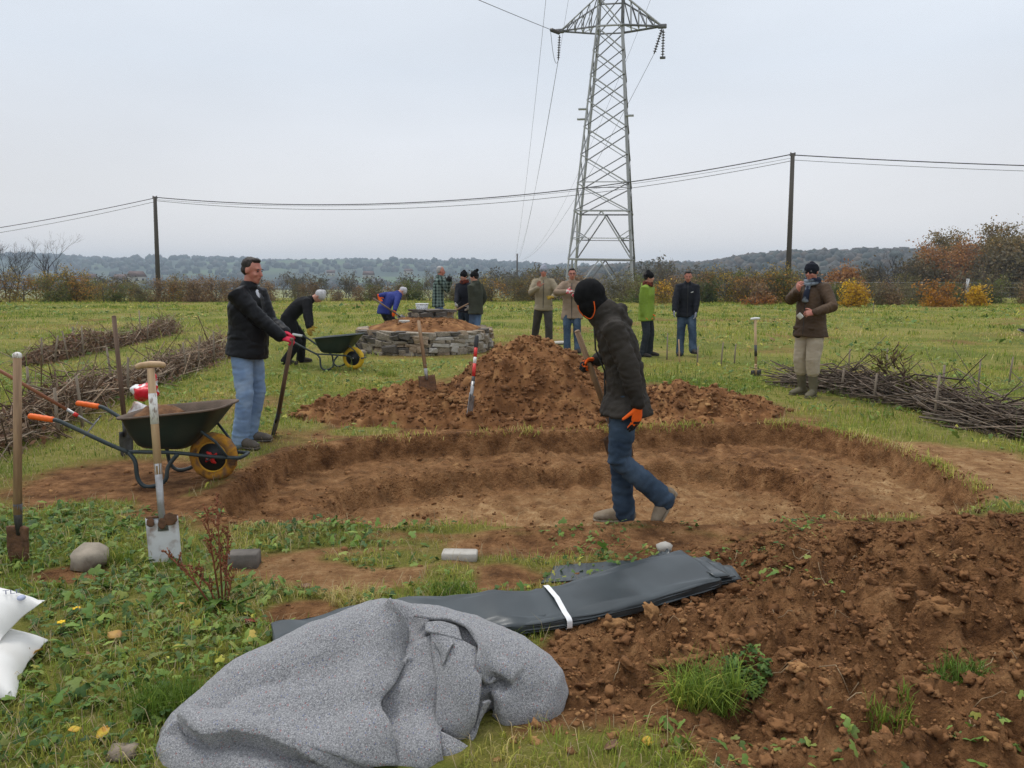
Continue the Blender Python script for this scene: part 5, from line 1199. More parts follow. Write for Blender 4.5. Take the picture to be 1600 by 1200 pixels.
g = up(np.array([[P(845, 925, 3.80)[:], P(940, 905, 3.88)[:], P(1010, 893, 3.92)[:], P(1052, 885, 3.96)[:]], [P(850, 918, 3.86)[:], P(945, 896, 3.95)[:], P(1010, 876, 3.98)[:], P(1046, 862, 4.02)[:]], [P(860, 914, 3.97)[:], P(950, 891, 4.05)[:], P(1010, 872, 4.07)[:], P(1040, 860, 4.09)[:]], [P(865, 914, 4.06)[:], P(955, 893, 4.12)[:], P(1012, 880, 4.14)[:], P(1040, 874, 4.16)[:]]]), 8)
i_, j_ = np.meshgrid(np.arange(g.shape[0]), np.arange(g.shape[1]), indexing='ij'); g[:, :, 2] += .006 * np.sin(j_ * 1.9) * sst(4, 20, j_) ; g[:, :, 2] = np.maximum(g[:, :, 2], H(g[:, :, 0].ravel(), g[:, :, 1].ravel()).reshape(g.shape[:2]) + .008)
obj('loose_edge', MB().sheet(g[::-1], .005).mesh('loose_edge', M['liner']), ln0)
si0 = int(.665 * (len(axp) - 1)); cs_ = []
for k in range(-1, 2):
    r0_ = np.array(lr[si0]); cc = r0_.mean(0); d_ = axp[si0 + 1] - axp[si0 - 1]; d_ /= np.linalg.norm(d_); cs_.append([tuple(cc + (p - cc) * (1 + .02 / np.linalg.norm(p - cc) if np.linalg.norm(p - cc) > 0 else 1) + d_ * k * .013) for p in r0_])
obj('strap', MB().ring_loft(cs_, False).mesh('strap', M['strap']), ln0)

rebase(ln0)
# ------------------------------------------------------------------ white sacks
M['sack'] = mat('white_woven_sack', (.74, .73, .70), (.66, .64, .60), .5, 4, bump=.08, bsc=300); M['ink'] = mat('grey_blue_ink', (.09, .10, .16), None, .6, 3); M['ink_pale'] = mat('pale_blue_ink', (.42, .46, .6), None, .6, 3)
def sack(label, corners, thick, seed, nm='sack'):
    """pillow between four corner points, the middle swelling up and down"""
    a, b_, c, d = [np.array(q) for q in corners]; n_ = 26; top = []; bot = []
    for i in range(n_):
        u_ = i / (n_ - 1); rt, rb = [], []
        for j in range(n_):
            v_ = j / (n_ - 1); su, sv = 1 - abs(2 * u_ - 1) ** 2.2, 1 - abs(2 * v_ - 1) ** 2.2; pin = .07 * (math.sin(math.pi * u_)) ; pin2 = .06 * math.sin(math.pi * v_)
            uu, vv = u_, v_; vv = .5 + (v_ - .5) * (1 - pin * 1.2); uu = .5 + (u_ - .5) * (1 - pin2 * 1.2)
            p = (a * (1 - uu) + b_ * uu) * (1 - vv) + (d * (1 - uu) + c * uu) * vv; h_ = (su * sv) ** .5
            rt.append(p + np.array([0, 0, thick * .62 * h_])); rb.append(p - np.array([0, 0, thick * .38 * h_ + .004]))
        top.append(rt); bot.append(rb)
    top, bot = np.array(top), np.array(bot); m = MB(); K = n_ * n_; vs_ = np.concatenate([top.reshape(-1, 3), bot.reshape(-1, 3)]); fs = []
    for i in range(n_ - 1):
        for j in range(n_ - 1):
            q = (i * n_ + j, (i + 1) * n_ + j, (i + 1) * n_ + j + 1, i * n_ + j + 1); fs += [q, tuple(K + x for x in q[::-1])]
    for i in range(n_ - 1):
        fs += [(i * n_, K + i * n_, K + (i + 1) * n_, (i + 1) * n_), (i * n_ + n_ - 1, (i + 1) * n_ + n_ - 1, K + (i + 1) * n_ + n_ - 1, K + i * n_ + n_ - 1), (i, i + 1, K + i + 1, K + i), ((n_ - 1) * n_ + i, K + (n_ - 1) * n_ + i, K + (n_ - 1) * n_ + i + 1, (n_ - 1) * n_ + i + 1)]
    m.add(vs_, fs); me = m.mesh(nm, M['sack']); V = mverts(me); V += mnorm(me) * (.012 * fbm(V * 7, 3, seed) + .004 * fbm(V * 22, 2, seed + 1))[:, None]; mset(me, V)
    t = thing(nm, label, 'sack', (0, 0, 0)); obj('bag', me, t); return t, top
s1, t1 = sack('lower white filled sack on the grass at the left edge', [G(-330, 1085, .03), G(24, 1092, .03), G(74, 1000, .05), G(-260, 955, .05)], .22, 5)
s2, t2 = sack('upper white printed sack lying on the lower one at the left edge', [P(-330, 1030, 2.85), P(-10, 1020, 2.86), P(72, 937, 3.1), P(-300, 905, 3.25)], .2, 6)
def print_text(txt, top, iu, iv, size, rot, par, matl):
    cu = bpy.data.curves.new('print', 'FONT'); cu.body = txt; cu.size = size; cu.align_x = 'CENTER'; cu.align_y = 'CENTER'; cu.extrude = 0; cu.materials.append(matl)
    o = bpy.data.objects.new('print', cu); TMP.collection.objects.link(o)
    with bpy.context.temp_override(scene=TMP, view_layer=TMP.view_layers[0]):
        dg = bpy.context.evaluated_depsgraph_get(); dg.update(); me = bpy.data.meshes.new_from_object(o.evaluated_get(dg))
    bpy.data.objects.remove(o); bpy.data.curves.remove(cu); o = obj('print', me, par, matl); p = top[iu, iv]; nn = np.cross(top[iu + 1, iv] - top[iu - 1, iv], top[iu, iv + 1] - top[iu, iv - 1]); nn /= np.linalg.norm(nn); nn = nn if nn[2] > 0 else -nn
    q = Vector(nn).to_track_quat('Z', 'Y'); o.rotation_mode = 'QUATERNION'; o.rotation_quaternion = q @ Quaternion((0, 0, 1), rot); o.location = Vector(p + nn * .018); return o
print_text('TLE', t2, 23, 20, .04, -.35, s2, M['ink']); print_text('IL', t2, 22, 16, .05, 1.0, s2, M['ink'])
lg = MB().loft([(0, 0, 0), (0, 0, .0008)], [(.017, .013), (.017, .013)], (1, 0, 0), 16, False); o = obj('print', lg, s2, M['ink_pale']); nn = np.cross(t2[25, 20] - t2[23, 20], t2[24, 21] - t2[24, 19]); nn /= np.linalg.norm(nn); nn = nn if nn[2] > 0 else -nn
o.location = Vector(t2[24, 20] + nn * .013); o.rotation_mode = 'QUATERNION'; o.rotation_quaternion = Vector(nn).to_track_quat('Z', 'Y')

for q_ in (s1, s2): rebase(q_)
# ------------------------------------------------------------------ people
def cloth(nm, c1, c2=None, rough=.85, sc=5, bump=.25, bsc=220, **kw): M[nm] = mat(nm, c1, c2, rough, sc, bump=bump, bsc=bsc, spec=.15, **kw); return M[nm]
M['skin'] = mat('skin', (.52, .27, .19), (.45, .21, .15), .5, 22, spec=.35); M['skin_red'] = mat('ruddy_skin', (.5, .22, .16), (.42, .15, .11), .5, 22, spec=.35)
M['eye'] = mat('eye', (.03, .022, .018), None, .25, 3, spec=.5); M['lip'] = mat('lips', (.3, .13, .1), None, .5, 9)
M['hair_dark'] = mat('dark_hair', (.018, .013, .01), (.03, .022, .018), .6, 60, stretch=(1, 1, .3)); M['hair_grey'] = mat('grey_hair', (.42, .41, .4), (.28, .27, .27), .7, 60, stretch=(1, 1, .3)); M['hair_brown'] = mat('brown_hair', (.06, .035, .02), None, .6, 60)
cloth('puffer_black', (.007, .0075, .009), (.013, .0135, .016), .45); cloth('black_cloth', (.008, .008, .009), (.015, .015, .016)); cloth('charcoal', (.046, .039, .032), (.026, .022, .018), .7)
cloth('denim_light', (.13, .2, .33), (.31, .40, .52), .9, 4.5, c3=(.2, .29, .43), lo=.3, hi=.7); cloth('denim_dark', (.022, .036, .06), (.08, .115, .165), .9, 5, c3=(.042, .066, .1), lo=.32, hi=.72); cloth('denim_mid', (.06, .1, .17), (.12, .19, .29), .9, 4)
cloth('navy', (.022, .034, .17), (.035, .05, .21), .75); cloth('dark_trousers', (.02, .024, .03), (.035, .04, .048)); cloth('khaki', (.06, .065, .045), (.042, .046, .034)); cloth('fleece_beige', (.33, .275, .19), (.27, .225, .155), .95); cloth('coat_beige', (.29, .215, .155), (.235, .172, .122), .9)
cloth('grey_work', (.085, .08, .075), (.06, .057, .053)); cloth('lime', (.22, .32, .045), (.16, .24, .035), .7); cloth('navy_black', (.010, .011, .016), (.018, .02, .027), .7); cloth('waxed_brown', (.095, .06, .036), (.058, .037, .023), .6, 4); cloth('trouser_beige', (.45, .385, .29), (.36, .30, .22)); cloth('boot_green', (.16, .14, .09), (.11, .095, .062), .7, 7)
cloth('shoe_grey', (.13, .115, .1), (.085, .07, .055), .8, 14); cloth('shoe_tan', (.3, .245, .18), (.2, .15, .1), .8, 14); cloth('shoe_dark', (.03, .027, .025), (.06, .05, .042), .8, 14)
cloth('glove_red', (.55, .025, .06), (.42, .02, .045), .7); cloth('glove_orange', (.9, .14, .015), (.78, .11, .01), .7, 9); cloth('glove_black', (.014, .014, .014), (.022, .022, .022), .6); cloth('glove_yellow', (.42, .28, .03), (.2, .13, .03), .8, 12); cloth('glove_white', (.6, .58, .55), (.4, .38, .36), .8, 14)
cloth('glove_redwhite', (.7, .62, .58), (.6, .03, .06), .7, 16, lo=.46, hi=.5); cloth('glove_grey', (.34, .34, .38), (.2, .2, .25), .8, 14); cloth('knit_grey', (.34, .36, .42), (.25, .26, .31), .95, 30); cloth('knit_pale', (.55, .54, .55), (.42, .41, .42), .95, 30); cloth('knit_black', (.006, .006, .0065), (.011, .011, .012), .95, 30); cloth('knit_navy', (.016, .018, .026), None, .95, 30); cloth('scarf_blue', (.22, .26, .3), (.02, .026, .045), .95, 7, lo=.42, hi=.5); cloth('scarf_rust', (.18, .04, .025), (.05, .02, .015), .95, 18); cloth('shirt_white', (.68, .7, .75), (.55, .57, .63))
# green plaid
pm_ = cloth('plaid', (.03, .055, .045), (.03, .055, .045)); n = pm_.node_tree.nodes; l = pm_.node_tree.links; b = n['Principled BSDF']; tcx = n.new('ShaderNodeTexCoord'); src = None
for ax, off in (('X', 0), ('Z', 0), ('Y', 0)):
    wv = n.new('ShaderNodeTexWave'); wv.wave_type = 'BANDS'; wv.bands_direction = ax; wv.inputs['Scale'].default_value = 4.2; wv.inputs['Distortion'].default_value = .6; wv.inputs['Detail'].default_value = 1; l.new(tcx.outputs['Object'], wv.inputs[0])
    if src is None: src = wv.outputs['Fac']
    else:
        ad = n.new('ShaderNodeMath'); ad.operation = 'ADD'; l.new(src, ad.inputs[0]); l.new(wv.outputs['Fac'], ad.inputs[1]); src = ad.outputs[0]
rpn = n.new('ShaderNodeValToRGB'); dv = n.new('ShaderNodeMath'); dv.operation = 'DIVIDE'; dv.inputs[1].default_value = 3; l.new(src, dv.inputs[0]); l.new(dv.outputs[0], rpn.inputs[0])
rpn.color_ramp.elements[0].position = .25; rpn.color_ramp.elements[0].color = (.012, .022, .02, 1); rpn.color_ramp.elements[1].position = .8; rpn.color_ramp.elements[1].color = (.17, .23, .2, 1); l.new(rpn.outputs[0], b.inputs['Base Color'])

def ik(a, t, l1, l2, hint):
    a, t, hint = Vector(a), Vector(t), Vector(hint); d = t - a; L_ = d.length; mx = (l1 + l2) * .998
    if L_ > mx: t = a + d.normalized() * mx; d = t - a; L_ = mx
    x = (l1 * l1 - l2 * l2 + L_ * L_) / (2 * L_); h_ = math.sqrt(max(l1 * l1 - x * x, 0)); u_ = d.normalized(); hp = hint - u_ * hint.dot(u_)
    hp = hp.normalized() if hp.length > 1e-6 else u_.orthogonal().normalized()
    return a + u_ * x + hp * h_, t

def hand_geo(mb, W, hd, pn, right, s, curl, fat=1.0, spread=.06):
    hd = Vector(hd).normalized(); pn = Vector(pn); pn = (pn - hd * pn.dot(hd)).normalized(); th_ = hd.cross(pn) * (1 if right else -1)
    W = Vector(W)
    mb.loft([W - hd * .03 * s, W + hd * .02 * s, W + hd * .06 * s, W + hd * .09 * s], [(.027 * s * fat, .021 * s * fat), (.034 * s * fat, .018 * s * fat), (.042 * s * fat, .016 * s * fat), (.041 * s * fat, .013 * s * fat)], th_, 12)
    for i in range(4):
        L_ = (.072, .08, .074, .058)[i] * s; o = (.031 - .0207 * i) * s; b0 = W + hd * ((.078, .084, .08, .07)[i] * s) + th_ * o; d0 = (hd + th_ * spread * (1.5 - i)).normalized(); pts = [b0]; ang = 0; p = b0
        for f_, c in ((.45, .55), (.31, .95), (.24, .6)):
            ang += curl * c; dd = d0 * math.cos(ang) + pn * math.sin(ang); p = p + dd * L_ * f_; pts.append(p)
        r = (.0088 if i < 3 else .0078) * s * fat; mb.loft(pts, [r * 1.08, r, r * .95, r * .82], None, 8)
    b0 = W + hd * .022 * s + th_ * .028 * s; p = b0; pts = [p]; ang = 0
    for f_, c in ((.04, .0), (.032, .35), (.026, .3)):
        ang += curl * c; dd = (hd * .62 + th_ * (.72 - .45 * min(ang, 1.4)) + pn * (.22 + .7 * min(ang, 1.2))).normalized(); p = p + dd * f_ * s; pts.append(p)
    mb.loft(pts, [.0125 * s * fat, .011 * s * fat, .0098 * s * fat, .008 * s * fat], None, 8)

def wrinkle(me, bones, amp, seed, puffer=0, joints=(), ridge=1.0):
    V = mverts(me); Nn = mnorm(me); best = np.full(len(V), 1e9); sco = np.zeros(len(V)); dirs = np.zeros((len(V), 3))
    for k, (a, b_) in enumerate(bones):
        a, b_ = np.array(a), np.array(b_); e_ = b_ - a; L2 = e_ @ e_; t = np.clip((V - a) @ e_ / L2, -.15, 1.15); d = np.linalg.norm(V - a - t[:, None] * e_, axis=1); m_ = d < best; best[m_] = d[m_]; sco[m_] = (t * math.sqrt(L2))[m_] + k * 2.37; dirs[m_] = e_ / math.sqrt(L2)
    al = (V * dirs).sum(1); Q = V + dirs * (al * .9)[:, None] + np.roll(dirs, 1, 1) * (al * .5)[:, None]          # folds run round the limb
    D = amp * ridge * (np.abs(fbm(Q * 7.5, 3, seed)) * -1.5 + .45) + amp * .6 * fbm(V * 5, 2, seed + 3) + amp * .35 * fbm(Q * 22, 2, seed + 4)
    for j, r in joints:
        dj = np.linalg.norm(V - np.array(j), axis=1); D += amp * .45 * np.exp(-(dj / r) ** 2) * np.sin((sco + .06 * vnoise(V * 7, seed)) * 2 * math.pi / .055)
    if puffer: D += puffer * (np.abs(np.sin(math.pi * sco / .082 + .4 * vnoise(V * 5, seed))) ** .6 - .7)
    mset(me, V + Nn * D[:, None])

def person(label, u, Y, psi, s, o, hip=None, lean=0, curve=2, roll=0, twist=0, head=(0, 0), LH=None, RH=None, LF=None, RF=None, hints=None, seed=1, vox=.0155, z0=None, hcurl=(.45, .45), hdir=(None, None), hpalm=(None, None), group=None):
    psi = R(psi); g = Vector(((u - 800) / F * Y, Y, 0)); g.z = Hs(g.x, g.y) if z0 is None else z0
    root = thing('person', label, 'person', g, psi, group); Mi = (Matrix.Translation(g) @ Matrix.Rotation(psi, 4, 'Z')).inverted(); loc = lambda w_: Mi @ Vector(w_); hints = hints or {}
    hip = (.968 * s) if hip is None else hip; X = Vector((1, 0, 0))
    dv_ = lambda a: (Matrix.Rotation(R(roll), 3, 'Y') @ Vector((0, math.sin(R(a)), math.cos(R(a))))).normalized()
    p0 = Vector((0, 0, hip)); d0, d1, d2 = dv_(lean), dv_(lean + curve), dv_(lean + 2 * curve); p1 = p0 + d0 * .17 * s; p2 = p1 + d1 * .17 * s; p3 = p2 + d2 * .18 * s
    fw = lambda d: X.cross(d) * -1 if False else d.cross(X) * -1
    f0, f2_, = X.cross(d0) * -1, X.cross(d2) * -1
    f0 = -d0.cross(X) if (-d0.cross(X)).y > 0 else d0.cross(X); f2_ = -d2.cross(X) if (-d2.cross(X)).y > 0 else d2.cross(X)
    Xs = (Matrix.Rotation(R(twist), 3, 'Z') @ X)
    hp, hy = R(head[0]), R(head[1]); Hup = Vector((0, math.sin(hp), math.cos(hp))); 
    if len(head) > 2: Hup = Matrix.Rotation(R(head[2]), 3, 'Y') @ Hup
    Hf0 = Vector((0, math.cos(hp), -math.sin(hp))); Hf = Matrix.Rotation(hy, 3, Hup) @ Hf0; Hr = Hf.cross(Hup).normalized(); Hf = Hup.cross(Hr)
    nd = (d2 + Hup * 1.1).normalized(); hc = p3 + nd * .098 * s + Hup * .078 * s + Hf * .015 * s; HM = Matrix((Hr, Hf, Hup)).transposed() * s
    hl = lambda x, y, z: hc + HM @ Vector((x, y, z))
    SL = p3 - d2 * .055 * s - Xs * .172 * s * o.get('sw', 1); SR = p3 - d2 * .055 * s + Xs * .172 * s * o.get('sw', 1)
    hang = lambda S, sg: S + Vector((sg * .06, .05, -.5)) * s
    wl = loc(P(*LH)) if LH else hang(SL, -1); wr = loc(P(*RH)) if RH else hang(SR, 1)
    el, wl = ik(SL, wl, .29 * s, .265 * s, hints.get('LE', (-.5, -.6, -.4))); er, wr = ik(SR, wr, .29 * s, .265 * s, hints.get('RE', (.5, -.6, -.4)))
    def foot(F_, sg):
        if F_ is None: p = Vector((sg * .1 * s, 0, .085 * s)); return p, Vector((sg * .18, 1, 0)).normalized(), 0
        if len(F_) == 2: q = loc(G(F_[0], F_[1], g.z)); return Vector((q.x, q.y, .085 * s)), Vector((sg * .2, 1, 0)).normalized(), 0
        q = loc(P(F_[0], F_[1], F_[2])); return q, Vector((sg * .08, 1, 0)).normalized(), -R(F_[3])
    al_, fdl, fpl = foot(LF, -1); ar_, fdr, fpr = foot(RF, 1)
    HL = p0 + Vector((-.088 * s, 0, -.045 * s)); HR = p0 + Vector((.088 * s, 0, -.045 * s))
    kl, al_ = ik(HL, al_, .43 * s, .42 * s, hints.get('LK', (-.12, 1, 0))); kr, ar_ = ik(HR, ar_, .43 * s, .42 * s, hints.get('RK', (.12, 1, 0)))
    # ---- the body: one skin grown over the whole skeleton
    B = MB(); E = lambda x, y, z, a, b_, c: B.ell(hl(x, y, z), a, b_, c, HM)
    E(0, -.012, .03, .073, .092, .085); E(0, .022, -.028, .058, .066, .08); E(0, .04, -.075, .043, .045, .038); E(0, .066, -.099, .02, .017, .016)
    E(0, .074, .026, .046, .015, .012); E(.034, .062, -.03, .022, .024, .02); E(-.034, .062, -.03, .022, .024, .02)
    B.loft([hl(0, .084, .014), hl(0, .1, -.012), hl(0, .106, -.03)], [.008 * s, .011 * s, .0155 * s], None, 8); E(0, .088, -.06, .022, .01, .012)
    for q in (-1, 1): E(q * .075, -.008, -.008, .009, .019, .031)
    B.loft([p3 - d2 * .03 * s, p3 + nd * .06 * s, hl(0, -.012, -.05)], [.066 * s, .056 * s, .055 * s], X, 12)
    B.loft([p0 - d0 * .08 * s, p0, p1, p2, p3 - d2 * .06 * s, p3], [(.13 * s, .09 * s), (.135 * s, .09 * s), (.125 * s, .085 * s), (.145 * s, .095 * s), (.13 * s, .075 * s), (.06 * s, .055 * s)], X, 14)
    for S, e_, w_ in ((SL, el, wl), (SR, er, wr)): B.loft([S - (S - p3) * .3, S, e_, w_], [.045 * s, .048 * s, .037 * s, .026 * s], None, 10)
    for h_, k_, a_ in ((HL, kl, al_), (HR, kr, ar_)): B.loft([h_, k_, a_], [.066 * s, .045 * s, .034 * s], None, 10)
    gl_, gr_ = o.get('gloves', (None, None)); body = remesh(B, .0095 if o.get('near') else .0145, 2, 'body', M[o.get('skin', 'skin')])
    hv = MB(); hd_l = Vector(hdir[0]) if hdir[0] else (wl - el).normalized(); hd_r = Vector(hdir[1]) if hdir[1] else (wr - er).normalized()
    pl_n = Vector(hpalm[0]) if hpalm[0] else Vector((1, .2, 0)); pr_n = Vector(hpalm[1]) if hpalm[1] else Vector((-1, .2, 0))
    for bare, W_, hd, pn, rt, cu in ((gl_ is None, wl, hd_l, pl_n, False, hcurl[0]), (gr_ is None, wr, hd_r, pr_n, True, hcurl[1])):
        if bare: hand_geo(hv, W_, hd, pn, rt, s, cu)
    if hv.v:
        bm = bmesh.new(); bm.from_mesh(body); tm_ = hv.mesh('t'); bm.from_mesh(tm_); bm.to_mesh(body); bm.free(); bpy.data.meshes.remove(tm_)
        body.polygons.foreach_set('use_smooth', np.ones(len(body.polygons), bool))
    obj('body', body, root)
    for gm_, W_, hd, pn, rt, cu, e_ in ((gl_, wl, hd_l, pl_n, False, hcurl[0], el), (gr_, wr, hd_r, pr_n, True, hcurl[1], er)):
        if gm_:
            gmb = MB(); hand_geo(gmb, W_, hd, pn, rt, s * 1.04, cu, 1.16); fd = (W_ - e_).normalized(); gmb.loft([W_ - fd * .05, W_ - fd * .005], [(.04 * s, .035 * s)] * 2, None, 10)
            gme = remesh(gmb, .0045 if o.get('near') else .007, 1, 'glove', M[gm_]); go_ = obj('glove', gme, root)
            if o.get('palm'):
                pb = MB(); hand_geo(pb, W_ + pn.normalized() * .004 + hd.normalized() * .012, hd, pn, rt, s * 1.05, cu, 1.1); obj('palm_coating', remesh(pb, .0045, 1, 'palm_coating', M[o['palm']]), go_)
    # ---- face
    eb = MB(); E2 = lambda m_, x, y, z, a, b_, c: m_.ell(hl(x, y, z), a, b_, c, HM, 8, 6)
    if not o.get('noface'):
        for q in (-1, 1): obj('eye', E2(MB(), q * .03, .0815, .004, .011, .008, .006), root, M['eye'])
        for q in (-1, 1): obj('eyebrow', E2(MB(), q * .031, .088, .023, .019, .006, .0045), root, M[o.get('hair', 'hair_dark')])
        obj('mouth', E2(MB(), 0, .0935, -.06, .019, .0055, .0035), root, M['lip'])
    if o.get('glasses'):
        gm2 = MB()
        for q in (-1, 1): gm2.tube([hl(q * .03 + .022 * math.cos(a), .094, .004 + .017 * math.sin(a)) for a in [k * math.pi / 6 for k in range(13)]], .0022, 5); gm2.tube([hl(q * .052, .092, .006), hl(q * .076, .0, .008)], .0022, 5)
        obj('glasses', gm2, root, M['black_plastic'])
    hk = o.get('hairstyle', 'short')
    hm_ = MB(); E3 = lambda x, y, z, a, b_, c: hm_.ell(hl(x, y, z), a, b_, c, HM)
    if hk == 'short': E3(0, -.026, .045, .0795, .088, .079); E3(0, -.045, .0, .079, .066, .06); E3(0, .02, .098, .055, .05, .025)
    elif hk == 'fringe': E3(0, -.04, .015, .0785, .07, .07); E3(0, -.05, -.01, .077, .056, .055); E3(0, -.03, .06, .076, .074, .058)
    if hm_.v: hme = remesh(hm_, .01, 1, 'hair', M[o.get('hair', 'hair_dark')]); lump(hme, .006, 45, seed); obj('hair', hme, root)
    ht = o.get('hat')
    if ht:
        hb = MB(); hmn = M[ht[1]]
        if ht[0] in ('beanie', 'bobble', 'beret'):
            tz = .15 if ht[0] != 'beret' else .122
            hb.loft([hl(0, -.006, .028), hl(0, -.01, .055), hl(0, -.016, .09), hl(0, -.024, tz - .015)], [(.085 * s, .106 * s), (.0855 * s, .106 * s), (.074 * s, .09 * s), (.035 * s, .045 * s)], Hr, 20)
            hb.loft([hl(0, -.004, .018), hl(0, -.007, .052)], [(.0885 * s, .1085 * s), (.0895 * s, .1095 * s)], Hr, 20)
            if ht[0] == 'bobble': hb.ell(hl(0, -.075, .15), .04 * s, .042 * s, .04 * s)
        else:   # balaclava
            hb.ell(hl(0, -.012, .03), .093, .11, .108, HM, 20, 14); hb.ell(hl(0, .012, -.03), .092, .105, .09, HM, 20, 14); hb.ell(hl(0, .035, -.07), .065, .075, .065, HM, 20, 14); hb.loft([hl(0, -.01, -.05), p3 + nd * .02 * s, p3 - d2 * .06 * s], [.085 * s, .088 * s, .12 * s], X, 16)
        hme = remesh(hb, .008 if o.get('near') else .01, 2, 'hat', hmn); lump(hme, .004, 18, seed + 5); obj('hat' if ht[0] != 'balaclava' else 'balaclava', hme, root)
    if o.get('cord'): obj('cord', MB().tube(cr([hl(-.096, .0, -.02), hl(-.098, .03, -.07), hl(-.08, .07, -.1), hl(-.05, .095, -.095), hl(-.035, .108, -.06)], 4), .003, 7), root, M['glove_orange'])
    if o.get('cord'): obj('visor_edge', MB().tube(cr([hl(-.05, .1, .02), hl(-.035, .112, -.01), hl(-.03, .112, -.06)], 4), .0035, 7), root, M['glove_orange'])
    # ---- jacket
    k = o.get('k', 1.0); J = MB(); hem = o.get('hem', .16) * s; by = o.get('belly', 0.0)
    hemp = p0 - d0 * hem * .45 + Vector((0, 0, -hem * .55)); thc = ((kl + kr) / 2 - (HL + HR) / 2) * min(.5, hem * 2.2); hemp = hemp + Vector((thc.x, thc.y * .35, 0))
    fl_ = o.get('flare', 1.0)
    J.loft([hemp, p0 + f0 * by * .6, p1 + f0 * by, p2, p3 - d2 * .065 * s, p3 - d2 * .005 * s], [(.19 * s * k * fl_, (.142 + by * .7) * s * k * fl_), (.172 * s * k, (.128 + by) * s * k), (.166 * s * k, (.122 + by) * s * k), (.182 * s * k, .13 * s * k), (.165 * s * (1 + (k - 1) * .6), .105 * s * k), (.08 * s, .078 * s)], Xs, 22, round0=.04)
    cw = o.get('collar', 1.0); J.loft([p3 - d2 * .03 * s, p3 + nd * .04 * s * cw], [(.083 * s * cw, .083 * s * cw), (.077 * s * cw, .081 * s * cw)], X, 16)
    bones = [(hemp, p1), (p1, p3)]
    for S, e_, w_ in ((SL, el, wl), (SR, er, wr)):
        fd = (w_ - e_).normalized(); inn = S - (S - (p3 - d2 * .055 * s)) * .45
        J.loft([inn, S, S.lerp(e_, .5), e_, e_.lerp(w_, .55), w_ - fd * .012], [.075 * s * k, .08 * s * k, .069 * s * k, .063 * s * k, .055 * s * k, .046 * s * k], None, 16); bones += [(S, e_), (e_, w_)]
    if o.get('hood'): 
        J.loft([p3 - d2 * .03 * s - f2_ * .03 - Xs * .09 * s, p3 + d2 * .015 * s - f2_ * .105 * s, p3 - d2 * .03 * s - f2_ * .03 + Xs * .09 * s], [.035 * s, .055 * s, .035 * s], None, 12); J.loft([p3 - f2_ * .09 * s + d2 * .02 * s, p3 - f2_ * .12 * s - d2 * .1 * s], [(.085 * s, .04 * s), (.05 * s, .03 * s)], Xs, 12)
    jm = remesh(J, vox, 3, 'jacket', M[o['jacket']]); wrinkle(jm, bones, o.get('wr', .0085), seed, o.get('puffer', 0), ((el, .11), (er, .11))); jo = obj(o.get('jname', 'jacket'), jm, root)
    if o.get('zip'):
        zp = []
        for t_ in np.linspace(0, 1, 9):
            c_ = hemp.lerp(p1, t_ * 2) if t_ < .5 else p1.lerp(p3, (t_ - .5) * 2); r_ = np.interp(t_, [0, .25, .5, .75, 1], [.132 * fl_ + by * .7, .131 + by, .126 + by * 1.5, .132, .085]) * s * k; zp.append(c_ + f0.lerp(f2_, t_) * (r_ + .004))
        obj('zip', MB().tube(zp, .006, 6), jo, M['black_plastic'])
    if o.get('pockets'):
        for q in (-1, 1):
            c_ = p0 + X * q * .095 * s + f0 * (.127 * s * k + by); obj('pocket_flap', MB().box(c_ + Vector((0, .004, -.05)), .12, .016, .045, None, .006), jo, M[o['jacket']])
    if o.get('logo'): obj('chest_emblem', MB().box(p2 + X * -.085 * s + f2_ * (.135 * s * k) + d2 * .03, .05, .006, .014, Matrix.Rotation(.3, 3, 'Y')), jo, M['white_plastic'])
    if o.get('scarf'):
        sc_ = MB(); 
        for q in range(2):
            rr_ = []
            for a in np.linspace(0, 2 * math.pi, 25)[:-1]: rr_.append(p3 + nd * (.025 + .035 * q) * s + Xs * (.088 - .008 * q) * s * math.cos(a) + f2_ * (.092 - .006 * q) * s * math.sin(a) + Vector((0, 0, .008 * math.sin(a * 3 + q))))
            rr_.append(rr_[0]); sc_.tube(rr_, .03 * s, 10, False)
        if o.get('scarftail'): sc_.loft([p3 + f2_ * .1 * s, p3 + f2_ * .14 * s - d2 * .1 * s, p2 + f2_ * .155 * s * k - d2 * .02], [(.03, .02), (.045, .018), (.05, .014)], Xs, 10)
        obj('scarf', lump(sc_.mesh('scarf'), .008, 22, seed), root, M[o['scarf']])
    if o.get('shirt'): obj('shirt', MB().ell(p3 - d2 * .06 * s + f2_ * .075 * s * k, .03 * s, .04 * s, .075 * s, None), root, M[o['shirt']])
    # ---- trousers
    Tm = MB(); tk_ = o.get('tk', 1.0); Tm.loft([p0 + d0 * .05 * s, p0 - d0 * .02 * s, (HL + HR) / 2 + Vector((0, 0, -.05 * s))], [(.148 * s, .108 * s), (.165 * s * tk_, .122 * s * tk_), (.145 * s * tk_, .11 * s * tk_)], X, 20); tb_ = []
    tuck = o.get('boots')
    for h_, k_, a_ in ((HL, kl, al_), (HR, kr, ar_)):
        sh_d = (a_ - k_).normalized(); end = a_ + sh_d * .04 * s if not tuck else k_.lerp(a_, .42)
        Tm.loft([h_ + Vector((0, 0, .02)), h_.lerp(k_, .5), k_, k_.lerp(end, .5), end], [.097 * s * tk_, .09 * s * tk_, .078 * s * tk_, .074 * s * tk_, (.076 if not tuck else .072) * s * tk_], None, 16); tb_ += [(h_, k_), (k_, a_)]
    tm_ = remesh(Tm, vox, 3, 'trousers', M[o['trousers']]); wrinkle(tm_, tb_, o.get('wrt', .008), seed + 7, 0, ((kl, .1), (kr, .1), (al_, .1), (ar_, .1))); to_ = obj('trousers', tm_, root)
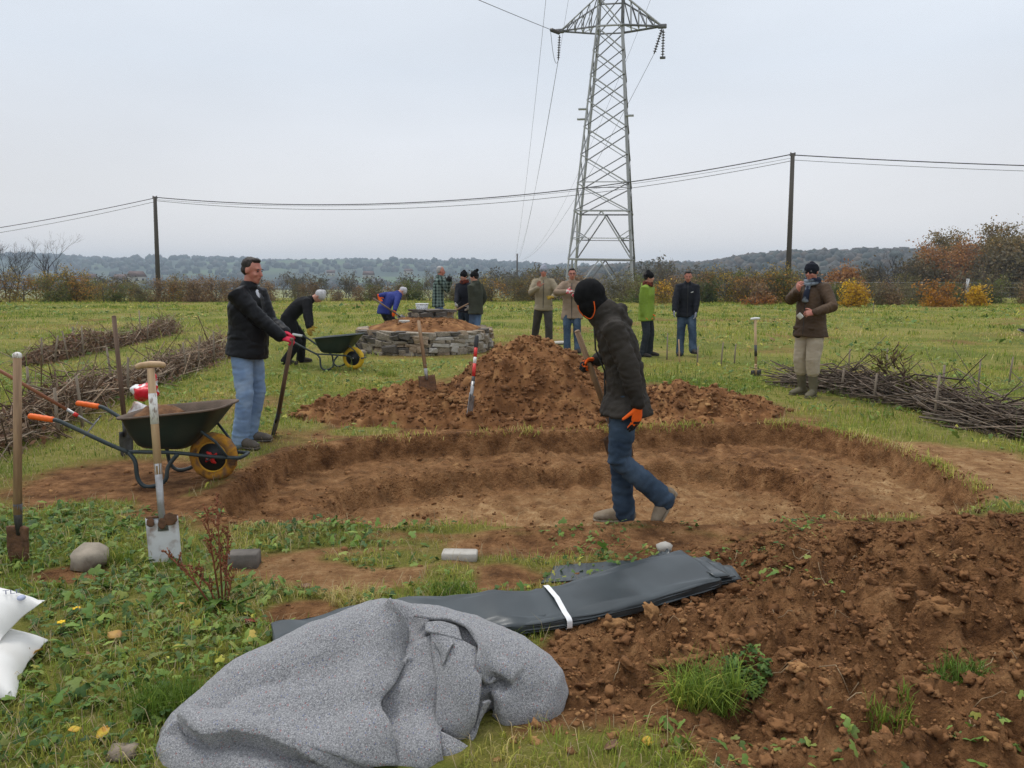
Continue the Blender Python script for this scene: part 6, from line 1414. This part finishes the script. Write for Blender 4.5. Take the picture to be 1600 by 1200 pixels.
    if o.get('kneepads'):
        for k_, a_, h_ in ((kl, al_, HL), (kr, ar_, HR)): obj('knee_pad', MB().loft([k_.lerp(h_, .28) + Vector((0, .03, 0)), k_ + Vector((0, .03, 0)), k_.lerp(a_, .45) + Vector((0, .025, 0))], [(.07 * s, .05 * s), (.07 * s, .05 * s), (.062 * s, .045 * s)], X, 14), to_, M['black_cloth'])
    if o.get('pouch'): obj('pouch', lump(remesh(MB().box(p0 + X * .13 * s + f0 * .1 + Vector((0, 0, -.13)), .12, .07, .12, None, .02), .012, 2, 'pouch'), .012, 14), root, M['black_cloth'])
    # ---- shoes
    for a_, fd, fp_, k_ in ((al_, fdl, fpl, kl), (ar_, fdr, fpr, kr)):
        side = Vector((0, 0, 1)).cross(fd).normalized(); f3 = Matrix.Rotation(fp_, 3, side) @ fd; upv = Matrix.Rotation(fp_, 3, side) @ Vector((0, 0, 1)); Sp = lambda y, z: a_ + f3 * y * s + upv * (z - .085) * s
        S_ = MB(); S_.loft([Sp(-.06, .048), Sp(.0, .056), Sp(.07, .05), Sp(.15, .042), Sp(.2, .034)], [(.037 * s, .046 * s), (.042 * s, .055 * s), (.05 * s, .049 * s), (.053 * s, .038 * s), (.042 * s, .028 * s)], side, 14)
        S_.loft([Sp(-.012, .05), Sp(-.012, .12)], [(.04 * s, .05 * s)] * 2, side, 12)
        if tuck: S_.loft([a_, a_.lerp(k_, .3), a_.lerp(k_, .62)], [(.05 * s, .055 * s), (.06 * s, .064 * s), (.066 * s, .068 * s)], side, 14)
        sme = remesh(S_, .0085 if o.get('near') else .011, 2, 'boot' if tuck else 'shoe', M[o['shoes']]); V = mverts(sme); rel = (V - np.array(a_)) @ np.array(upv); V += np.array(upv)[None] * np.maximum(-.081 * s - rel, 0)[:, None]; mset(sme, V); so_ = obj('boot' if tuck else 'shoe', sme, root)
        obj('sole', MB().loft([Sp(-.068, .009), Sp(0, .009), Sp(.08, .009), Sp(.16, .010), Sp(.215, .012)], [(.04 * s, .011 * s), (.045 * s, .012 * s), (.053 * s, .012 * s), (.055 * s, .011 * s), (.04 * s, .010 * s)], side, 14), so_, M[o.get('sole', 'shoe_dark')])
    root['_W'] = [*(root.matrix_basis @ wl if False else (Matrix.Translation(g) @ Matrix.Rotation(psi, 4, 'Z')) @ wl), *((Matrix.Translation(g) @ Matrix.Rotation(psi, 4, 'Z')) @ wr)]
    return root

# the man resting on his spade
person('dark haired man in black puffer jacket and light jeans leaning on a spade', 384, 7.18, -104, .985,
       dict(jacket='puffer_black', k=1.17, hem=.12, belly=.03, puffer=.0035, wr=.008, trousers='denim_light', tk=1.03, shoes='shoe_grey', gloves=('glove_red', 'glove_red'), hair='hair_dark', hairstyle='short', near=True, shirt='shirt_white', zip=True, sole='shoe_grey', skin='skin_red'),
       lean=1, curve=5, head=(10, -4), LH=(447, 520, 7.15), RH=(441, 528, 7.02), hints={'LE': (-.4, -.3, -1), 'RE': (.35, -.35, -1)}, LF=(391, 689), RF=(376, 699), seed=3, vox=.0095, hcurl=(1.35, 1.35), hdir=((.3, .8, -.35), (-.35, .85, -.25)), hpalm=((.5, 0, -1), (-.3, 0, -1)))
f_ = Gz(429, 681); spade('old dark spade held upright by the man in the black puffer jacket', f_, P(456, 530, 7.0), 'dark', 1.5)
# the hooded walker
person('walking person in black balaclava and dark jacket with orange gloves, carrying a spade', 980, 4.9, 90, .925,
       dict(jacket='charcoal', k=1.06, hem=.17, hood=True, trousers='denim_dark', shoes='shoe_tan', gloves=('glove_orange', 'glove_orange'), palm='glove_black', hat=('balaclava', 'knit_black'), hairstyle=None, noface=True, cord=True, near=True, wr=.012, wrt=.011, collar=1.4, zip=True, flare=1.24, sole='shoe_tan'),
       hip=.862, lean=7, curve=9, head=(38, 0), LH=(1000, 645, 4.66), RH=(931, 563, 5.13), LF=(1034, 776, 4.82, -62), RF=(975, 805, 4.97, 0), hints={'LE': (-.4, -1, 0), 'RE': (.5, -.7, -.6)}, seed=5, vox=.009, hcurl=(.35, 1.4), hdir=((0, .1, -1), (0, 1, -.35)), hpalm=((.6, .5, 0), (-.6, .1, -.8)), z0=.0)
f_ = P(976, 722, 5.16); spade('wooden handled spade carried by the walking person in the balaclava', f_, P(902, 518, 5.10), 'wood', .4)
# the one bending behind the far barrow
person('person in black jacket and pale grey beanie bending forward behind the far wheelbarrow', 452, 13.6, -78, .95,
       dict(jacket='black_cloth', k=1.12, hem=.14, trousers='black_cloth', tk=1.08, shoes='shoe_dark', gloves=('glove_yellow', 'glove_yellow'), hat=('beanie', 'knit_pale'), hairstyle=None),
       hip=.83, lean=38, curve=12, head=(62, 0), LH=(487, 513, 13.5), RH=(483, 517, 13.2), LF=(470, 566), RF=(447, 570), seed=7)
# the one bending behind the stone bed
person('person in navy blue jacket and pale hat bending behind the stone bed', 601, 18.3, -48, .95,
       dict(jacket='navy', k=1.12, hem=.16, trousers='dark_trousers', shoes='shoe_dark', gloves=('glove_orange', 'glove_orange'), hat=('beanie', 'knit_pale'), hairstyle=None),
       hip=.80, lean=36, curve=11, head=(70, -10), LH=(585, 463, 18.0), RH=(615, 492, 17.9), hints={'LE': (-1, -.3, .9), 'RE': (.6, -.5, .2)}, seed=9, hdir=((.3, .2, -1), None))
spade('shovel held low by the person in the navy blue jacket', P(634, 500, 17.55), P(583, 466, 18.0), 'dark', .4, 'shovel')
# plaid shirt
person('grey haired man in green plaid jacket with hands raised to his chin', 685, 18.6, -78, 1.0,
       dict(jacket='plaid', k=1.1, hem=.16, trousers='denim_mid', shoes='shoe_dark', gloves=('glove_black', 'glove_black'), hair='hair_grey', hairstyle='fringe', skin='skin_red'),
       lean=2, curve=3, head=(4, 0), LH=(703, 437, 18.6), RH=(701, 440, 18.3), hints={'LE': (-.5, .6, -.4), 'RE': (.4, .7, -.5)}, seed=11, hcurl=(1, 1))
# pair in dark jackets
person('person in dark jacket and black cap beside the bobble hat', 727, 17.7, 155, .925,
       dict(jacket='navy_black', k=1.1, hem=.17, trousers='denim_dark', shoes='shoe_dark', gloves=('glove_white', 'glove_white'), hat=('beanie', 'knit_black'), hairstyle='short', hair='hair_dark', scarf='scarf_rust'),
       head=(4, -10), RH=(712, 480, 17.35), LH=(733, 478, 17.5), LF=(735, 534), RF=(722, 534), seed=13, hcurl=(.5, 1.2))
spade('wooden handled shovel pointing down left from the white gloved hand by the stone bed', P(692, 495, 17.15), P(733, 474, 17.5), 'wood', .2, 'shovel')
person('person in olive hooded jacket and black bobble hat seen from behind by the bed', 744, 17.15, 52, .925,
       dict(jacket='khaki', k=1.12, hem=.2, hood=True, trousers='denim_mid', shoes='shoe_dark', gloves=('glove_black', 'glove_black'), hat=('bobble', 'knit_black'), hairstyle='short', hair='hair_dark'),
       head=(2, 20), LF=(738, 540), RF=(746, 542), LH=(737, 490, 17.1), seed=15)
# two in beige
person('man in beige fleece and grey beanie with one bare hand raised', 849, 16.4, 176, 1.0,
       dict(jacket='fleece_beige', k=1.1, hem=.12, trousers='grey_work', kneepads=True, tk=1.06, shoes='shoe_dark', gloves=('glove_yellow', None), hat=('beanie', 'knit_grey'), hairstyle='short', hair='hair_brown', skin='skin_red', zip=True),
       head=(4, 0), RH=(842, 449, 16.05), LH=(864, 464, 16.0), RF=(834, 543), LF=(858, 546), hints={'RE': (.9, -.2, -1), 'LE': (-.9, -.3, -.5)}, seed=17, hcurl=(.8, .5), hdir=((.6, .8, 0), (0, .2, 1)), hpalm=((.2, -.5, -1), (-.2, 1, 0)))
person('dark haired man in brown beige coat with red and white gloves at his chest', 893, 15.5, 174, .965,
       dict(jacket='coat_beige', k=1.13, hem=.24, flare=1.08, trousers='denim_dark', shoes='shoe_dark', gloves=('glove_redwhite', 'glove_redwhite'), hairstyle='short', hair='hair_dark', skin='skin_red', glasses=True, zip=True),
       head=(2, 6), RH=(884, 456, 15.15), LH=(904, 461, 15.15), RF=(886, 556), LF=(903, 556), hints={'RE': (1, -.2, -.4), 'LE': (-1, -.2, -.5)}, seed=19, hcurl=(.8, .8), hdir=((.9, .4, 0), (-.9, .4, .1)), hpalm=((0, -1, -.3), (0, -1, -.3)))
# lime green
person('person in lime green jacket and black beanie looking to the right', 1009, 15.0, -122, .925,
       dict(jacket='lime', k=1.2, hem=.2, trousers='dark_trousers', shoes='shoe_dark', gloves=('glove_orange', 'glove_orange'), hat=('beanie', 'knit_black'), hairstyle='short', hair='hair_dark', scarf='scarf_rust', hood=True),
       head=(2, 22), RH=(1004, 500, 14.85), LH=(1017, 498, 14.9), LF=(1014, 556), RF=(1004, 558), seed=21)
person('dark haired man in black jacket and jeans standing with arms hanging, looking down', 1072, 15.25, 172, .94,
       dict(jacket='navy_black', k=1.17, hem=.17, hood=True, trousers='denim_dark', tk=1.08, shoes='shoe_dark', gloves=('glove_grey', 'glove_grey'), hairstyle='short', hair='hair_dark', skin='skin_red', logo=True, zip=True),
       head=(16, 0), RH=(1052, 494, 15.0), LH=(1087, 494, 15.0), RF=(1062, 556), LF=(1083, 558), hints={'RE': (1, -.6, 0), 'LE': (-1, -.6, 0)}, seed=23)
# the man in the brown coat
oldm = person('man in brown waxed coat, dark beret and green boots raising a hand to his face', 1267, 10.1, 128, .985,
       dict(jacket='waxed_brown', k=1.16, hem=.16, flare=1.08, belly=.02, trousers='trouser_beige', tk=1.15, shoes='boot_green', boots=True, gloves=(None, None), hat=('beret', 'knit_navy'), hairstyle='fringe', hair='hair_grey', skin='skin_red', scarf='scarf_blue', scarftail=True, near=True, glasses=True, pockets=True, pouch=True, sole='boot_green', zip=True),
       lean=-1, curve=3, head=(10, 5), RH=(1247, 455, 9.82), LH=(1272, 489, 9.74), RF=(1253, 616), LF=(1270, 620), hints={'RE': (.9, .1, -1), 'LE': (-1, -.5, -.5)}, seed=25, vox=.0095, hcurl=(1.0, .8), hdir=((.75, .75, -.05), (-.35, .3, 1)), hpalm=((.2, -.8, -.4), (-.5, -1, .1)))
pc = P(1250, 494, 9.66); tag(obj('paper', MB().sheet(up(np.array([[(-.05, -.004, -.03), (0, 0, -.034), (.05, .006, -.03)], [(-.05, -.004, .03), (0, .004, .034), (.05, .004, .03)]]), 3), .0015).mesh('paper', M['white_plastic']), None, None, pc, (.5, .6, .5)), 'small folded white paper held by the man in the brown coat', 'paper')
# striding out of the frame on the right
person('person in blue jeans walking in from the right edge, only a shoe showing', 1642, 17.6, 90, 1.0,
       dict(jacket='navy_black', k=1.1, hem=.16, trousers='denim_mid', shoes='shoe_dark', sole='glove_white', gloves=('glove_black', 'glove_black'), hairstyle='short', hair='hair_brown', hat=('beanie', 'knit_black')),
       hip=.9, lean=4, LF=(1600, 522, 17.4, 24), RF=(1688, 530, 17.7, -35), seed=27, vox=.014)
for o_ in list(SC.objects):
    if '_W' in o_: del o_['_W']
# ------------------------------------------------------------------ grass and weeds
GC = np.array([(.10, .17, .022), (.175, .255, .03), (.26, .325, .045), (.36, .37, .06), (.48, .41, .1), (.56, .45, .2)])
def gcols(x, y, n_, dry=0.0):
    w_ = .42 + .75 * f2(x, y, .45, 4, 81) + .55 * f2(x, y, 2.2, 3, 82) + .12 * sst(40, 15, y) * sst(5, 9, y) + rng.normal(0, .17, n_) + dry
    k = np.clip(w_ * 5, 0, 4.999); i = k.astype(int); f_ = (k - i)[:, None]; return (GC[i] * (1 - f_) + GC[i + 1] * f_) * rng.uniform(.75, 1.25, (n_, 1))
def blades(name, x, y, ln, wd, flop=.55, cols=None, base=None, kind='stuff'):
    n_ = len(x); z = H(x, y) if base is None else base; a = rng.uniform(0, 6.283, n_); ca, sa = np.cos(a), np.sin(a); fl_ = np.clip(rng.normal(flop, .3, n_), .05, 1.3); b_ = a + rng.normal(1.57, .5, n_); cb, sb = np.cos(b_) * wd / 2, np.sin(b_) * wd / 2
    h1 = ln * .55 * np.cos(fl_ * .5); o1 = ln * .55 * np.sin(fl_ * .5); h2 = h1 + ln * .45 * np.cos(fl_ * 1.5); o2 = o1 + ln * .45 * np.sin(fl_ * 1.5)
    V = np.stack([np.stack([x - cb, y - sb, z - .01], 1), np.stack([x + cb, y + sb, z - .01], 1), np.stack([x + ca * o1 + cb * .7, y + sa * o1 + sb * .7, z + h1], 1), np.stack([x + ca * o1 - cb * .7, y + sa * o1 - sb * .7, z + h1], 1), np.stack([x + ca * o2, y + sa * o2, z + h2], 1)], 1).reshape(-1, 3)
    k = np.arange(n_)[:, None] * 5; Q = np.concatenate([k, k + 1, k + 2, k + 3], 1); T = np.concatenate([k + 3, k + 2, k + 4], 1)
    if cols is None: cols = gcols(x, y, n_)
    o = obj(name, np_mesh(name, V, [Q, T], M['grass'], True, np.repeat(cols, 5, 0)))
    return tag(o, kind=kind) if kind else o
def area(n_, y0, y1, wf=.82, pad=.4, pw=1.0):
    y = y0 + (y1 - y0) * rng.uniform(0, 1, n_) ** pw; x = rng.uniform(-1, 1, n_) * (y * wf + pad); return x, y
def free(x, y, thr=.5, soft=.12): return (soilmask(x, y) + rng.normal(0, soft, len(x)) < thr) & ~covered(x, y)
x, y = area(105000, 2.0, 6.2, pw=.85); k = free(x, y, .42) & (f2(x, y, 1.9, 3, 91) + rng.normal(0, .25, len(x)) > -.32); x, y = x[k], y[k]; blades('grass', x, y, np.clip(.045 * np.exp(rng.normal(0, .4, len(x))), .015, .13), .0042 * rng.uniform(.6, 1.3, len(x)), .75, gcols(x, y, len(x), .05))
x, y = area(125000, 6.0, 13.5, pw=.8); k = free(x, y, .42) & (f2(x, y, 1.5, 3, 94) + rng.normal(0, .2, len(x)) > -.2); x, y = x[k], y[k]; tall_ = .75 + .9 * np.clip(f2(x, y, .8, 3, 92), -.5, 1); blades('grass', x, y, np.clip(.06 * tall_ * np.exp(rng.normal(0, .4, len(x))), .02, .2), .0065 * rng.uniform(.6, 1.3, len(x)), .7, gcols(x, y, len(x), .08))
x, y = area(120000, 13.0, 47, pw=.75); k = free(x, y, .5, .25) & (f2(x, y, .9, 3, 94) + rng.normal(0, .2, len(x)) > -.22); x, y = x[k], y[k]; tall_ = .8 + 1.0 * np.clip(f2(x, y, .35, 3, 93), -.5, 1); blades('grass', x, y, np.clip(.085 * tall_ * np.exp(rng.normal(0, .4, len(x))), .03, .3), .019 * (y / 22) * rng.uniform(.6, 1.3, len(x)), .7, gcols(x, y, len(x), .02))
# ragged blades and roots hanging over the rim of the pit, darker tufts in the field
n_ = 60000; x = rng.uniform(-3, 4.6, n_); y = rng.uniform(5.5, 8.6, n_); so, si = pitd(x, y); k = (so > -.015) & (so < .09) & (f2(x, y, 1.7, 3, 121) + rng.normal(0, .15, n_) > .0) & ((y > 6.6) | (x > 2.2)); x, y = x[k], y[k]; blades('rim_grass', x, y, .07 * np.exp(rng.normal(0, .4, len(x))), .006 * np.ones(len(x)), 1.1, gcols(x, y, len(x), .25))
xs_, ys_ = [], []
for q in range(260):
    yy = 7 + 38 * rng.uniform() ** 1.3; xx = rng.uniform(-1, 1) * (yy * .75); m_ = int(rng.integers(14, 30)); xs_.append(xx + rng.normal(0, .10, m_)); ys_.append(yy + rng.normal(0, .08, m_))
x, y = np.concatenate(xs_), np.concatenate(ys_); k = (soilmask(x, y) < .4); x, y = x[k], y[k]; blades('field_tufts', x, y, .13 * np.exp(rng.normal(0, .35, len(x))), .012 * (y / 16) * np.ones(len(x)), .7, gcols(x, y, len(x), -.35))
# dry straw lying about
x, y = area(16000, 2.1, 9.5); k = (soilmask(x, y) < .8) & (mound(x, y) < .02) & (spoil(x, y) > -.05) & ~covered(x, y); x, y = x[k], y[k]; blades('straw', x, y, rng.uniform(.05, .16, len(x)), .0032 * np.ones(len(x)), 1.25, np.array([(.42, .33, .18)]) * rng.uniform(.6, 1.2, (len(x), 1)))

def leaves(name, x, y, size, cols, hgt=.03, lobes=3, tilt=.45, base=None):
    """low broad leaves, each of three rounded lobes on a short stalk"""
    n_ = len(x); z = (H(x, y) if base is None else base) + rng.uniform(.004, 1, n_) * hgt; a = rng.uniform(0, 6.283, n_); nt_ = rng.normal(0, tilt, (n_, 2)); Vs = []; q = 0; Fs = []
    ux = np.stack([np.cos(a), np.sin(a), nt_[:, 0]], 1); uy = np.stack([-np.sin(a), np.cos(a), nt_[:, 1]], 1); c0 = np.stack([x, y, z], 1)
    for l_ in range(lobes):
        t = (l_ - (lobes - 1) / 2) * 1.15; dx, dy = math.cos(t), math.sin(t); d = ux * dx + uy * dy; p_ = -ux * dy + uy * dx; s = size[:, None]
        P0 = c0; P1 = c0 + d * s * .45 - p_ * s * .33; P2 = c0 + d * s * .9 - p_ * s * .22 - np.array([0, 0, 1]) * s * .12; P3 = c0 + d * s * .98 + p_ * s * .15 - np.array([0, 0, 1]) * s * .14; P4 = c0 + d * s * .5 + p_ * s * .34; P5 = c0 + d * s * .5 + np.array([0, 0, 1]) * s * .1
        Vs.append(np.stack([P0, P1, P2, P3, P4, P5], 1).reshape(-1, 3)); k = (np.arange(n_) * 6 + l_ * n_ * 6)[:, None]
        Fs += [np.concatenate([k + a_, k + b_, k + 5], 1) for a_, b_ in ((0, 1), (1, 2), (2, 3), (3, 4), (4, 0))]
    return tag(obj(name, np_mesh(name, np.concatenate(Vs), np.concatenate(Fs), M['leaf'], True, np.tile(np.repeat(cols, 6, 0), (lobes, 1)))), kind='stuff')
LC = np.array([(.06, .125, .025), (.095, .175, .032), (.14, .22, .04), (.2, .27, .05), (.23, .26, .06), (.4, .38, .06), (.42, .31, .07), (.27, .16, .07)])
def lcols(n_, yel=0.0, x=None, y=None):
    w_ = np.abs(rng.normal(.24 + yel, .17, n_)) + (.22 * f2(x, y, 1.3, 3, 95) if x is not None else 0); k = np.clip(w_ * 8, 0, 7).astype(int); return LC[k] * rng.uniform(.65, 1.4, (n_, 1))
x, y = area(20000, 2.05, 5.2, pw=.75); dn = f2(x, y, 1.1, 3, 96) + .35 * sst(-.3, -1.2, x) - .15; k = free(x, y, .35) & (dn + rng.normal(0, .22, len(x)) > -.05); x, y = x[k], y[k]; leaves('ground_cover', x, y, np.clip(.021 * np.exp(rng.normal(0, .35, len(x))), .009, .05), lcols(len(x), 0, x, y), .05)
x, y = area(9000, 2.05, 5.2, pw=.8); k = (spoil(x, y) > -.7) & (f2(x, y, 2.2, 3, 97) > .2 + .12 * (spoil(x, y) < -.05)) & ~covered(x, y) & (pitd(x, y)[0] > 0); x, y = x[k], y[k]; leaves('sparse_weeds', x, y, .017 * np.exp(rng.normal(0, .3, len(x))), lcols(len(x), .05, x, y), .03)
x, y = area(22000, 5.2, 14, pw=.8); k = free(x, y, .4) & (f2(x, y, .8, 3, 98) + rng.normal(0, .2, len(x)) > .05); x, y = x[k], y[k]; leaves('field_weeds', x, y, .028 * np.exp(rng.normal(0, .3, len(x))), lcols(len(x), .16, x, y), .06)
x, y = area(14000, 14, 40, pw=.8); k = f2(x, y, .4, 3, 99) > .12; x, y = x[k], y[k]; leaves('field_weeds', x, y, .042 * np.exp(rng.normal(0, .3, len(x))) * (y / 28 + .5), lcols(len(x), .2, x, y), .07)
# roots and twigs on the turned earth
m = MB()
for k in range(90):
    x0, y0 = rng.uniform(.3, 3.6), rng.uniform(2.3, 4.8)
    if spoil(np.array([x0]), np.array([y0]))[0] > -.08: continue
    a = rng.uniform(0, 6.28); pts = []; L_ = rng.uniform(.05, .2); 
    for q in range(6):
        a += rng.normal(0, .4); x0 += math.cos(a) * L_ / 6; y0 += math.sin(a) * L_ / 6; pts.append((x0, y0, Hs(x0, y0) + .012 + .02 * math.sin(q * 1.1) * rng.uniform(0, 1)))
    m.tube(pts, .0016 * rng.uniform(.7, 1.8), 4)
tag(obj('roots', m.mesh('roots', mat('pale_root', (.36, .26, .15), (.24, .16, .09), .8, 20))), kind='stuff')

# tufts that stand out
def tuft(label, u, v, n_, rad, ln, dry=0, flop=.6):
    g = Gz(u, v); r_ = rad * np.sqrt(rng.uniform(0, 1, n_)); a = rng.uniform(0, 6.28, n_); x, y = g.x + r_ * np.cos(a), g.y + r_ * np.sin(a) * .7; c = gcols(x, y, n_, dry - .25 if dry <= 0 else dry)
    o = blades('grass_tuft', x, y, ln * rng.uniform(.45, 1.1, n_), .0042 * rng.uniform(.7, 1.3, n_), flop, c, None, None); return tag(o, label, 'grass tuft')
tuft('large bright green grass tuft growing on the turned earth', 1103, 1100, 700, .13, .21, -.02, .95)
tuft('leafy green sod half buried in the turned earth near the right edge', 1498, 1060, 320, .1, .1, 0, .9)
tuft('small grass tuft on the turned earth at lower right', 1392, 1150, 220, .09, .08, 0)
tuft('bushy grass tuft just left of the felt bundle', 262, 1110, 480, .12, .15, -.05)
tuft('dry straw coloured grass tuft behind the felt bundle', 552, 940, 300, .13, .12, .45, .9)
tuft('green grass tuft behind the middle of the pond liner', 708, 928, 260, .12, .1, 0, .9)
tuft('grass tuft growing against the grey brown boulder', 185, 880, 200, .08, .12, 0)
tuft('tall dark green tuft in the grass in front of the stone bed', 606, 588, 240, .16, .16, -.1)
g = Gz(1165, 1085); n_ = 260; a = rng.uniform(0, 6.28, n_); r_ = .09 * np.sqrt(rng.uniform(0, 1, n_)); x, y = g.x + r_ * np.cos(a), g.y + r_ * np.sin(a); leaves('clover_patch', x, y, .016 * np.ones(n_), lcols(n_, -.05), .06)
# sapling on the right brush hedge
woody('sapling', 'yellow green leafy sapling growing out of the right brush hedge', 'sapling', 131, .75, 1.0, [(.16, .17, .03), (.22, .2, .04), (.1, .12, .03)], Gz(1440, 632), None, 420, .03, stemname='stem', leafname='foliage', levels=4, first=.05, up_=.5, leafR=.06, r0=.012, kids=(3, 5), twig=(.1, .06, .04))
# dock plant
dk = thing('dock_plant', 'dried red brown dock plant with green leaves at its foot', 'plant', Gz(348, 948)); M['dock'] = mat('dried_dock', (.27, .1, .045), (.15, .055, .03), .9, 30); M['dockleaf'] = translucent(mat('dock_leaf', (.16, .26, .03), (.1, .19, .025), .5, 9), .4)
for k, (dx, dy, h_, br) in enumerate(((-.05, .02, .5, 8), (.0, 0, .56, 9), (.03, .02, .4, 6), (-.16, -.03, .3, 6), (-.09, .03, .2, 5), (.06, -.02, .22, 4))):
    st = MB(); top = Vector((dx * 1.3 + (.0 if k < 3 else -.05), dy, h_)); mid_ = Vector((dx * .8, dy * .7, h_ * .5)); st.tube([(dx * .2, dy * .2, -.03), mid_, top], [.0055, .0045, .0025], 6); seeds = MB()
    for q in range(br):
        t = .35 + .6 * q / br; b0 = mid_.lerp(top, (t - .5) * 2) if t > .5 else Vector((dx * .2, dy * .2, 0)).lerp(mid_, t * 2); a = rng.uniform(0, 6.28); e_ = b0 + Vector((math.cos(a) * .04, math.sin(a) * .04, .085)) * (1.15 - t * .6); st.tube([b0, e_], [.003, .0015], 4)
        for w_ in range(8): c_ = b0.lerp(e_, rng.uniform(.15, 1)) + Vector(rng.normal(0, .005, 3)); seeds.ell(c_, .004, .004, .0055, None, 5, 4)
    for w_ in range(26): c_ = mid_.lerp(top, rng.uniform(.1, 1.02)) + Vector(rng.normal(0, .006, 3)); seeds.ell(c_, .004, .004, .006, None, 5, 4)
    so_ = obj('stalk', st, dk, M['dock']); tag(obj('seed_heads', seeds.mesh('seed_heads', M['dock'], False), so_), kind='stuff')
def leafg(L_, wd, bend):
    g = []
    for i in range(7):
        t = i / 6; w_ = wd * (math.sin(math.pi * min(t * .92 + .06, 1)) ** .8)
        g.append([((j / 4 - .5) * w_, L_ * t * math.cos(bend * t * .6), L_ * t * math.sin(.9 - bend * t) * .9 + .006 * abs(j - 2)) for j in range(5)])
    return np.array(g)
lmesh = [MB().sheet(leafg(.17, .055, b_), .0012).mesh('leaf', M['dockleaf']) for b_ in (.3, .9, 1.3)]
for k in range(13):
    o = obj('leaf', lmesh[k % 3], dk, None, (rng.normal(0, .03), rng.normal(0, .03), .01), (rng.normal(0, .2), 0, k * .52 + rng.normal(0, .3))); s_ = rng.uniform(.5, 1.05); o.scale = (s_, s_, s_)
# yellow flowers, fallen leaves, a clod of red earth
M['petal'] = mat('yellow_petal', (.85, .55, .01), None, .5, 5)
fm_ = MB(); 
for k in range(6): a = k * 1.047; fm_.ell((.011 * math.cos(a), .011 * math.sin(a), .05), .009, .007, .003, Matrix.Rotation(a, 3, 'Z'), 6, 4)
fm_.ell((0, 0, .05), .006, .006, .005, None, 6, 4); fm_.tube([(0, 0, -.02), (0, 0, .05)], .0015, 4); fmm = fm_.mesh('yellow_flower', M['petal'])
for u, v, lb in ((121, 966, 'yellow flower in the ground cover, farther of the two right of the sacks'), (97, 988, 'yellow flower in the ground cover, nearer of the two right of the sacks')): tag(obj('yellow_flower', fmm, None, None, Gz(u, v)), lb, 'flower')
lf = np.array([[(0, 0, 0), (0, 0, 0), (0, 0, 0)]] * 6, float)
for i in range(6):
    t = i / 5; w_ = .032 * math.sin(math.pi * (.08 + .86 * t)); lf[i] = [(-w_, .07 * t - .035, .006 * math.sin(t * 5) + .006), (0, .07 * t - .035, .002), (w_, .07 * t - .035, .008 * math.cos(t * 4) + .006)]
FL = [MB().sheet(lf, .0012).mesh('fallen_leaf', mat('fallen_leaf_' + nm, c, c2, .6, 25)) for nm, c, c2 in (('yellow', (.5, .36, .03), (.4, .2, .03)), ('ochre', (.42, .25, .06), (.3, .16, .05)), ('brown', (.2, .1, .05), (.13, .07, .04)), ('red', (.22, .03, .02), (.15, .03, .02)))]
for k, (u, v, q, s_, lb) in enumerate([(55, 1032, 0, 1.0, 'large yellow fallen leaf beside the lower white sack'), (180, 1004, 1, .9, 'ochre fallen leaf in the weeds right of the yellow flowers'), (391, 976, 3, 1.1, 'dark red fallen leaf by the left end of the pond liner'), (162, 1160, 0, .7, 'small yellow leaf at the bottom left in the clover'), (118, 1155, 0, .6, 'tiny yellow leaf nearest the bottom left corner'), (282, 955, 1, .6, 'ochre leaf in the clover left of the dock plant'), (955, 1172, 2, .8, 'brown leaf on the grass right of the felt bundle'), (1012, 1165, 0, .6, 'yellow leaf on the grass at bottom centre right'), (478, 920, 2, .8, 'brown leaf on the bare path behind the dock plant'), (1105, 868, 1, .7, 'ochre leaf on the earth beyond the liner end')]):
    g = Gz(u, v); tag(obj('fallen_leaf', FL[q], None, None, g + Vector((0, 0, .035 if k in (0, 1, 3, 4, 5) else .015)), (rng.normal(0, .2), rng.normal(0, .2), rng.uniform(0, 6)), ), lb, 'leaf').scale = (s_,) * 3
v, f = clod_proto(2, 77); tag(obj('earth_lump', np_mesh('earth_lump', v * .042, f, M['stake'], True), None, mm, Gz(192, 1182) + Vector((0, 0, .015))), 'lump of red brown earth on the grass left of the felt bundle', 'earth lump')
bpy.data.scenes.remove(TMP)
for o_ in SC.objects:
    if o_.type == 'MESH' and not o_.data.materials: o_.data.materials.append(M['stonegrey'])
